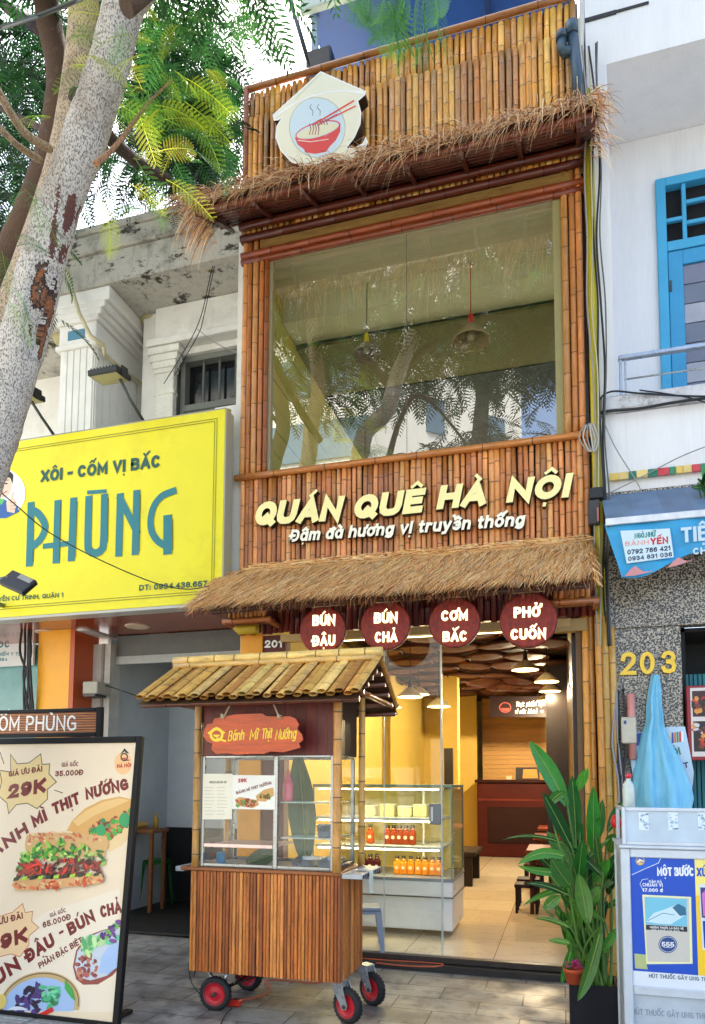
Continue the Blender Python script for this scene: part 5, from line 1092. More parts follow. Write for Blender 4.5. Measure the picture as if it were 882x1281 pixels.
# second offer
st2 = [(-20, 300), (70, 270), (125, 222), (140, 272), (180, 265), (175, 320), (215, 355), (160, 400), (160, 450), (110, 515), (60, 500), (-20, 520)]
ppx(mb, FP, p2(st2), sr(246, 208, 158), 1); rpx(mb, FP, p2(st2), .8, sr(200, 110, 60), 2)
tpx(mb, 'GIÁ ƯU ĐÃI', FP, (-19, 1162), (29, 1149), 8, .24, .9, MA); tpx(mb, '49K', FP, (-17, 1194), (35, 1178), 19, .3, 1, MA, shear=.1); tpx(mb, 'GIÁ GỐC', FP, (63, 1148), (83, 1141), 5.5, .2, .9, MA); tpx(mb, '65.000Đ', FP, (54, 1161), (89, 1150), 7.5, .22, .9, MA)
tpx(mb, 'BÚN', FP, (-20, 1247), (27, 1211), 19, .295, .95, MA); tpx(mb, 'ĐẬU', FP, (36, 1205), (70, 1182), 18, .295, .95, MA); tpx(mb, '-', FP, (77, 1175), (82, 1172), 18, .2, 1, MA); tpx(mb, 'BÚN', FP, (88, 1171), (120, 1152), 17, .295, .95, MA); tpx(mb, 'CHẢ', FP, (127, 1149), (153, 1142), 16.5, .295, .95, MA)
tpx(mb, 'PHẦN ĐẶC BIỆT', FP, (50, 1212), (104, 1179), 8, .22, .9, MA)
def tray_(P, rim, layer): ppx(mb, FP, p2(P), rim, layer)
t2_ = p2([(672, 340), (560, 370), (480, 400), (420, 480), (402, 570), (420, 640), (460, 670), (540, 668), (620, 620), (660, 575)])
ppx(mb, FP, t2_, sr(150, 70, 60), 2); ppx(mb, FP, p2([(668, 350), (560, 376), (484, 410), (428, 486), (412, 570), (430, 628), (500, 646), (590, 620), (662, 560)]), sr(206, 214, 226), 3)
blobs(mb, FP, inpoly(p2([(410, 560), (480, 480), (545, 540), (530, 630), (440, 640)])), (90, 1185, 126, 1228), 46, 2.4, [sr(176, 92, 84), sr(206, 130, 100), sr(130, 60, 56)], rnd, 5, 1.4)
blobs(mb, FP, inpoly(p2([(440, 470), (500, 400), (570, 380), (560, 450), (480, 500)])), (96, 1160, 132, 1198), 26, 3.4, [sr(150, 206, 150), sr(190, 224, 160), sr(90, 170, 100)], rnd, 8, 2.2); blobs(mb, FP, inpoly(p2([(540, 390), (660, 320), (672, 420), (600, 450)])), (120, 1150, 154, 1186), 26, 2.8, [sr(90, 200, 150), sr(70, 30, 110), sr(110, 190, 80), sr(110, 60, 140)], rnd, 12, 1.5)
ppx(mb, FP, p2([(560, 520), (600, 460), (668, 430), (664, 560), (600, 610), (550, 600)]), sr(170, 198, 238), 18)
t3_ = p2(ell(220, 780, 226, 180, 40, rot=-.25)); ppx(mb, FP, [q_ for q_ in t3_ if q_[1] < 1268], sr(206, 176, 120), 4); rpx(mb, FP, [q_ for q_ in p2(ell(220, 780, 216, 170, 40, 200, 380, rot=-.25)) if q_[1] < 1268], 1.0, sr(110, 76, 46), 5)
t4_ = p2(ell(215, 790, 200, 158, 40, rot=-.25)); ppx(mb, FP, [q_ for q_ in t4_ if q_[1] < 1267], sr(168, 196, 236), 6)
blobs(mb, FP, inpoly(p2([(60, 780), (150, 690), (240, 680), (230, 800), (150, 860), (70, 830)])), (10, 1230, 60, 1276), 34, 3.4, [sr(56, 30, 80), sr(84, 60, 130), sr(40, 24, 50)], rnd, 8, 2); blobs(mb, FP, inpoly(p2([(220, 680), (330, 680), (330, 790), (240, 800)])), (48, 1232, 80, 1262), 30, 2.6, [sr(80, 190, 140), sr(50, 130, 90), sr(120, 210, 160)], rnd, 14, 2)
ppx(mb, FP, p2([(180, 850), (290, 790), (300, 815), (190, 868)]), sr(214, 30, 30), 20); ppx(mb, FP, p2([(360, 640), (400, 690), (420, 760), (395, 740), (360, 690)]), sr(60, 170, 70), 20)
ppx(mb, FP, [q_ for q_ in p2(ell(100, 850, 78, 62, 26)) if q_[1] < 1266], sr(226, 230, 240), 21); ppx(mb, FP, [q_ for q_ in p2(ell(98, 862, 56, 36, 22)) if q_[1] < 1266], sr(96, 50, 120), 22); ppx(mb, FP, [q_ for q_ in p2(ell(10, 760, 30, 40, 16)) if q_[0] > -8], sr(236, 206, 110), 21)
mb.build('poster', M_PRINT, MS)
# wooden name board on its post behind the poster
CS = thing('wooden_name_board', 'wood grain name board in a black frame on a post behind the menu poster', 'sign', (-3.9, 4.85, 0))
c1_ = AY(128, 885, 4.85); c2_ = AY(128, 921, 4.85); xr = c1_.x
mb = MB(); k = (.010, .010, .012)
mb.bbox((xr-.05, 4.84, 0), (xr, 4.88, c1_.z+.005), .004, k); mb.bbox((xr-1.5, 4.838, c1_.z-.03), (xr-.051, 4.882, c1_.z), .004, k); mb.bbox((xr-1.5, 4.838, c2_.z-.0), (xr-.051, 4.882, c2_.z+.03), .004, k); mb.bbox((xr-1.55, 4.84, 0), (xr-1.501, 4.88, c1_.z), .004, k); mb.build('frame', MATS['black_frame'], CS)
def grain():
    m, nt, bs, N, L = _nodes('wood_grain'); tc = N('ShaderNodeTexCoord'); mp = N('ShaderNodeMapping'); mp.inputs['Scale'].default_value = (.9, 1, 7); L(tc.outputs['Object'], mp.inputs[0])
    wv = N('ShaderNodeTexWave'); wv.wave_type = 'RINGS'; wv.inputs['Scale'].default_value = 2.2; wv.inputs['Distortion'].default_value = 4; wv.inputs['Detail'].default_value = 3; wv.inputs['Detail Scale'].default_value = 1.5; L(mp.outputs[0], wv.inputs['Vector'])
    cr = N('ShaderNodeValToRGB'); e = cr.color_ramp.elements; e[0].color = (*sr(104, 52, 24), 1); e[1].color = (*sr(198, 124, 70), 1); e[0].position = .25; L(wv.outputs['Fac'], cr.inputs[0]); L(cr.outputs[0], bs.inputs['Base Color']); bs.inputs['Roughness'].default_value = .5; return m
mb = MB(); mb.box((xr-1.5, 4.85, c2_.z+.03), (xr-.051, 4.87, c1_.z-.03)); bd_ = mb.build('board', grain(), CS)
mb = MB(); f = fr((xr, 4.848, c2_.z)); WHT = sr(248, 244, 236); tpx(mb, 'CỐM PHÙNG', f, (-14, 914.5), (95, 914), 18.5, .13, .8, WHT, .004, WHT); mb.build('lettering', M_LET, CS)
# corner of a white clinic sign far left
WSg = thing('white_signboard', 'white signboard with teal lettering partly hidden left of the orange pier', 'sign', (-6.6, 7.5, 2.6))
a, b = AY(-40, 772, 7.52), AY(41, 832, 7.52); mb = MB(); mb.bbox((a.x, 7.52, b.z), (b.x, 7.56, a.z), .004, sr(222, 230, 234)); mb.build('panel', pm('white_panel', attr=True, rough=.5, var=.06), WSg)
mb = MB(); f = fr((b.x, 7.518, b.z)); tl = sr(30, 130, 140)
tpx(mb, 'THUỐC', f, (-26, 811), (12, 810), 9, .22, .9, tl); tpx(mb, 'RUY', f, (-16, 790), (7, 789), 9, .24, .9, tl); tpx(mb, 'TƯ VẤN BẢO HIỂM Y TẾ', f, (-40, 821), (26, 820), 4, .2, .9, tl); tpx(mb, 'DT: 38366.384', f, (-30, 827.5), (9, 827), 4, .2, .9, tl); mb.build('lettering', M_PRINT, WSg)
# ------------------------------------------------------------------ food cart
rnd = random.Random(55)
K = thing('food_cart', 'wooden slatted food cart with bamboo roof, glass case and red wheels', 'food cart', (-2.05, 5.05, 0))
CX0, CX1, CY0, CY1 = -2.63, -1.47, 4.77, 5.33
WD = [sr(215, 132, 58), sr(195, 110, 45), sr(231, 152, 76), sr(184, 102, 44), sr(206, 121, 52), sr(160, 86, 38)]
M_SLAT = pm('slat_wood', attr=True, rough=.5, var=.5, scale=7, stretch=(5, 5, .55), fine=.3, dirt=sr(84, 46, 24), dirt_scale=6, dirt_lo=.58, dirt_hi=.66, dirt_amt=.7)
mb = MB(); mb.box((CX0+.012, CY0+.012, .285), (CX1-.012, CY1-.012, 1.0), sr(120, 70, 34))
n = 44; dx = (CX1-CX0)/n
for i in range(n): c = jit(rnd.choice(WD), .08, rnd); mb.bbox((CX0+i*dx+.002, CY0-.007 if i % 2 else CY0, .28), (CX0+(i+1)*dx-.002, CY0+.014, 1.0), .004, c)
n = 15; dy = (CY1-CY0)/n
for i in range(n):
    for x0, x1 in ((CX1-.014, CX1+(.004 if i % 2 else 0)), (CX0-(.004 if i % 2 else 0), CX0+.014)): mb.bbox((x0, CY0+.015+i*(dy-.001), .28), (x1, CY0+.011+(i+1)*(dy-.001), 1.0), .004, jit(rnd.choice(WD), .08, rnd))
mb.build('cabinet', M_SLAT, K)
mb = MB(); s = sr(186, 190, 194)
mb.bbox((CX0-.08, CY0-.01, 1.002), (CX1+.0, CY1+.01, 1.028), .004, sr(150, 90, 48)); mb.bbox((CX1+.001, CY0+.0, .985), (CX1+.15, CY1-.03, 1.02), .004, s); mb.bbox((CX0-.15, CY0+.04, .985), (CX0-.081, CY1-.03, 1.02), .004, s)
for i in range(9): mb.box((CX1+.151, CY0+.02+i*.055, .99), (CX1+.154, CY0+.045+i*.055, 1.012), (.02, .02, .02))
mb.build('counter', pm('counter_metal', attr=True, rough=.4, var=.2, metal=.2), K)
for x, y, r_ in ((CX0+.035, CY0+.0, .026), (CX1-.03, CY0-.01, .032), (CX1-.0, CY1-.04, .026), (CX0+.035, CY1-.04, .026)):
    mb = MB(); culm(mb, (x, y, 1.03), (x, y, 2.30), r_, rnd, sr(214, 160, 78), .19, 12, dark=.25); mb.build('bamboo_post', M_BAM, K)
# header boards
M_RW = pm('red_wood', attr=True, rough=.45, var=.4, scale=6, stretch=(6, 6, .6), fine=.2)
mb = MB()
for i in range(13): mb.box((CX0+.07+i*.0815, CY0+.02, 1.84), (CX0+.07+i*.0815+.080, CY0+.035, 2.26), jit(sr(112, 36, 28), .12, rnd))
mb.build('header_board', M_RW, K)
mb = MB(); mb.box((CX1-.045, CY0+.05, 1.84), (CX1-.03, CY1-.08, 2.28), sr(40, 26, 20)); mb.build('side_board', MATS['red_wood'], K); mb = MB(); mb.box((CX0+.03, CY0+.05, 1.84), (CX0+.045, CY1-.08, 2.28), sr(40, 26, 20)); mb.build('side_board', MATS['red_wood'], K)
# case
mb = MB(); a = sr(150, 154, 156); x0, x1 = CX0+.075, CX1-.075; xm = AY(346, 1000, CY0+.03).x; yf = CY0+.03; yb = CY1-.03
for x in (x0, x1): mb.bbox((x-.014, yf-.012, 1.03), (x+.014, yf+.012, 1.84), .003, a); mb.bbox((x-.014, yb-.012, 1.03), (x+.014, yb+.012, 1.84), .003, a)
mb.bbox((xm-.02, yf-.012, 1.03), (xm+.012, yf+.012, 1.84), .003, a)
zb = AY(300, 1058, yf).z
for z in (1.035, 1.825): mb.bbox((x0+.015, yf-.01, z), (xm-.021, yf+.01, z+.022), .003, a); mb.bbox((xm+.013, yf-.01, z), (x1-.015, yf+.01, z+.022), .003, a); mb.bbox((x0+.015, yb-.01, z), (x1-.015, yb+.01, z+.022), .003, a); mb.bbox((x1-.01, yf+.013, z), (x1+.01, yb-.013, z+.02), .003, a)
mb.bbox((x0+.015, yf-.012, zb-.016), (xm-.021, yf+.012, zb+.014), .003, sr(190, 170, 168)); mb.build('case_frame', M_ST, K)
mb = MB(); mb.box((x0, yf, 1.03), (x1, yb, 1.034), sr(190, 194, 196)); mb.box((x0+.02, yf+.03, zb-.01), (xm-.03, yb-.02, zb), sr(176, 150, 146)); mb.build('case_floor', MATS['counter_metal'], K)
gz = glass('case_glass', .035, (.97, .98, .97))
for q in (((x0, yf, 1.03), (xm-.02, yf, 1.03), (xm-.02, yf, 1.84), (x0, yf, 1.84)), ((xm, yf, 1.03), (x1, yf, 1.03), (x1, yf, 1.84), (xm, yf, 1.84)), ((x1, yf, 1.03), (x1, yb, 1.03), (x1, yb, 1.84), (x1, yf, 1.84)), ((x0, yf, 1.03), (x0, yb, 1.03), (x0, yb, 1.84), (x0, yf, 1.84))):
    mb = MB(); mb.quad(*q); mb.build('pane', gz, K)
sh1, sh2 = AY(395, 1003, 4.95).z, AY(395, 1047, 4.95).z
for z in (sh1, sh2):
    mb = MB(); mb.bbox((xm+.02, yf+.03, z-.008), (x1-.02, yb-.02, z), .002, sr(170, 196, 190)); mb.build('shelf', pm('glass_shelf', attr=True, rough=.2, var=.05), K)
# roof
RY, RZ, EYf, EYb, EZr = 5.05, 2.565, 4.46, 5.64, 2.245; RX0, RX1 = -2.94, -1.255
for nm, ye in (('front', EYf), ('rear', EYb)):
    mb = MB(); n = 29; w_ = (RX1-RX0)/n
    for i in range(n):
        x = RX0+(i+.5)*w_; up = i % 2 == 0; v0_ = len(mb.v)
        culm(mb, (x+rnd.uniform(-.006, .006), RY+(.02 if ye > RY else -.02), RZ+(.012 if up else -.012)), (x+rnd.uniform(-.006, .006), ye+rnd.uniform(-.02, .02), EZr+(.012 if up else -.012)), w_*.56, rnd, rnd.choice([sr(228, 178, 94), sr(212, 158, 76), sr(238, 196, 114), sr(186, 128, 58)]), .22, 10, dark=.45, ends=False)
        ax_ = Vector((0, ye-RY, EZr-RZ)).normalized(); nn_ = Vector((1, 0, 0)).cross(ax_); nn_ = nn_ if nn_.z > 0 else -nn_; b0 = Vector((x, RY, RZ+(.006 if up else -.006)))
        for q_ in range(v0_, len(mb.v)): v_ = Vector(mb.v[q_]); mb.v[q_] = tuple(v_-nn_*((v_-b0).dot(nn_)*(.5)))
    mb.add([(RX0+.01, RY, RZ-.05), (RX1-.01, RY, RZ-.05), (RX1-.01, ye, EZr-.045), (RX0+.01, ye, EZr-.045)], [(0, 1, 2, 3)], sr(70, 44, 24))
    mb.build('roof_slope', pm('roof_bamboo', attr=True, rough=.55, var=.3, scale=10, dirt=sr(110, 60, 24), dirt_scale=5, dirt_lo=.62, dirt_hi=.7, dirt_amt=.8, fine=.2), K)
mb = MB(); culm(mb, (RX0-.02, RY-.02, RZ+.045), (RX1+.01, RY-.02, RZ+.045), .036, rnd, sr(232, 190, 108), .2, 12); culm(mb, (RX0+.01, RY-.075, RZ-.005), (RX1-.02, RY-.075, RZ-.005), .022, rnd, sr(226, 182, 100), .5, 10); mb.build('ridge_pole', M_BAMH, K)
mb = MB()
for ye in (EYf, EYb):
    for k_ in range(5): t = .12+k_*.2; culm(mb, (RX0+.03, RY+(ye-RY)*t, RZ-.07+(EZr-RZ)*t), (RX1-.015, RY+(ye-RY)*t, RZ-.07+(EZr-RZ)*t), .02, rnd, sr(110, 56, 30), .4)
culm(mb, (RX1-.04, EYf+.1, 2.262), (RX1-.04, EYb-.08, 2.262), .022, rnd, sr(150, 84, 44), .4); culm(mb, (RX0+.05, EYf+.1, 2.262), (RX0+.05, EYb-.08, 2.262), .022, rnd, sr(150, 84, 44), .4); mb.build('rafter', M_BAM, K)
# wheels
def wheel(x, y, rz, r=.118, fork=True):
    M = Matrix.Translation((x, y, r)) @ Matrix.Rotation(rz, 4, 'Z')
    def T(mb_): mb_.v = [tuple(M @ Vector(v)) for v in mb_.v]
    mb = MB(); n = 40; pr = [(.074, -.02), (.088, -.030), (.105, -.030), (.115, -.020), (r, -.006), (r, .006), (.115, .020), (.105, .030), (.088, .030), (.074, .02)]
    mb.lathe(pr, (0, 0, 0), n, sr(34, 34, 36), 'y', cap=False)
    for i in range(26):
        for sg in (1, -1): a_ = 2*math.pi*(i+.5*(sg > 0))/26; Mt = Matrix.Rotation(a_, 4, 'Y'); mb.box((.104, .006*sg-.012, -.005), (r+.003, .006*sg+.012, .005), sr(28, 28, 30), Mt)
    T(mb); w_ = mb.build('wheel', pm('rubber', attr=True, rough=.75, var=.3, scale=20, dirt=sr(120, 112, 100), dirt_scale=8, dirt_lo=.55, dirt_hi=.8, dirt_amt=.5), K)
    mb = MB(); rd = sr(196, 24, 44); mb.lathe([(.0, -.012), (.03, -.016), (.05, -.006), (.070, -.012), (.080, -.026), (.084, -.026), (.084, .026), (.08, .026), (.07, .012), (.05, .006), (.03, .016), (0, .012)], (0, 0, 0), 28, rd, 'y')
    for i in range(4): a_ = math.pi*i/2+.5; mb.lathe([(0, -.019), (.007, -.019), (.007, -.006)], (.042*math.cos(a_), 0, .042*math.sin(a_)), 8, sr(190, 190, 186), 'y')
    mb.lathe([(0, -.05), (.012, -.05), (.014, .05), (0, .05)], (0, 0, 0), 10, sr(60, 60, 60), 'y'); mb.v[:] = [tuple(M @ Vector(v)) for v in mb.v]; mb.build('rim', pm('red_rim', attr=True, rough=.4, var=.15, scale=15), w_)
    if fork:
        mb = MB()
        for sg in (-1, 1):
            O = M @ Vector((0, .042*sg, 0)); U = (M.to_3x3() @ Vector((1, 0, 0))); N_ = (M.to_3x3() @ Vector((0, -1, 0)))
            mb.prism([(-.018, -.02), (.018, -.02), (.03, .01), (-.03, .165), (-.115, .165), (-.10, .10)], (O, U, Vector((0, 0, 1)), N_), .004, sr(190, 198, 206))
        mb.box((-.115, -.042, .158), (-.02, .046, .168), sr(170, 178, 186), M); mb.build('caster_fork', M_ST, K)
wheel(-2.44, 4.83, R(4), fork=False); wheel(-2.42, 5.36, R(-8), fork=False); wheel(-1.44, 4.84, R(-24)); wheel(-1.38, 5.28, R(-30))
mb = MB()
for y in (4.86, 5.34): mb.tube([(-2.52, y, .285), (-2.44, y, .12)], .012, 6, sr(170, 176, 180)); mb.tube([(-2.36, y, .285), (-2.40, y, .15)], .012, 6, sr(170, 176, 180))
mb.tube([(-2.44, 4.8, .118), (-2.42, 5.4, .118)], .012, 8, sr(60, 60, 62)); mb.tube([(-2.38, 4.9, .15), (-2.0, 5.3, .27)], .008, 6, sr(50, 50, 50)); mb.build('axle_bracket', M_ST, K)
# hanging plank sign
f = fr((0, 4.60, 0)); HS = thing('hanging_plank_sign', 'wavy edged orange wooden plank sign with yellow script hanging from the cart roof', 'sign', tuple(AY(315, 940, 4.6)))
P = [(256, 912), (259, 906), (266, 905), (268, 899), (280, 897), (292, 894), (312, 893), (328, 892.5), (334, 896), (348, 896.5), (362, 896), (370, 899), (374, 906), (372, 912), (378, 919), (379, 926), (374, 930), (376, 935), (366, 938), (355, 941), (338, 940), (330, 943), (312, 943), (296, 944), (284, 942), (270, 943), (264, 937), (266, 930), (258, 927), (254, 920)]
mb = MB(); ppx(mb, f, P, sr(206, 84, 36), 0, .025, sr(120, 44, 22)); pk = mb.build('plank', pm('orange_plank', attr=True, rough=.42, var=.4, scale=5, stretch=(.6, 3, 6), fine=.2), HS)
mb = MB(); yl = sr(250, 214, 40)
rpx(mb, f, ell(271, 919, 7.2, 7.2, 20), 3.2, yl, 3, True); ppx(mb, f, [(259.5, 917), (271, 909), (282.5, 916.5), (280, 918), (271, 913), (262, 919)], yl, 5); ppx(mb, f, ell(271, 919, 4, 3.4, 12, 0, 180), yl, 6); rpx(mb, f, [(272, 924), (282, 927)], 2.2, yl, 7)
for s_, a_, b_, h_ in (('Bánh', (285, 927.5), (305, 925.5), 13), ('Mì', (312, 926), (322, 925), 13.5), ('Thịt', (327, 925), (340, 923.5), 13.5), ('Nướng', (344, 926), (370, 924), 13.5)): tpx(mb, s_, f, a_, b_, h_, .13, .75, yl, .003, sr(160, 110, 20), .22, .10)
mb.build('lettering', M_LET, HS)
M_ROPE = pm('rope', attr=True, rough=.9, var=.3, scale=60)
for xa, xb in ((286, 279), (343, 350)):
    mb = MB(); p = AY(xb, 898, 4.595); q = AY(xa+(6 if xa < 300 else -4), 874, 4.62); mb.tube([p+Vector((0, 0, -.01)), p+(q-p)*.5, q], .006, 6, sr(206, 184, 150))
    for k_ in range(4): mb.tube([p+Vector((rnd.uniform(-.012, .012), -.006, rnd.uniform(-.012, .014))), p+Vector((rnd.uniform(-.015, .015), -.006, rnd.uniform(-.0, .03)))], .008, 6, sr(206, 184, 150))
    mb.build('rope', M_ROPE, HS)
# sheets taped inside the glass
f = fr((0, yf-.014, 0)); mb = MB(); pc = sr(246, 238, 214)
ppx(mb, f, [(254, 968), (291, 968), (290, 1025), (253, 1025)], pc, 0, .001); tpx(mb, 'MENU BÁNH MÌ', f, (262, 980), (283, 980), 3, .2, 1, sr(60, 50, 40), layer=2)
for k_ in range(9): rpx(mb, f, [(256, 985+k_*4.2), (256+rnd.uniform(9, 14), 985+k_*4.2)], .5, sr(200, 190, 170), 2); rpx(mb, f, [(272, 985+k_*4.2), (272+rnd.uniform(8, 14), 985+k_*4.2)], .5, sr(196, 186, 166), 2)
tag(mb.build('menu_sheet', M_PRINT), 'cream printed menu sheet behind the cart glass, left of the sandwich leaflet', 'menu')
mb = MB(); ppx(mb, f, [(291, 969.5), (345, 970), (344, 1013), (290.5, 1012)], sr(250, 246, 234), 1.5, .001); tpx(mb, 'BÁNH MÌ THỊT NƯỚNG', f, (296, 994), (340, 981), 4, .24, .9, MA, layer=4); tpx(mb, '29K', f, (298, 979), (309, 978.5), 5, .28, 1, sr(190, 40, 40), layer=4)
ppx(mb, f, [(294, 1000), (300, 997), (322, 1001), (324, 1007), (316, 1011), (296, 1008)], sr(214, 160, 90), 4); blobs(mb, f, lambda x, y: True, (297, 1000, 320, 1009), 26, 1.4, [sr(90, 150, 50), sr(120, 50, 36), sr(180, 70, 50)], rnd, 5, 1.8); ppx(mb, f, [(320, 996), (330, 988), (342, 985), (343, 995), (332, 1003), (322, 1002)], sr(222, 166, 92), 5); blobs(mb, f, lambda x, y: True, (323, 994, 341, 999), 16, 1.2, [sr(90, 150, 50), sr(120, 50, 36)], rnd, 9, 1.8)
tag(mb.build('menu_leaflet', M_PRINT), 'white leaflet picturing a sandwich behind the cart glass', 'leaflet')
# in the case
mb = MB(); p = AY(360, 1000, 4.93); mb.lathe([(0, 0), (.036, .002), (.038, .02), (.038, .12), (.034, .14), (.028, .145), (.026, .15), (.026, .165), (.018, .172), (.014, .21), (.006, .235), (0, .235)], (p.x, 4.93, sh1+.001), 20); tag(mb.build('sauce_bottle', pm('pink_plastic', sr(226, 96, 116), rough=.35, var=.08)), 'pink squeeze bottle on the upper glass shelf of the cart', 'bottle')
mb = MB(); p = AY(407, 1046, 4.93); mb.lathe([(0, .004), (.05, .0), (.056, .01), (.060, .085), (.066, .09), (.062, .09), (.055, .015), (0, .012)], (p.x, 4.93, sh2+.001), 24, sr(120, 140, 160)); tag(mb.build('steel_tub', M_ST), 'small round steel tub on the lower glass shelf of the cart', 'container')
def tray_tin(x0, x1, y0, y1, label):
    mb = MB(); c = sr(176, 184, 192); z = 1.036; b = .018
    mb.add([(x0+b, y0+b, z), (x1-b, y0+b, z), (x1-b, y1-b, z), (x0+b, y1-b, z), (x0, y0, z+.06), (x1, y0, z+.06), (x1, y1, z+.06), (x0, y1, z+.06), (x0-.012, y0-.012, z+.062), (x1+.012, y0-.012, z+.062), (x1+.012, y1+.012, z+.062), (x0-.012, y1+.012, z+.062)],
           [(0, 1, 2, 3), (0, 4, 5, 1), (1, 5, 6, 2), (2, 6, 7, 3), (3, 7, 4, 0), (4, 8, 9, 5), (5, 9, 10, 6), (6, 10, 11, 7), (7, 11, 8, 4)], c); tag(mb.build('steel_tray', M_ST), label, 'tray')
tray_tin(AY(366, 1080, 4.9).x, AY(392, 1080, 4.9).x, 4.86, 5.1, 'square steel tray on the cart case floor beside the steel divider'); tray_tin(AY(397, 1080, 4.9).x, AY(420, 1080, 4.9).x, 4.88, 5.12, 'square steel tray in the right corner of the cart case floor')
mb = MB(); p = AY(275, 1070, 4.95); mb.bbox((p.x-.03, 4.95, 1.0365), (p.x+.03, 5.0, 1.12), .004, sr(60, 150, 196)); tag(mb.build('glove_box', M_PRINT), 'small blue carton on the cart case floor', 'carton')
mb = MB()     # white cloth over the right end of the counter
p0 = AY(459, 1085, 5.0)
vs_ = []
for i in range(12):
    t = i/11; z = 1.026-(.16*max(0, t-.25)/.75); xo = CX1+.06+min(t, .3)/.3*.10
    for j in range(7): u = j/6; vs_.append((xo+.006*math.sin(j*2+i*.7), 4.93+.10*u+.01*math.sin(i), z+.004*math.sin(j*3)))
mb.add(vs_, [(i*7+j, i*7+j+1, i*7+j+8, i*7+j+7) for i in range(11) for j in range(6)], sr(226, 228, 210), True); tag(mb.build('cloth', pm('cloth', attr=True, rough=.9, var=.1, scale=20)), 'pale cloth draped over the right end of the cart counter', 'cloth')

# broad leaves -------------------------------------------------------------
M_LEAF = leafmat('broad_leaf', .3, .2)
def blade(mb, base, tip, wid, sag, col, rnd, n=10, twist=0., nrm=(0, -1, .35)):
    base, tip = Vector(base), Vector(tip); d = tip-base; L_ = d.length; N_ = Vector(nrm).normalized(); S = d.normalized().cross(N_)
    if S.length < .1: S = Vector((1, 0, 0))
    S.normalize(); S = (Matrix.Rotation(twist, 3, d.normalized()) @ S); N_ = S.cross(d.normalized())
    vs_ = []; cc = []
    for i in range(n+1):
        t = i/n; c = base+d*t+Vector((0, 0, 1))*(sag*L_*4*t*(1-t)); w_ = wid*(math.sin(math.pi*min(1, t*.93+.05))**.75)*(1-.25*t)
        if i == n: w_ = .001
        for j in (-2, -1, 0, 1, 2): u = j/2; vs_.append(c+S*(u*w_/2)-N_*(.16*w_*(1-abs(u))**1.0)+N_*(.03*w_*math.sin(i*2.3+j)))
    fs, b = [], 5
    for i in range(n):
        for j in range(4): fs.append((i*b+j, i*b+j+1, (i+1)*b+j+1, (i+1)*b+j))
    s0 = len(mb.f); mb.add(vs_, fs, col, True)
    for k in range(len(fs)): mb.c[s0+k] = jit(col, .10, rnd)
    rib = [base+d*(i/n)+Vector((0, 0, 1))*(sag*L_*4*(i/n)*(1-i/n))+N_*(-.155*wid*(math.sin(math.pi*min(1, i/n*.93+.05))**.75)*(1-.25*i/n)+.004) for i in range(n)]
    mb.tube(rib, [.0045*(1-.7*i/n) for i in range(n)], 5, mixc(col, sr(190, 220, 110), .55))
LG = [sr(42, 124, 44), sr(28, 94, 38), sr(66, 148, 52), sr(20, 74, 34), sr(34, 104, 52)]
for (bx, by_), (tx, ty), wpx, Y, lab in (((382, 1080), (372, 938), 40, 5.1, 'dark green banana leaf standing in the cart case beside its divider'), ((308, 1080), (350, 1066), 26, 5.0, 'folded banana leaf lying low in the cart case behind the steel bar')):
    mb = MB(); blade(mb, AY(bx, by_, Y), AY(tx, ty, Y), wpx*.0062, .02, LG[3], rnd); tag(mb.build('banana_leaf', M_LEAF), lab, 'leaf')
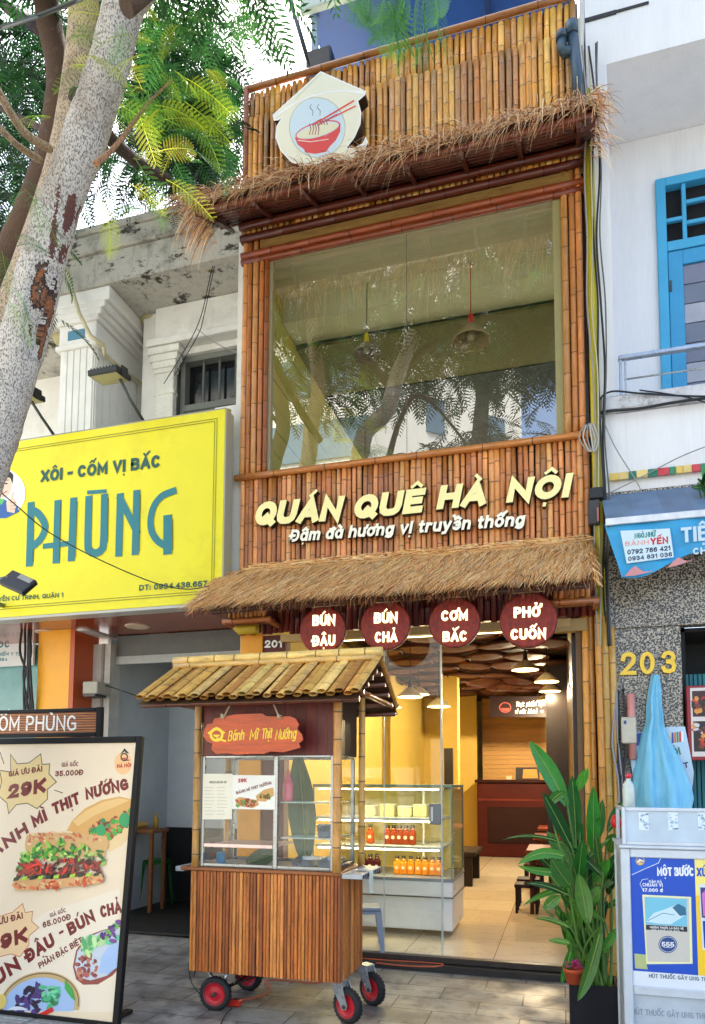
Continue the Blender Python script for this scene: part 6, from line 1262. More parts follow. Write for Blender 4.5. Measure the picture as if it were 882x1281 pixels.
# ------------------------------------------------------------------ planter with tall leafy plant
PL = thing('potted_plant', 'tall broad leaved plant in a square black planter at the right of the doorway', 'potted plant', (.18, 5.0, 0)); mb = MB(); k = (.010, .010, .016)
z_ = .345; x0, x1, y0, y1 = .025, .335, 4.98, 5.28
mb.bbox((x0, y0, 0), (x1, y0+.02, z_), .006, k); mb.bbox((x0, y1-.02, 0), (x1, y1, z_), .006, k); mb.bbox((x0, y0+.021, 0), (x0+.02, y1-.021, z_), .006, k); mb.bbox((x1-.02, y0+.021, 0), (x1, y1-.021, z_), .006, k); mb.box((x0+.02, y0+.02, .1), (x1-.02, y1-.02, z_-.04), sr(50, 36, 26)); mb.build('planter', pm('black_planter', attr=True, spec=.25, rough=.5, var=.25, scale=9), PL)
def cz(x, y): return (620+x*.2975, 900+y*.2975)
leaves = [((302, 362), (142, 90), 78, .05, 5.1), ((338, 505), (322, 235), 62, .02, 5.15), ((345, 300), (388, 205), 44, .04, 5.2), ((322, 545), (196, 305), 56, .03, 5.05), ((225, 358), (292, 305), 44, .12, 5.0), ((412, 570), (412, 280), 60, .02, 5.2), ((432, 500), (450, 335), 46, -.02, 5.3), ((305, 585), (92, 610), 46, .16, 4.95), ((300, 528), (25, 508), 22, .10, 5.05),
          ((318, 705), (232, 580), 74, -.03, 4.95), ((345, 700), (368, 505), 54, .02, 5.1), ((390, 858), (348, 645), 66, .03, 4.9), ((300, 640), (92, 615), 34, -.06, 5.0), ((312, 745), (128, 690), 30, .08, 4.95), ((205, 795), (275, 740), 50, .03, 4.95), ((400, 785), (432, 700), 46, .03, 4.95), ((445, 870), (345, 1185), 52, -.10, 4.9), ((448, 985), (522, 870), 34, .04, 5.0), ((318, 880), (163, 836), 26, .08, 4.9), ((320, 945), (222, 930), 26, .06, 4.95),
          ((320, 960), (275, 1112), 36, -.05, 4.95), ((472, 472), (548, 335), 44, .06, 5.3), ((412, 690), (480, 588), 54, .03, 5.15), ((470, 735), (505, 630), 40, .04, 5.25), ((440, 725), (520, 550), 44, .05, 5.2), ((480, 560), (500, 480), 60, .05, 5.3), ((360, 620), (300, 470), 50, .04, 5.25), ((350, 820), (290, 700), 46, .03, 5.2), ((420, 900), (470, 760), 40, .02, 5.2), ((370, 760), (420, 600), 50, .02, 5.25), ((340, 560), (360, 430), 46, .03, 5.25), ((390, 420), (440, 415), 40, .05, 5.25), ((330, 1010), (300, 880), 34, .02, 5.1), ((260, 660), (150, 560), 30, .1, 5.2), ((330, 640), (215, 470), 62, .03, 5.1), ((310, 860), (250, 800), 40, .05, 5.15)]
for i in range(26):
    bx, by_ = rnd.uniform(310, 470), rnd.uniform(620, 980); an = rnd.gauss(0, .55); ln = rnd.uniform(130, 230)
    leaves.append(((bx, by_), (bx+ln*math.sin(an), by_-ln*math.cos(an)), rnd.uniform(26, 46), rnd.uniform(.0, .08), rnd.uniform(5.05, 5.35)))
mb = MB(); st = MB(); px_ = .0060
for i, (b_, t_, w_, sg, Y) in enumerate(leaves):
    B_ = AY(*cz(*b_), Y+.03); T_ = AY(*cz(*t_), Y+rnd.uniform(-.16, .10)); blade(mb, B_, T_, w_*.2975*px_*1.0, sg, jit(mixc(LG[i % 5], sr(110, 160, 60), rnd.choice((0, 0, .25, .5))), .15, rnd), rnd, twist=rnd.uniform(-.4, .4))
    r0 = Vector((rnd.uniform(x0+.07, x1-.05), rnd.uniform(y0+.05, y1-.05), .30)); mid = (r0+B_)/2+Vector((rnd.uniform(-.04, .04), 0, .06)); P_, R_ = smooth_path([r0, mid, B_, B_+(T_-B_)*.1], [.011, .009, .006, .004], 5); st.tube(P_, R_, 7, jit(sr(96, 140, 60), .2, rnd))
mb.build('foliage', M_LEAF, PL); st.build('stem', M_LEAF, PL)
FPt = thing('flower_pot', 'small terracotta pot of pink flowers on the planter edge', 'flower pot', tuple(AY(718, 1229, 5.0)))
c = AY(718, 1230, 5.0); mb = MB(); mb.lathe([(0, 0), (.045, 0), (.06, .075), (.066, .075), (.066, .095), (.056, .095), (.05, .08), (0, .078)], tuple(c), 20, sr(196, 82, 44)); mb.build('pot', pm('terracotta', attr=True, rough=.8, var=.2, scale=20), FPt)
mb = MB()
for i in range(60):
    a_ = rnd.uniform(0, 6.28); rr = rnd.uniform(0, .055); q = c+Vector((rr*math.cos(a_), rr*math.sin(a_), .10+rnd.uniform(0, .045)))
    for j in range(4): b_ = a_+j*1.57; d1 = Vector((math.cos(b_), math.sin(b_), .5))*.014; d2 = Vector((-math.sin(b_), math.cos(b_), 0))*.007; mb.quad(q, q+d1*.6+d2, q+d1, q+d1*.6-d2, jit(sr(226, 90, 160), .25, rnd))
mb.build('blossom', leafmat('petal', .5, .3), FPt)
# ------------------------------------------------------------------ plastic stools
def stool(name, x, y, rz, col, label, h=.46):
    t = thing(name, label, 'stool', (x, y, 0)); M = Matrix.Translation((x, y, 0)) @ Matrix.Rotation(rz, 4, 'Z')
    mb = MB(); mb.bbox((-.145, -.145, h-.03), (.145, .145, h), .012, col, M); mb.bbox((-.15, -.15, h-.055), (.15, .15, h-.031), .006, col, M); mb.build('seat', pm('stool_plastic', attr=True, rough=.4, var=.1), t)
    for sx in (-1, 1):
        for sy in (-1, 1):
            mb = MB(); e = .0; mb.add([M @ Vector(p) for p in [(sx*.15, sy*.15, h-.05), (sx*.095, sy*.15, h-.05), (sx*.15, sy*.095, h-.05), (sx*.185, sy*.185, 0), (sx*.15, sy*.185, 0), (sx*.185, sy*.15, 0)]], [(0, 1, 4, 3), (0, 3, 5, 2), (0, 2, 1), (3, 4, 5), (1, 2, 5, 4)], col); mb.build('leg', MATS['stool_plastic'], t)
    return t
p = AZ(462, 1200, 0); stool('plastic_stool', p.x-.03, p.y-.05, .3, sr(150, 158, 172), 'blue grey plastic stool behind the right side of the cart', .50)
p = AZ(196, 1118, .012); stool('plastic_stool', AY(196, 1080, 8.5).x, 8.5, .2, sr(30, 110, 44), 'green plastic stool in the dark shop behind the menu poster', .62)
TB = thing('wooden_table', 'small wooden table in the dark shop left of the food cart', 'table', (AY(180, 1050, 8.2).x, 8.2, 0)); x = AY(180, 1050, 8.2).x
mb = MB(); mb.bbox((x-.4, 7.95, 1.0), (x+.28, 8.35, 1.05), .01, sr(150, 100, 56)); mb.build('table_top', pm('table_wood', attr=True, rough=.5, var=.2), TB)
for dx_ in (-.36, .2):
    for dy_ in (.0, .3): mb = MB(); mb.bbox((x+dx_, 8.0+dy_, 0), (x+dx_+.045, 8.05+dy_, .999), .006, sr(140, 84, 44)); mb.build('leg', MATS['table_wood'], TB)
mb = MB(); mb.bbox((x-.28, 8.05, 1.051), (x+.02, 8.3, 1.13), .03, sr(226, 184, 100)); tag(mb.build('wooden_box', MATS['table_wood']), 'pale wooden box on the small table in the dark shop', 'box')
mb = MB(); mb.lathe([(0, 0), (.035, 0), (.035, .12), (.015, .16), (.015, .2), (0, .2)], (x+.17, 8.2, 1.051), 14, sr(190, 150, 60)); tag(mb.build('oil_bottle', pm('amber_glass', attr=True, rough=.15, var=.1)), 'amber bottle on the small table in the dark shop', 'bottle')

# ------------------------------------------------------------------ cigarette kiosk
KX0, KY = AY(788, 1066, 4.4).x-.05, 4.4; KX1 = KX0+1.0
KI = thing('kiosk_cabinet', 'white aluminium vendor cabinet with blue and yellow poster panels on the right', 'kiosk', ((KX0+KX1)/2, 4.65, 0)); AL = sr(206, 212, 220)
zt, zh = AY(790, 1066, 4.4).z+.02, AY(780, 1010, 4.4).z; zl, zl2 = AY(794, 1216, 4.4).z, AY(795, 1233, 4.4).z
mb = MB()
mb.bbox((KX0, KY, 0), (KX0+.05, KY+.05, zt), .005, AL); mb.bbox((KX1-.05, KY, 0), (KX1, KY+.05, zt), .005, AL); mb.bbox((KX0+.051, KY, zt-.05), (KX1-.051, KY+.05, zt), .005, AL); mb.bbox((KX0+.051, KY+.001, zl2-.05), (KX1-.051, KY+.05, zl2), .005, AL); mb.bbox((KX0+.051, KY+.001, .05), (KX1-.051, KY+.05, .1), .005, AL)
mb.bbox((KX0, KY+.5, 0), (KX0+.04, KY+.54, zt), .005, AL); mb.bbox((KX1-.04, KY+.5, 0), (KX1, KY+.54, zt), .005, AL); mb.bbox((KX0+.002, KY+.051, zt-.045), (KX0+.048, KY+.499, zt-.001), .004, AL); mb.bbox((KX0-.01, KY-.012, zt+.001), (KX1+.01, KY+.55, zt+.02), .005, AL)
mb.box((KX0+.01, KY+.05, .03), (KX0+.02, KY+.5, zt-.045), sr(186, 194, 204)); mb.box((KX0+.05, KY+.03, .1), (KX1-.05, KY+.05, zl2-.05), sr(196, 206, 216)); mb.build('cabinet_frame', pm('aluminium', attr=True, rough=.35, var=.12, scale=8, metal=.25), KI)
mb = MB(); hx = KX0+.012; h0 = zt+.021
mb.bbox((hx, KY, h0), (hx+.02, KY+.02, zh), .003, AL); mb.bbox((hx+.021, KY, zh-.02), (KX1-.02, KY+.02, zh), .003, AL); mb.bbox((hx+.021, KY, h0), (KX1-.02, KY+.02, h0+.02), .003, AL); mb.bbox((KX1-.019, KY, h0), (KX1, KY+.02, zh), .003, AL); mb.bbox((hx, KY+.46, h0), (hx+.02, KY+.48, zh), .003, AL); mb.bbox((hx, KY+.021, zh-.02), (hx+.02, KY+.459, zh), .003, AL)
mb.box((hx+.02, KY+.012, h0+.02), (KX1-.02, KY+.016, zh-.02), sr(188, 204, 218)); mb.box((hx+.02, KY+.3, h0), (KX1-.02, KY+.31, zh-.03), sr(206, 212, 220)); mb.build('display_head', MATS['aluminium'], KI)
for x_ in (805, 842, 879):
    mb = MB(); a = AY(x_-6, 1016, KY); b = AY(x_+7, 1039, KY); mb.box((a.x, KY+.009, b.z), (b.x, KY+.0115, a.z), sr(222, 234, 244))
    for i in range(14): u, v = rnd.uniform(a.x, b.x-.01), rnd.uniform(b.z, a.z-.01); mb.box((u, KY+.0075+.0001*i, v), (u+rnd.uniform(.005, .02), KY+.0088, v+rnd.uniform(.004, .012)), jit(sr(150, 176, 200), .2, rnd))
    mb.build('sticker', M_PRINT, KI)
f = fr((KX0, KY+.012, 0)); mb = MB(); BLU = sr(24, 78, 190); s_ = .2351
def kp(P): return [(740+x*s_, 980+y*s_) for x, y in P]
X9 = KX1-.052; pr_ = lambda x0, z0, x1, z1, c, l: mb.prism([(x0-KX0, z0), (x1-KX0, z0), (x1-KX0, z1), (x0-KX0, z1)], fo(f, 0, 0, l*.0003), 0, c)
xs = AY(869, 1066, KY).x; zp0 = AY(794, 1215, KY).z
pr_(KX0+.051, zl2-.0, X9, zp0, sr(226, 232, 240), 0); pr_(KX0+.051, zp0, xs, zt-.05, BLU, 1); pr_(xs, zp0, X9, zt-.05, sr(250, 206, 40), 1); pr_(xs, zt-.25, X9, zt-.05, sr(250, 232, 130), 2)
ppx(mb, f, kp([(212, 372), (350, 376), (380, 376), (360, 420), (290, 450), (218, 480)]), sr(36, 96, 206), 2); rpx(mb, f, kp([(378, 378), (356, 424), (290, 452), (216, 486)]), .9, sr(210, 220, 230), 3)
rpx(mb, f, kp(ell(259, 412, 22, 22, 18)), .9, sr(230, 190, 60), 4, True); ppx(mb, f, kp([(238, 418), (255, 400), (276, 410), (280, 420), (262, 414), (250, 426)]), sr(240, 226, 190), 4); ppx(mb, f, kp([(246, 430), (262, 418), (274, 424), (262, 432)]), sr(240, 190, 60), 4)
tpx(mb, 'MỘT BƯỚC', f, (822.5, 1096), (868, 1096.5), 11.5, .24, .8, sr(236, 240, 246)); tpx(mb, 'XỨ', f, (872, 1096.5), (884, 1097), 11.5, .24, .8, BLU); tpx(mb, 'NG TẦM', f, (886, 1097), (915, 1098), 11.5, .24, .8, BLU)
tpx(mb, 'ĐẬM ĐÀ', f, (812, 1104), (828, 1104.5), 3, .2, .9, sr(226, 232, 240)); tpx(mb, 'CHUẨN VỊ', f, (804, 1109), (829, 1109.5), 4.6, .22, .9, sr(236, 240, 246)); tpx(mb, '17.000 đ', f, (804, 1115.5), (829, 1116), 4.4, .22, .9, sr(236, 240, 246))
rpx(mb, f, kp([(300, 508), (270, 512), (258, 535), (270, 560), (276, 575)]), .7, sr(210, 220, 236), 3)
ppx(mb, f, kp([(270, 592), (530, 604), (538, 960), (292, 962)]), sr(236, 236, 180), 3); ppx(mb, f, kp([(280, 602), (518, 612), (524, 952), (298, 948)]), sr(206, 200, 190), 4); ppx(mb, f, kp([(284, 605), (506, 615), (508, 762), (288, 750)]), sr(120, 196, 220), 5)
ppx(mb, f, kp([(292, 735), (330, 690), (390, 670), (440, 650), (480, 650), (500, 700), (470, 720), (420, 750), (350, 745)]), sr(206, 230, 240), 6); ppx(mb, f, kp([(430, 660), (462, 640), (500, 660), (504, 700), (470, 705)]), sr(50, 110, 140), 7); rpx(mb, f, kp([(300, 730), (380, 690), (440, 700)]), .8, sr(60, 130, 160), 8)
ppx(mb, f, kp([(290, 752), (508, 763), (510, 790), (290, 778)]), (.02, .02, .022), 8); tpx(mb, 'NGỪNG THUỐC LÀ BẢO VỆ', f, (813, 1161), (855, 1163), 2.6, .2, .9, sr(236, 236, 236), layer=10); tpx(mb, 'SỨC KHOẺ CỦA BẠN', f, (815, 1164.5), (850, 1166), 2.4, .2, .9, sr(220, 220, 220), layer=10)
ppx(mb, f, kp(ell(406, 857, 50, 46, 26)), sr(36, 70, 130), 6); rpx(mb, f, kp(ell(406, 857, 44, 40, 26)), .6, sr(220, 226, 236), 7, True); tpx(mb, '555', f, (828, 1184), (843.5, 1184.6), 6, .2, 1.1, sr(236, 240, 244), layer=8); rpx(mb, f, kp([(385, 872), (428, 874)]), .7, sr(220, 226, 236), 8)
ppx(mb, f, kp([(228, 905), (290, 912), (292, 960), (300, 990), (232, 984)]), sr(180, 190, 130), 2)
ppx(mb, f, [(874, 1106), (915, 1108), (915, 1192), (879, 1188)], sr(214, 226, 240), 3); ppx(mb, f, [(876, 1110), (915, 1112), (915, 1150), (878, 1148)], sr(70, 60, 120), 4); ppx(mb, f, [(878, 1118), (884, 1112), (890, 1122), (890, 1144), (880, 1146)], sr(206, 120, 190), 5); ppx(mb, f, [(879, 1152), (915, 1152), (915, 1186), (881, 1186)], sr(30, 60, 150), 4)
tpx(mb, 'HÚT THUỐC GÂY UNG THƯ PHỔI', f, (812, 1223), (905, 1229), 5, .16, .8, sr(70, 80, 96))
mb.build('poster_panel', M_PRINT, KI)
mb = MB(); f2 = fr((KX0, KY+.029, 0)); tpx(mb, 'HÚT THUỐC GÂY UNG THƯ PHỔI', f2, (791, 1269), (905, 1277), 7.5, .16, .8, sr(140, 150, 166), layer=1); mb.build('stencil_lettering', M_PRINT, KI)
def small_bottle(x, y, z, h, body, cap, label, grp=None):
    mb = MB(); r = h*.16; mb.lathe([(0, 0), (r, 0), (r*1.04, h*.03), (r*1.04, h*.55), (r*.9, h*.68), (r*.42, h*.8), (r*.42, h*.88)], (x, y, z), 14, body); mb.lathe([(r*.5, h*.86), (r*.52, h), (0, h)], (x, y, z), 12, cap); o = mb.build('bottle', pm('bottle_glass', attr=True, rough=.15, var=.08, scale=30, coat=.4)); tag(o, label, 'bottle', grp); return o
p = AY(787, 1010, 4.6); small_bottle(p.x, 4.6, zh-.012, .21, sr(196, 206, 200), sr(206, 40, 56), 'small clear bottle with red cap on the kiosk top')
mb = MB(); p = AY(773, 1030, 4.75); mb.lathe([(0, 0), (.03, .01), (.035, .05), (.02, .085), (0, .09)], (p.x, 4.9, p.z-.04), 12, sr(206, 30, 40)); 
tag(mb.build('red_bag', M_PRINT), 'small red packet beside the kiosk head and plant', 'packet')
# ------------------------------------------------------------------ things on the granite pillar
RC = []
mb = MB(); p = AY(822, 846, 6.4); vs_ = []; nz = 26; nx = 25
prof = [(845, 815.5, 826), (860, 812, 828), (880, 809, 829), (896, 809, 831), (906, 808, 831), (918, 803, 836), (940, 798, 846), (965, 793, 858), (985, 791, 866), (1000, 790, 868.5), (1012, 794, 866)]
ys_ = [q[0] for q in prof]
for i in range(nz):
    y = 844+(1012-844)*i/(nz-1); l = np.interp(y, ys_, [q[1] for q in prof]); r = np.interp(y, ys_, [q[2] for q in prof]); amp = .016+.06*i/nz
    for j in range(nx):
        u = j/(nx-1); q = AY(l+(r-l)*u, y, 6.36); bulge = math.sin(math.pi*u)**.6*(.04+.14*i/nz); fold = amp*(math.sin(u*17+.02*i)+.6*abs(math.sin(u*23+i*.12))+.35*math.sin(i*.9+u*9)*(i > 3))*.5
        vs_.append((q.x, 6.40-bulge+fold, q.z))
mb.add(vs_, [(i*nx+j, (i+1)*nx+j, (i+1)*nx+j+1, i*nx+j+1) for i in range(nz-1) for j in range(nx-1)], sr(128, 204, 236), True)
tag(mb.build('raincoat', pm('raincoat_plastic', attr=True, rough=.3, var=.12, scale=6, stretch=(3, 3, .6), bump=.5, bscale=9)), 'light blue plastic raincoat hanging below the brass numerals', 'raincoat')
f = fr((0, 6.42, 0)); DB = thing('drinks_board', 'tilted pale blue drinks board half hidden behind the raincoat', 'board', tuple(AY(825, 1000, 6.42))); mb = MB()
ppx(mb, f, [(784, 919), (838, 909), (857, 909), (868, 966), (866, 990), (796, 1000)], sr(190, 216, 236), 0, .012); ppx(mb, f, [(784.5, 919.5), (806, 916), (802, 932), (788, 935)], sr(40, 70, 160), 1); tpx(mb, 'N', f, (794, 951), (801, 950), 8.5, .24, 1, sr(24, 120, 100)); tpx(mb, 'ỘI', f, (842, 946), (852, 944), 10, .24, 1, sr(30, 130, 110)); tpx(mb, 'T', f, (856, 961), (862, 960), 7, .24, 1, sr(40, 50, 110))
for i, c_ in enumerate((sr(240, 220, 190), sr(60, 80, 170), sr(226, 120, 40), sr(60, 150, 70), sr(214, 60, 50), sr(240, 240, 240))): ppx(mb, f, [(837+i*3.1, 917-i*.4), (839.4+i*3.1, 916.6-i*.4), (839.8+i*3.1, 930-i*.5), (837.2+i*3.1, 930.4-i*.5)], c_, 2)
mb.build('panel', M_PRINT, DB)
FB = thing('framed_poster_board', 'red framed board with two product posters hung beside the teal shutter', 'poster board', tuple(AY(872, 950, 6.44))); f = fr((0, 6.44, 0)); q0, q1 = AY(858.5, 858, 6.44), AY(872, 951, 6.44); bx0, bx1, bz0, bz1 = q0.x, q0.x+.62, q1.z, q0.z
mb = MB(); mb.bbox((bx0, 6.44, bz0), (bx1, 6.50, bz1), .004, sr(150, 30, 34)); mb.build('frame', M_PRINT, FB)
mb = MB(); f = fr((bx0, 6.438, bz0)); H_ = bz1-bz0; R_ = lambda u0, v0, u1, v1, c, l: mb.prism([(u0, v0), (u1, v0), (u1, v1), (u0, v1)], fo(f, 0, 0, l*.0003), 0, c)
R_(.028, .03, .59, H_-.02, sr(226, 216, 210), 0); R_(.042, H_*.58, .58, H_-.045, sr(70, 30, 24), 1); R_(.042, .07, .58, H_*.52, sr(46, 28, 26), 1)
for i in range(40):
    u, v = rnd.uniform(.045, .16), rnd.choice((rnd.uniform(.09, H_*.48), rnd.uniform(H_*.6, H_-.08))); ppts = [(u+a_*.02*rnd.uniform(.5, 1.4), v+b_*.02*rnd.uniform(.4, 1.6)) for a_, b_ in ell(0, 0, 1, 1, 6)]; mb.prism(ppts, fo(f, 0, 0, (2+i*.1)*.0003), 0, rnd.choice([sr(200, 80, 40), sr(226, 150, 60), sr(190, 40, 40), sr(210, 210, 220), sr(40, 30, 30), sr(120, 60, 40)]))
mb.build('poster', M_PRINT, FB)
mb = MB(); p = AY(789, 868, 6.4); q = AY(789, 935, 6.4); mb.tube([(p.x, 6.41, p.z), (p.x, 6.41, q.z-.1)], .036, 14, sr(222, 150, 140)); tag(mb.build('pink_pipe', pm('pink_pipe', attr=True, rough=.5, var=.15)), 'short pink plastic pipe behind the meter box', 'pipe')
mb = MB(); a, b = AY(777, 897, 6.34), AY(797, 930, 6.34); mb.bbox((a.x, 6.34, b.z), (b.x, 6.46, a.z), .01, sr(206, 198, 178)); mb.box((a.x+.02, 6.336, a.z-.06), (a.x+.04, 6.339, a.z-.03), sr(60, 80, 140)); tag(mb.build('meter_box', pm('meter_plastic', attr=True, rough=.5, var=.12, dirt=sr(120, 110, 96), dirt_amt=.4)), 'beige meter box beside the right bamboo post', 'meter box')
# ------------------------------------------------------------------ 203 awning and banner
a = AY(752, 652, 5.95); b = AY(752, 622, 6.5)
AW = thing('sheet_awning', 'grey blue sheet metal awning above the blue banner', 'awning', (a.x+1.2, 6.2, a.z)); mb = MB()
for i in range(12): x0 = .385+i*.22; mb.add([(x0, 5.95, a.z), (x0+.2195, 5.95, a.z), (x0+.2195, 6.47, b.z), (x0, 6.47, b.z), (x0, 5.95, a.z-.012), (x0+.2195, 5.95, a.z-.012), (x0+.2195, 6.47, b.z-.012), (x0, 6.47, b.z-.012)], [(0, 1, 2, 3), (7, 6, 5, 4), (0, 4, 5, 1), (3, 7, 4, 0), (1, 5, 6, 2)], jit(sr(104, 128, 154), .08, rnd))
mb.build('sheet', pm('awning_sheet', attr=True, rough=.5, var=.25, scale=5, dirt=sr(70, 76, 84), dirt_amt=.5), AW)
mb = MB(); mb.bbox((.38, 5.925, a.z-.045), (3.0, 5.948, a.z+.01), .004, sr(220, 224, 230)); mb.tube([(.40, 6.46, a.z-.25), (.40, 5.96, a.z-.03)], .012, 8, sr(90, 90, 90)); mb.build('edge_strip', pm('edge_strip', attr=True, rough=.5, var=.2, scale=10), AW)
mb = MB(); x_ = AY(763, 595, 6.44).x; z__ = AY(763, 601, 6.44).z
for i in range(30):
    w_ = rnd.uniform(.05, .1)
    mb.box((x_, 6.44, z__), (x_+w_-.004, 6.468, z__+.062), rnd.choice([sr(40, 120, 90), sr(226, 190, 80), sr(206, 60, 60), sr(236, 206, 120), sr(220, 190, 110), sr(60, 130, 90)])); x_ += w_
tag(mb.build('mosaic_strip', pm('mosaic', attr=True, rough=.3, var=.12)), 'strip of coloured mosaic tiles above the sheet awning', 'tile strip')
BN = thing('fabric_banner', 'blue fabric banner with phone numbers hanging under the sheet awning', 'banner', tuple(AY(830, 715, 5.96))); mb = MB(); FBN = fr((0, 5.94, 0)); nu, nv = 30, 12; vs_ = []
for j in range(nv+1):
    for i in range(nu+1):
        u, v = i/nu, j/nv; x = 756+(940-756)*u+(22-6*u)*(1-v)*(1-u*.7); yt = 655-22*u; yb_ = 722-45*u+6*math.sin(u*9); q = AY(x, yt+(yb_-yt)*(1-v), 5.965); vs_.append((q.x, 5.965+.014*math.sin(u*16+v*3)*(1-.3*v)+.01*math.sin(u*7-v*5), q.z))
mb.add(vs_, [(j*(nu+1)+i, j*(nu+1)+i+1, (j+1)*(nu+1)+i+1, (j+1)*(nu+1)+i) for j in range(nv) for i in range(nu)], sr(52, 160, 214), True); mb.build('cloth', pm('banner_cloth', attr=True, rough=.55, var=.12, scale=7), BN)
mb = MB(); ppx(mb, FBN, [(776, 664), (838, 661), (843, 697), (784, 705)], sr(206, 226, 232), 0); tpx(mb, 'NGÔ.NHỮ', FBN, (794, 674), (820, 671.5), 7, .24, .9, sr(40, 130, 130)); tpx(mb, 'BÁNH', FBN, (782, 683.5), (812, 681), 6, .2, .9, sr(226, 160, 150)); tpx(mb, 'YẾN', FBN, (814, 682), (836, 680), 9, .26, .9, sr(200, 40, 50)); tpx(mb, '0792 766 421', FBN, (785, 694), (839, 688.5), 6, .22, .95, sr(40, 50, 90)); tpx(mb, '0934 831 036', FBN, (786, 702), (841, 696), 5.5, .22, .95, sr(50, 60, 100))
tpx(mb, 'TIỆM', FBN, (853, 679), (905, 674), 19, .2, .85, sr(196, 216, 226)); tpx(mb, 'CHÈ BƯỞI', FBN, (867, 694), (930, 690), 8.5, .24, .9, sr(196, 216, 226))
for x_ in (795, 849): ppx(mb, FBN, [(x_-14, 721-(x_-795)*.2), (x_-6, 712-(x_-795)*.2), (x_, 708-(x_-795)*.2), (x_+10, 715-(x_-795)*.24), (x_+24, 714-(x_-795)*.3), (x_, 720-(x_-795)*.24)], sr(206, 140, 140), 1)
mb.build('printing', M_PRINT, BN)
WP = thing('shrub', 'leafy green plant on the sheet awning at the right edge', 'plant', tuple(AY(885, 620, 6.2))); mb = MB()
for i in range(16): b_ = AY(885+rnd.uniform(-6, 12), 612+rnd.uniform(-12, 10), 6.2); t_ = b_+Vector((rnd.uniform(-.16, .14), rnd.uniform(-.2, .1), rnd.uniform(-.05, .16))); blade(mb, b_, t_, .075, .05, jit(rnd.choice(LG), .15, rnd), rnd, 6)
mb.build('foliage', M_LEAF, WP); mb = MB(); q = AY(885, 620, 6.2)
for i in range(4): mb.tube([(q.x+rnd.uniform(-.03, .03), 6.25, q.z-.25), (q.x+rnd.uniform(-.08, .1), 6.2, q.z+.12)], .006, 6, sr(70, 100, 46))
mb.build('stem', M_LEAF, WP); mb = MB(); mb.lathe([(0, 0), (.08, 0), (.1, .16), (.09, .16), (.07, .14), (0, .14)], (q.x+.02, 6.3, q.z-.30), 16, sr(150, 80, 50)); mb.build('pot', MATS['terracotta'], WP)
# ------------------------------------------------------------------ pipes, lamps, cables
mb = MB(); yo = sr(206, 190, 44); mb.tube([(.355, 6.44, 2.6), (.352, 6.44, 5.0), (.35, 6.44, 8.0)], .042, 12, yo); tag(mb.build('yellow_downpipe', pm('yellow_pipe', attr=True, rough=.5, var=.2, scale=4, dirt=sr(110, 100, 40), dirt_amt=.5)), 'olive yellow downpipe between the bamboo front and white house', 'pipe')
mb = MB(); gb = sr(56, 78, 92); a, b = AY(715, 30, 6.38), AY(728, 132, 6.38); mb.tube([a, b+Vector((0, 0, -.15))], .05, 14, gb); mb.tube([a+Vector((0, 0, -.0)), a+Vector((0, 0, -.12))], .06, 14, gb); q = AY(703, 62, 6.38); mb.tube([AY(703, 42, 6.38), q, q+Vector((.02, 0, -.04)), AY(716, 64, 6.38)], .045, 12, gb); mb.tube([AY(703, 42, 6.38), AY(703, 50, 6.38)], .056, 12, gb); tag(mb.build('drain_pipe', pm('grey_pipe', attr=True, rough=.35, var=.15)), 'blue grey drain pipe with branch at the top right of the bamboo panel', 'pipe')
mb = MB(); p = AY(296, 520, 6.4); mb.tube([AY(287, 515, 6.42), AY(284, 512, 6.42), AY(282, 600, 6.45), AY(286, 705, 6.45)], .028, 10, sr(226, 206, 90)); tag(mb.build('yellow_conduit', MATS['yellow_pipe']), 'pale yellow conduit between the yellow signboard and bamboo front', 'pipe')
mb = MB(); mb.tube([AY(292, 755, 6.3), AY(292, 780, 6.3), AY(300, 788, 6.3), AY(322, 787, 6.3)], .05, 12, sr(206, 176, 50)); tag(mb.build('yellow_elbow', MATS['yellow_pipe']), 'yellow elbow pipe under the left end of the lower thatch', 'pipe')
def cable(pts, r, col, label, name='cable', group=None, k=6):
    P, R_ = smooth_path(pts, [r]*len(pts), k); mb = MB(); mb.tube(P, R_, 6, col); o = mb.build(name, pm('cable_sheath', attr=True, rough=.55, var=.1)); tag(o, label, 'cable', group); return o
def floodlight(name, pts, arm, Y, label, face):
    t = thing(name, label, 'floodlight', tuple(AY(*pts, Y))); c = AY(*pts, Y); mb = MB(); M = Matrix.Translation(c) @ Matrix.Rotation(R(face), 4, 'X')
    mb.bbox((-.17, -.13, -.03), (.17, .13, .03), .01, sr(36, 38, 40), M); mb.box((-.15, -.11, -.034), (.15, .11, -.0301), sr(190, 186, 150), M)
    for i in range(9): mb.box((-.15+i*.036, -.1, .03), (-.145+i*.036, .1, .055), sr(30, 32, 34), M)
    mb.box((.171, -.05, -.05), (.185, .05, .06), sr(30, 30, 32), M); mb.build('housing', pm('lamp_black', attr=True, rough=.4, var=.2), t)
    mb = MB(); mb.tube(arm, .016, 8, sr(70, 78, 76)); mb.build('arm', MATS['lamp_black'], t)
floodlight('floodlight', (137, 470), [AY(150, 474, 5.98), AY(163, 500, 6.15), (AY(183, 526, 6.37).x, 6.38, 5.41)], 5.95, 'black floodlight on an arm above the middle of the yellow signboard', 8)
floodlight('floodlight', (30, 497), [AY(38, 500, 5.98), AY(52, 522, 6.15), (AY(71, 546, 6.37).x, 6.38, 5.41)], 5.95, 'black floodlight above the yellow signboard partly behind the tree trunk', 8)
t = thing('floodlight', 'tilted black floodlight in front of the lower left of the yellow signboard', 'floodlight', tuple(AY(20, 728, 5.5))); c = AY(24, 729, 5.5); M = Matrix.Translation(c) @ Matrix.Rotation(R(24), 4, 'Y') @ Matrix.Rotation(R(-35), 4, 'X'); mb = MB()
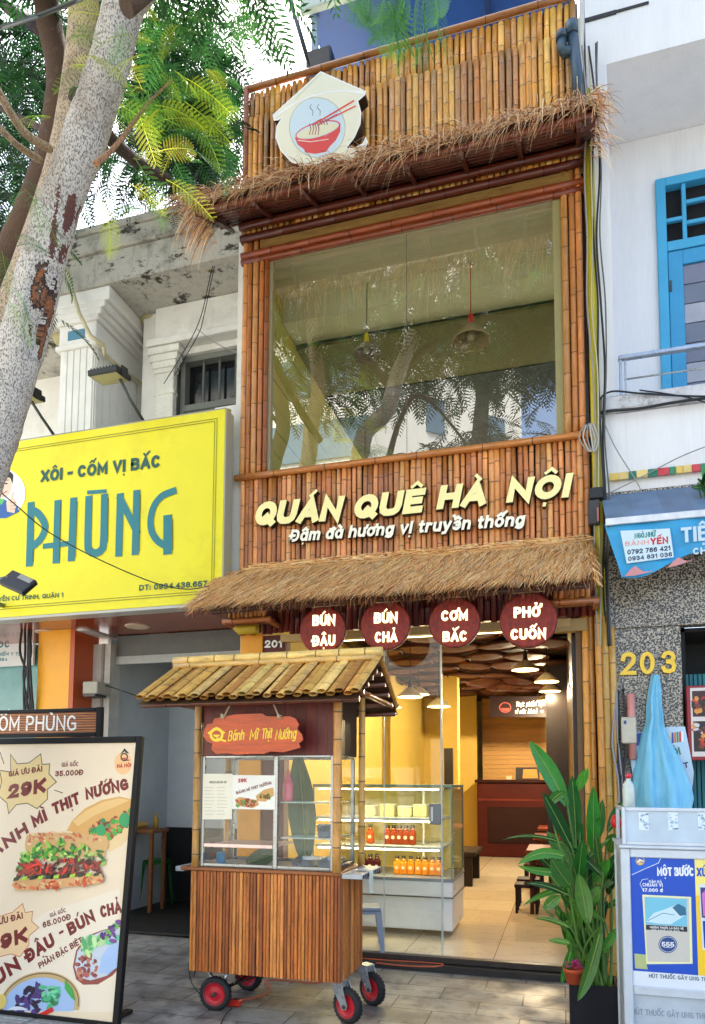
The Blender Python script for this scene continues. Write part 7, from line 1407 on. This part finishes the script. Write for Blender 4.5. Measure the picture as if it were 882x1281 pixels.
mb.bbox((-.16, -.03, -.10), (.15, .03, .09), .01, sr(20, 22, 24), M)
for i in range(9): mb.box((-.03+i*.018, -.036, .02), (-.02+i*.018, -.0301, .075), sr(190, 190, 186), M)
mb.build('housing', MATS['lamp_black'], t); mb = MB(); mb.tube([c+Vector((-.9, .1, .03)), c+Vector((-.1, -.02, .05))], .024, 8, sr(120, 126, 130)); mb.tube([c+Vector((-.9, .1, .03)), Vector((c.x-.9, 6.29, c.z+.03))], .024, 8, sr(120, 126, 130)); mb.build('arm', MATS['lamp_black'], t)
t = thing('wall_lamp', 'small beige box lamp at the top of the open shutter', 'lamp', tuple(AY(119, 862, 7.0))); a, b = AY(110, 854, 7.1), AY(128, 869, 7.1); mb = MB(); mb.bbox((a.x, 7.0, b.z), (b.x, 7.28, a.z), .01, sr(170, 164, 150)); mb.box((a.x+.02, 6.99, b.z-.03), (b.x-.02, 7.2, b.z), sr(60, 60, 60)); mb.build('housing', MATS['meter_plastic'], t); mb = MB(); mb.tube([(b.x, 7.15, a.z-.03), (AY(176, 870, 7.25).x, 7.25, AY(176, 872, 7.25).z)], .007, 6, sr(40, 40, 40)); mb.build('arm', MATS['lamp_black'], t)
# roof terrace: canopy, pole, projector
CN = thing('roof_canopy', 'dark blue canopy with a pale fascia over the roof terrace', 'canopy', (-1.1, 7.6, 10.3)); mb = MB()
mb.box((-2.58, 6.9, 10.3), (.3, 12, 10.34), sr(8, 70, 150))
for x in (-1.6, -.65, .2): mb.box((x, 6.92, 10.24), (x+.04, 12, 10.299), sr(8, 44, 96))
mb.build('sheet', pm('blue_sheet', attr=True, rough=.4, var=.15), CN); mb = MB(); mb.bbox((-2.64, 6.82, 10.22), (.3, 6.899, 10.48), .01, sr(190, 200, 190)); mb.build('fascia', MATS['edge_strip'], CN); mb = MB(); mb.bbox((-2.55, 6.95, 8.9), (-2.48, 7.02, 10.299), .005, sr(150, 170, 190)); mb.build('post', MATS['edge_strip'], CN); mb = MB(); mb.bbox((.18, 11, 8.9), (.25, 11.07, 10.24), .005, sr(150, 170, 190)); mb.build('post', MATS['edge_strip'], CN)
mb = MB(); mb.tube([AY(362, -4, 6.6), AY(388, 84, 6.6)], .024, 8, sr(30, 30, 34)); tag(mb.build('leaning_pole', MATS['lamp_black']), 'dark pole leaning beside the roof canopy', 'pole')
mb = MB(); a, b = AY(383, 66, 6.6), AY(414, 92, 6.6); mb.bbox((a.x, 6.58, b.z-.05), (b.x, 6.75, a.z), .015, (.012, .012, .014)); mb.box((a.x+.03, 6.74, b.z-.3), (b.x-.03, 6.78, b.z), (.012, .012, .014)); tag(mb.build('projector_box', MATS['lamp_black']), 'black box lamp on top of the bamboo panel above the logo', 'lamp')
dk = (.014, .014, .015); gy = sr(150, 146, 140)
cable([AY(-8, 36, 2.6), AY(30, 25, 2.6), AY(60, 14, 2.6), AY(104, -3, 2.6)], .007, sr(60, 66, 66), 'thick twisted overhead cable crossing the tree trunks', 'overhead_cable'); cable([AY(-8, 39, 2.62), AY(30, 27, 2.58), AY(60, 17, 2.62), AY(104, -1, 2.6)], .006, sr(110, 116, 112), 'pale strand of the overhead cable crossing the tree trunks', 'overhead_cable')
cable([AY(-6, 610, 5.4), AY(20, 632, 5.6), AY(60, 665, 5.9), AY(120, 698, 6.1), AY(190, 728, 6.2), AY(232, 737, 6.2), AY(262, 733, 6.1)], .006, dk, 'thin black cable sagging across the yellow signboard')
for pts, lb in ((((273, 300), (262, 350), (246, 410), (205, 480)), 'thin cable from the upper thatch down to the dark opening'), (((273, 310), (255, 395), (247, 420), (218, 470)), 'second thin cable below the upper thatch'), (((247, 412), (275, 432), (303, 443)), 'pale thin cable across the grey window')):
    cable([AY(x, y, 7.0) for x, y in pts], .005, gy if 'pale' in lb else dk, lb)
for pts, lb, c_, r_ in ((((752, 520), (770, 560), (795, 600), (802, 614)), 'thin wire slanting down the white wall to the mosaic strip', gy, .005), (((760, 618), (800, 598), (850, 572), (890, 556)), 'thin wire rising right across the white wall', gy, .005), (((748, 522), (756, 515), (800, 511), (840, 504), (890, 497)), 'black cable along the underside of the balcony ledge', dk, .012), (((746, 540), (748, 505), (764, 490), (800, 492), (850, 495), (890, 496)), 'looped black cable at the left end of the balcony ledge', dk, .008), (((800, 488), (830, 492), (860, 497), (890, 506)), 'thin black cable sagging below the railing', dk, .006)):
    cable([AY(x, y, 6.41) for x, y in pts], r_, c_, lb)
for i, (dx_, r_, c_) in enumerate(((-.035, .008, gy), (.0, .007, sr(190, 186, 150)), (.035, .009, dk), (.06, .010, dk), (.075, .007, sr(90, 90, 86)))):
    pts = [Vector((.355+dx_+rnd.uniform(-.025, .025), 6.38+rnd.uniform(-.015, .015), 8.4-j*.62)) for j in range(10)]; cable(pts, r_, c_, 'slender cable running down the yellow downpipe', group='cables on the yellow downpipe')
for i in range(4):
    q = AY(732+i*2, 548, 6.36); cable([q+Vector((0, 0, .12)), q+Vector((-.05+.02*i, -.02, 0)), q+Vector((.03, -.03, -.14)), q+Vector((.07, 0, -.02)), q+Vector((.03, 0, .13))], .006, sr(196, 190, 170) if i % 2 else gy, 'pale coiled wire loop by the sill rail beside the yellow downpipe', group='wire loops by the sill rail')
mb = MB(); a, b = AY(737, 610, 6.33), AY(751, 654, 6.33)
mb.bbox((a.x, 6.33, a.z-.10), (b.x+.03, 6.42, a.z), .008, (.015, .015, .016)); mb.bbox((a.x-.01, 6.345, b.z), (b.x, 6.42, a.z-.101), .008, sr(60, 58, 56)); mb.box((a.x+.06, 6.336, b.z+.02), (b.x-.01, 6.344, b.z+.14), sr(206, 120, 120)); tag(mb.build('junction_box', pm('junction_plastic', attr=True, rough=.5, var=.2)), 'black junction box on the yellow downpipe beside the sign panel', 'junction box')
for i in range(6):
    x = 772+rnd.uniform(-2, 8); cable([AY(x, 870+rnd.uniform(-10, 10), 6.38), AY(x+rnd.uniform(-5, 5), 930, 6.36), AY(x+rnd.uniform(-4, 8), 985, 6.34), AY(x+rnd.uniform(0, 8), 1060, 6.36)], .009, dk if i % 3 else sr(150, 150, 160), 'black hanging cable beside the meter box', group='cables beside the meter box')
for i in range(6):
    x = 32+rnd.uniform(-4, 8); cable([AY(x, 778, 6.9), AY(x+rnd.uniform(-8, 6), 815, 6.85), AY(x+rnd.uniform(-4, 8), 850, 6.85), AY(x+rnd.uniform(-6, 6), 892, 6.9)], .014, dk, 'black tangled cable hanging left of the orange pier', group='tangled cables by the orange pier')
P_ = [AZ(289, 1254, .02), AZ(330, 1245, .012), AZ(338, 1236, .012), AZ(332, 1228, .012), AZ(350, 1226, .012), AZ(400, 1229, .012), AZ(440, 1215, .012), AZ(462, 1200, .012)]
cable(P_, .006, sr(206, 90, 50), 'orange extension cord on the paving under the cart', 'extension_cord'); cable([Vector((-1.6, 6.25, .062)), Vector((-1.35, 6.22, .064)), Vector((-1.1, 6.26, .064)), Vector((-1.02, 6.36, .064)), Vector((-1.2, 6.38, .064)), Vector((-1.5, 6.36, .064)), Vector((-1.9, 6.36, .064))], .006, sr(206, 96, 56), 'orange cord looped on the doorstep below the glass', 'extension_cord')
mb = MB(); p = AZ(289, 1258, 0); mb.bbox((p.x-.1, p.y-.035, .004), (p.x+.08, p.y+.035, .05), .008, sr(222, 50, 30), None)
for i in range(3): mb.box((p.x-.075+i*.05, p.y-.018, .0501), (p.x-.045+i*.05, p.y+.018, .052), (.02, .02, .02))
tag(mb.build('power_strip', pm('red_plastic', attr=True, rough=.35, var=.1)), 'red power strip on the paving beside the front wheel', 'power strip')
cable([AZ(290, 1262, .02), AZ(282, 1270, .015), AZ(276, 1285, .012), AZ(286, 1300, .012)], .005, dk, 'black flex trailing from the red power strip', 'flex'); cable([Vector((-2.66, 5.0, .6)), Vector((-2.68, 4.95, .2)), AZ(236, 1205, .01), AZ(240, 1230, .01), AZ(262, 1256, .01)], .004, dk, 'thin black flex down the left side of the cart', 'flex')

# ------------------------------------------------------------------ inside the restaurant
DC = thing('display_case', 'lit glass display case with white base behind the shop-front glass', 'display case', (-1.8, 7.6, FZ)); dx0, dx1, dy0, dy1 = -2.55, -1.06, 7.22, 8.08; wb = sr(246, 248, 250)
mb = MB(); mb.bbox((dx0, dy0+.03, FZ+.06), (dx1-.01, dy1, .50), .006, wb); mb.bbox((dx0, dy0, .505), (dx1, dy1, .655), .006, wb); mb.bbox((dx0, dy0-.005, .656), (dx1+.005, dy1, .69), .004, sr(150, 156, 160)); mb.bbox((dx0, dy0-.004, .495), (dx1+.003, dy1, .504), .002, sr(90, 96, 100)); mb.build('base', pm('case_white', attr=True, rough=.3, var=.05), DC)
mb = MB(); gc = sr(120, 150, 130)
for x in (dx0, dx1-.018): mb.box((x, dy0, .691), (x+.018, dy0+.018, 1.6), gc); mb.box((x, dy1-.018, .691), (x+.018, dy1, 1.6), gc)
mb.box((dx0, dy0, 1.601), (dx1, dy1, 1.63), gc); mb.box((dx0+.02, dy1-.03, .7), (dx1-.02, dy1-.02, 1.58), sr(226, 206, 120)); mb.box((dx1-.35, dy0+.25, .7), (dx1-.33, dy0+.27, 1.58), sr(200, 200, 190)); mb.build('case_frame', MATS['track_metal'], DC)  # back panel tinted yellow to stand for the lit case interior
for z in (1.0, 1.29):
    mb = MB(); mb.bbox((dx0+.02, dy0+.04, z-.03), (dx1-.12, dy1-.1, z), .004, sr(226, 228, 220)); mb.build('shelf', MATS['case_white'], DC)
for q in (((dx0, dy0-.002, .69), (dx1, dy0-.002, .69), (dx1, dy0-.002, 1.6), (dx0, dy0-.002, 1.6)), ((dx1, dy0, .69), (dx1, dy1, .69), (dx1, dy1, 1.6), (dx1, dy0, 1.6))): mb = MB(); mb.quad(*q); mb.build('pane', gz, DC)
for z in (.965, 1.255, 1.585): mb = MB(); mb.box((dx0+.05, dy0+.05, z-.01), (dx1-.15, dy0+.07, z), (1, 1, 1)); mb.build('lamp_tube', emit('case_glow', (1, .86, .56), 12), DC)
for i, x_ in enumerate((462, 486, 508, 527)):
    p = AY(x_, 1020, 7.5); mb = MB(); mb.bbox((p.x-.075, 7.42, 1.291), (p.x+.075, 7.58, 1.291+.10+.02*(i % 2)), .008, jit(sr(232, 212, 150), .1, rnd)); mb.bbox((p.x-.078, 7.417, 1.392+.02*(i % 2)), (p.x+.078, 7.583, 1.402+.02*(i % 2)), .003, sr(240, 236, 220)); tag(mb.build('snack_box', M_PRINT), 'pale snack box in the row on the top display shelf', 'box', 'snack boxes on the top display shelf')
names = {'o': ('orange juice bottle in the display case', sr(226, 130, 30)), 'r': ('reddish tea bottle on the upper shelf of the display case', sr(150, 60, 30)), 'd': ('dark plum drink bottle at the left of the display case floor', sr(70, 24, 24))}
def drink(px_, y_, z, h, kind, lab, grp):
    p = AY(px_, 1050, 7.42); body = kind; mb = MB(); r = h*.19
    mb.bbox((p.x-r, 7.42-r, z), (p.x+r, 7.42+r, z+h*.72), .012, body); mb.lathe([(r*.95, h*.7), (r*.5, h*.82), (r*.5, h*.9)], (p.x, 7.42, z), 12, body); mb.lathe([(r*.62, h*.87), (r*.62, h), (0, h)], (p.x, 7.42, z), 12, sr(28, 24, 22)); mb.prism([(a*.5*r, b*.5*r) for a, b in ell(0, 0, 1, 1, 14)], fr((p.x, 7.42-r-.002, z+h*.38)), 0, sr(236, 220, 180)); tag(mb.build('drink_bottle', MATS['bottle_glass']), lab, 'bottle', grp)
for x in (485, 492.5, 500, 508, 516): drink(x, 0, 1.001, .20, sr(150, 62, 30), 'amber drink bottle in the row of five on the middle display shelf', 'amber bottles on the middle shelf')
drink(463.5, 0, 1.001, .20, sr(190, 84, 40), 'single orange brown drink bottle left of the amber row on the middle shelf', None)
for x in (455, 463.5, 472): drink(x, 0, .692, .20, sr(64, 22, 24), 'dark plum drink bottle on the left of the display case floor', 'plum bottles in the display case')
for x in (497, 505, 514, 523.5, 532, 541, 549): drink(x, 0, .692, .19, sr(236, 140, 34), 'bright orange juice bottle in the row on the display case floor', 'orange juice bottles in the display case')
# reception counter and sign
RCn = thing('reception_counter', 'dark red wooden reception counter at the back of the restaurant', 'counter', (-.85, 15.6, FZ)); mb = MB(); m1, m2 = sr(70, 18, 14), sr(50, 14, 12)
mb.bbox((-1.72, 15.3, FZ), (.16, 15.9, 1.66), .02, m1); mb.bbox((-1.76, 15.24, 1.661), (.16, 15.95, 1.72), .01, m2); mb.build('body', pm('dark_wood', attr=True, spec=.2, rough=.5, var=.25, scale=3, stretch=(.5, 3, 3)), RCn); mb = MB(); mb.bbox((-1.5, 15.28, .4), (-.1, 15.299, 1.15), .01, sr(40, 14, 12)); mb.box((-1.72, 15.285, 1.28), (.16, 15.299, 1.32), sr(110, 44, 32)); mb.build('front_panel', MATS['dark_wood'], RCn)
mb = MB(); a, b = AY(645, 960, 15.5), AY(675, 976, 15.5); mb.box((a.x, 15.5, 1.722), (b.x, 15.54, a.z), (.012, .01, .01)); mb.prism([(.14, .03), (b.x-a.x-.03, .03), (b.x-a.x-.05, a.z-1.722-.04), (.16, a.z-1.722-.04)], fr((a.x, 15.498, 1.722)), 0, sr(226, 150, 60)); tag(mb.build('framed_notice', M_PRINT), 'black framed orange notice standing on the reception counter', 'notice')
mb = MB(); p = AY(637, 975, 15.5); mb.bbox((p.x-.06, 15.45, 1.722), (p.x+.06, 15.53, 1.80), .005, sr(220, 206, 170)); tag(mb.build('card_holder', M_PRINT), 'small cream card holder on the reception counter', 'card holder')
SG = thing('slogan_sign', 'dark board with white script slogan hanging over the reception', 'sign', tuple(AY(660, 896, 14))); f = fr((0, 14, 0)); mb = MB(); ppx(mb, f, [(613, 871), (684, 871), (684, 897), (613, 897)], sr(26, 9, 9), 0, .03); mb.build('panel', MATS['dark_wood'], SG); mb = MB()
tpx(mb, 'Thực phẩm sạch', f, (645, 884), (684, 883), 6, .13, .8, sr(240, 236, 230), layer=2, shear=.15); tpx(mb, 'vì sức khoẻ', f, (644, 893), (672, 892.5), 6, .13, .8, sr(240, 236, 230), layer=2, shear=.15); rpx(mb, f, ell(632, 885, 7, 6, 16), 1, sr(150, 60, 50), 2, True); ppx(mb, f, ell(632, 886, 5, 3.4, 12, 0, 180), sr(190, 50, 40), 3); ppx(mb, f, ell(678, 890, 2.5, 2, 8), sr(190, 50, 60), 3); mb.build('lettering', emit_attr('script_letters', .04), SG)
mb = MB(); q1 = AY(618, 871, 14); q2 = AY(672, 871, 14)
for q in (q1, q2): mb.tube([q, (q.x+.12, 14, 3.62)], .008, 6, sr(40, 30, 26))
mb.build('hanger', MATS['cord_plain'], SG)
# pendant lamps: woven cones over warm bulbs
def pendant(name, c, r, h, drop, capc, cord, lit, label, grp, shade=None):
    t = thing(name, label, 'pendant lamp', tuple(c), grp); mb = MB(); n = 8; pr = []
    for i in range(n+1): u = i/n; pr.append((r*(.12+.88*u**.8)+(.004 if i % 2 else 0), h*(1-u)))
    pr2 = [(a-.006, b-.004) for a, b in pr[::-1]]; mb.lathe(pr+pr2, tuple(c), 26, shade or sr(190, 160, 120)); mb.build('lamp_shade', pm('wicker', attr=True, rough=.75, var=.4, scale=45, stretch=(.4, .4, 3), bump=.3), t)
    mb = MB(); mb.lathe([(.012, .12), (.024, .10), (.028, .03), (.036, 0), (.036, -.01)], (c[0], c[1], c[2]+h-.01), 12, capc); mb.build('socket', M_PRINT, t)
    mb = MB(); mb.tube([(c[0], c[1], c[2]+h+.1), (c[0]+.004, c[1], c[2]+drop)], .006, 6, cord); mb.build('cord', MATS['cord_plain'], t)
    mb = MB(); mb.lathe([(0, .0), (.03, .012), (.042, .04), (.03, .075), (.015, .1)], (c[0], c[1], c[2]+.02), 12); mb.build('bulb', emit('warm_bulb', (1, .78, .45), 40) if lit else pm('bulb_glass', sr(210, 200, 170), rough=.2, var=0), t)
    if lit:
        l = bpy.data.lights.new('bulb_light', 'POINT'); l.energy = lit; l.color = (1, .80, .50); l.shadow_soft_size = .05; o = bpy.data.objects.new('bulb_light', l); C.objects.link(o); o.parent = t; o.location = (0, 0, -.04)
zt_ = 7.05
pendant('pendant_lamp', (-1.90, 6.97, AY(461, 444, 6.97).z), .16, .14, .80, sr(226, 196, 40), sr(90, 70, 50), 0, 'ribbed cone lamp with yellow socket hanging upstairs at left', None, sr(150, 136, 110)); pendant('pendant_lamp', (-.80, 6.97, AY(588, 428, 6.97).z), .20, .20, .86, sr(220, 50, 36), sr(200, 60, 40), 0, 'wider cone lamp with red socket hanging upstairs at right', None, sr(176, 150, 112))
mb = MB(); mb.bbox((-2.02, 6.955, 7.08), (-.70, 6.985, 7.105), .004, sr(226, 220, 196)); tag(mb.build('lamp_track', M_PRINT), 'pale ceiling track carrying the two upstairs lamps', 'track')
GL = 'lit cone lamps under the restaurant ceiling'
for x, y, Y, lb in ((657, 838, 9.0, 'straw lit cone lamp highest above the doorway'), (684, 853, 10.0, 'lit white cone lamp right of the straw lamp'), (688, 865, 11.5, 'lit white cone lamp just above the slogan sign'), (683, 877, 13.0, 'lit white cone lamp overlapping the slogan sign corner'), (513, 872, 9.0, 'lit cone lamp behind the glass right of the cart roof'), (485, 885, 8.2, 'lit cone lamp lowest beside the cart roof'), (549, 884, 10.0, 'lit cone lamp crossing the glass door edge'), (524, 869, 11.0, 'smaller lit cone lamp far behind the glass')):
    c = AY(x, y, Y); pendant('pendant_lamp', tuple(c), .17, .13, max(.3, 3.63-c.z), sr(60, 50, 40), sr(40, 34, 30), 7 if Y < 12 else 130, lb, GL, sr(226, 206, 160))
# woven trays fixed to the ceiling
G2 = 'woven trays covering the restaurant ceiling'; base = None; i = 0
for r_ in range(9):
    for c__ in range(5):
        x = -2.5+c__*.58+(.29 if r_ % 2 else 0); Y = 8.2+r_*.85
        if x > -.0: continue
        if base is None:
            mb = MB(); pr = [(.34, .0), (.35, .03), (.33, .045)]+[(.33*(1-k_/5*.99), .03-.035*(k_/5)-(.004 if k_ % 2 else 0)) for k_ in range(1, 6)]; mb.lathe(pr[::-1], (0, 0, 0), 22, colf=lambda k__: jit(sr(92, 48, 30), .3, rnd), cap=False); base = mb.build('woven_tray', pm('ceiling_tray', attr=True, rough=.6, var=.4, scale=30), loc=(0, 0, 0)); o = base; tag(base, 'dark woven tray fixed under the restaurant ceiling', 'tray', G2)
        else: o = base.copy(); C.objects.link(o)
        o.location = (x, Y, 3.50+rnd.uniform(-.02, .02)); o.rotation_euler = (rnd.uniform(-.12, .06), rnd.uniform(-.06, .06), rnd.uniform(0, 6))
# tables and stools down the right side
for i, Y in enumerate((9.2, 11.4, 13.6)):
    t = thing('dining_table', 'dark red dining table along the right wall, %s the doorway' % ('nearest' if i == 0 else 'second from' if i == 1 else 'farthest from'), 'table', (-.1, Y, FZ), 'dining tables along the right wall'); mb = MB(); mb.bbox((-.42, Y-.45, FZ+.70), (.14, Y+.45, FZ+.75), .008, sr(116, 50, 32)); mb.build('table_top', MATS['dark_wood'], t)
    for sx in (-.38, .08):
        for sy in (-.4, .36): mb = MB(); mb.bbox((sx, Y+sy, FZ), (sx+.045, Y+sy+.045, FZ+.699), .005, sr(70, 28, 20)); mb.build('leg', MATS['dark_wood'], t)
    for j, yy in enumerate((-.25, .25)):
        s_ = thing('low_stool', 'black wooden stool pulled out from the dining tables', 'stool', (-.42, Y+yy, FZ), 'stools by the dining tables'); mb = MB(); mb.bbox((-.56, Y+yy-.15, FZ+.30), (-.28, Y+yy+.15, FZ+.34), .006, sr(34, 18, 16)); mb.build('seat', MATS['dark_wood'], s_)
        for sx in (-.55, -.32):
            for sy in (-.14, .1): mb = MB(); mb.box((sx, Y+yy+sy, FZ), (sx+.03, Y+yy+sy+.035, FZ+.30), sr(30, 16, 14)); mb.build('leg', MATS['dark_wood'], s_)
t = thing('side_bench', 'black bench against the yellow wall beside the display case', 'bench', (-1.5, 12.0, FZ)); mb = MB(); a = AY(585, 1040, 11); mb.bbox((-1.72, 10.8, .55), (-1.25, 11.9, .62), .01, (.02, .012, .01)); mb.build('seat', MATS['dark_wood'], t)
for y_ in (10.85, 11.8): mb = MB(); mb.bbox((-1.68, y_, FZ), (-1.3, y_+.06, .549), .006, (.02, .012, .01)); mb.build('leg', MATS['dark_wood'], t)
# camera and fan by the right jamb
t = thing('security_camera', 'cream dome security camera above the doorway at right', 'camera', tuple(AY(718, 793, 6.7))); c = AY(718, 797, 6.75); mb = MB(); mb.lathe([(0, -.06), (.03, -.052), (.052, -.02), (.055, .02), (.04, .05), (0, .055)], tuple(c), 18, sr(206, 196, 160)); mb.build('dome', MATS['case_white'], t); mb = MB(); mb.tube([(c.x-.02, c.y, c.z+.03), (c.x-.1, c.y, c.z+.09)], .02, 8, sr(196, 186, 150)); mb.tube([(c.x, c.y, c.z+.05), (c.x, c.y, 3.1)], .014, 8, sr(196, 186, 150)); mb.build('bracket', MATS['case_white'], t)
t = thing('wall_fan', 'black wall fan inside the doorway at right', 'fan', tuple(AY(722, 850, 7.6))); c = AY(722, 848, 7.6); mb = MB(); k = sr(60, 52, 44)
for rr in (.19, .13, .07): mb.tube([(c.x+rr*.45*math.cos(a_), c.y-.05, c.z+rr*math.sin(a_)) for a_ in np.linspace(0, 6.2832, 25)], .006, 5, k)
for a_ in np.linspace(0, 6.28, 17)[:-1]: mb.tube([(c.x, c.y-.06, c.z), (c.x+.19*.45*math.cos(a_), c.y-.05, c.z+.19*math.sin(a_))], .003, 4, k)
mb.build('grille', MATS['lamp_black'], t); mb = MB(); mb.lathe([(0, -.08), (.05, -.07), (.05, .07), (0, .08)], tuple(c), 14, sr(30, 26, 24), 'y'); mb.tube([c, (c.x+.12, c.y, c.z-.02)], .02, 8, sr(30, 26, 24)); mb.build('motor', MATS['lamp_black'], t)
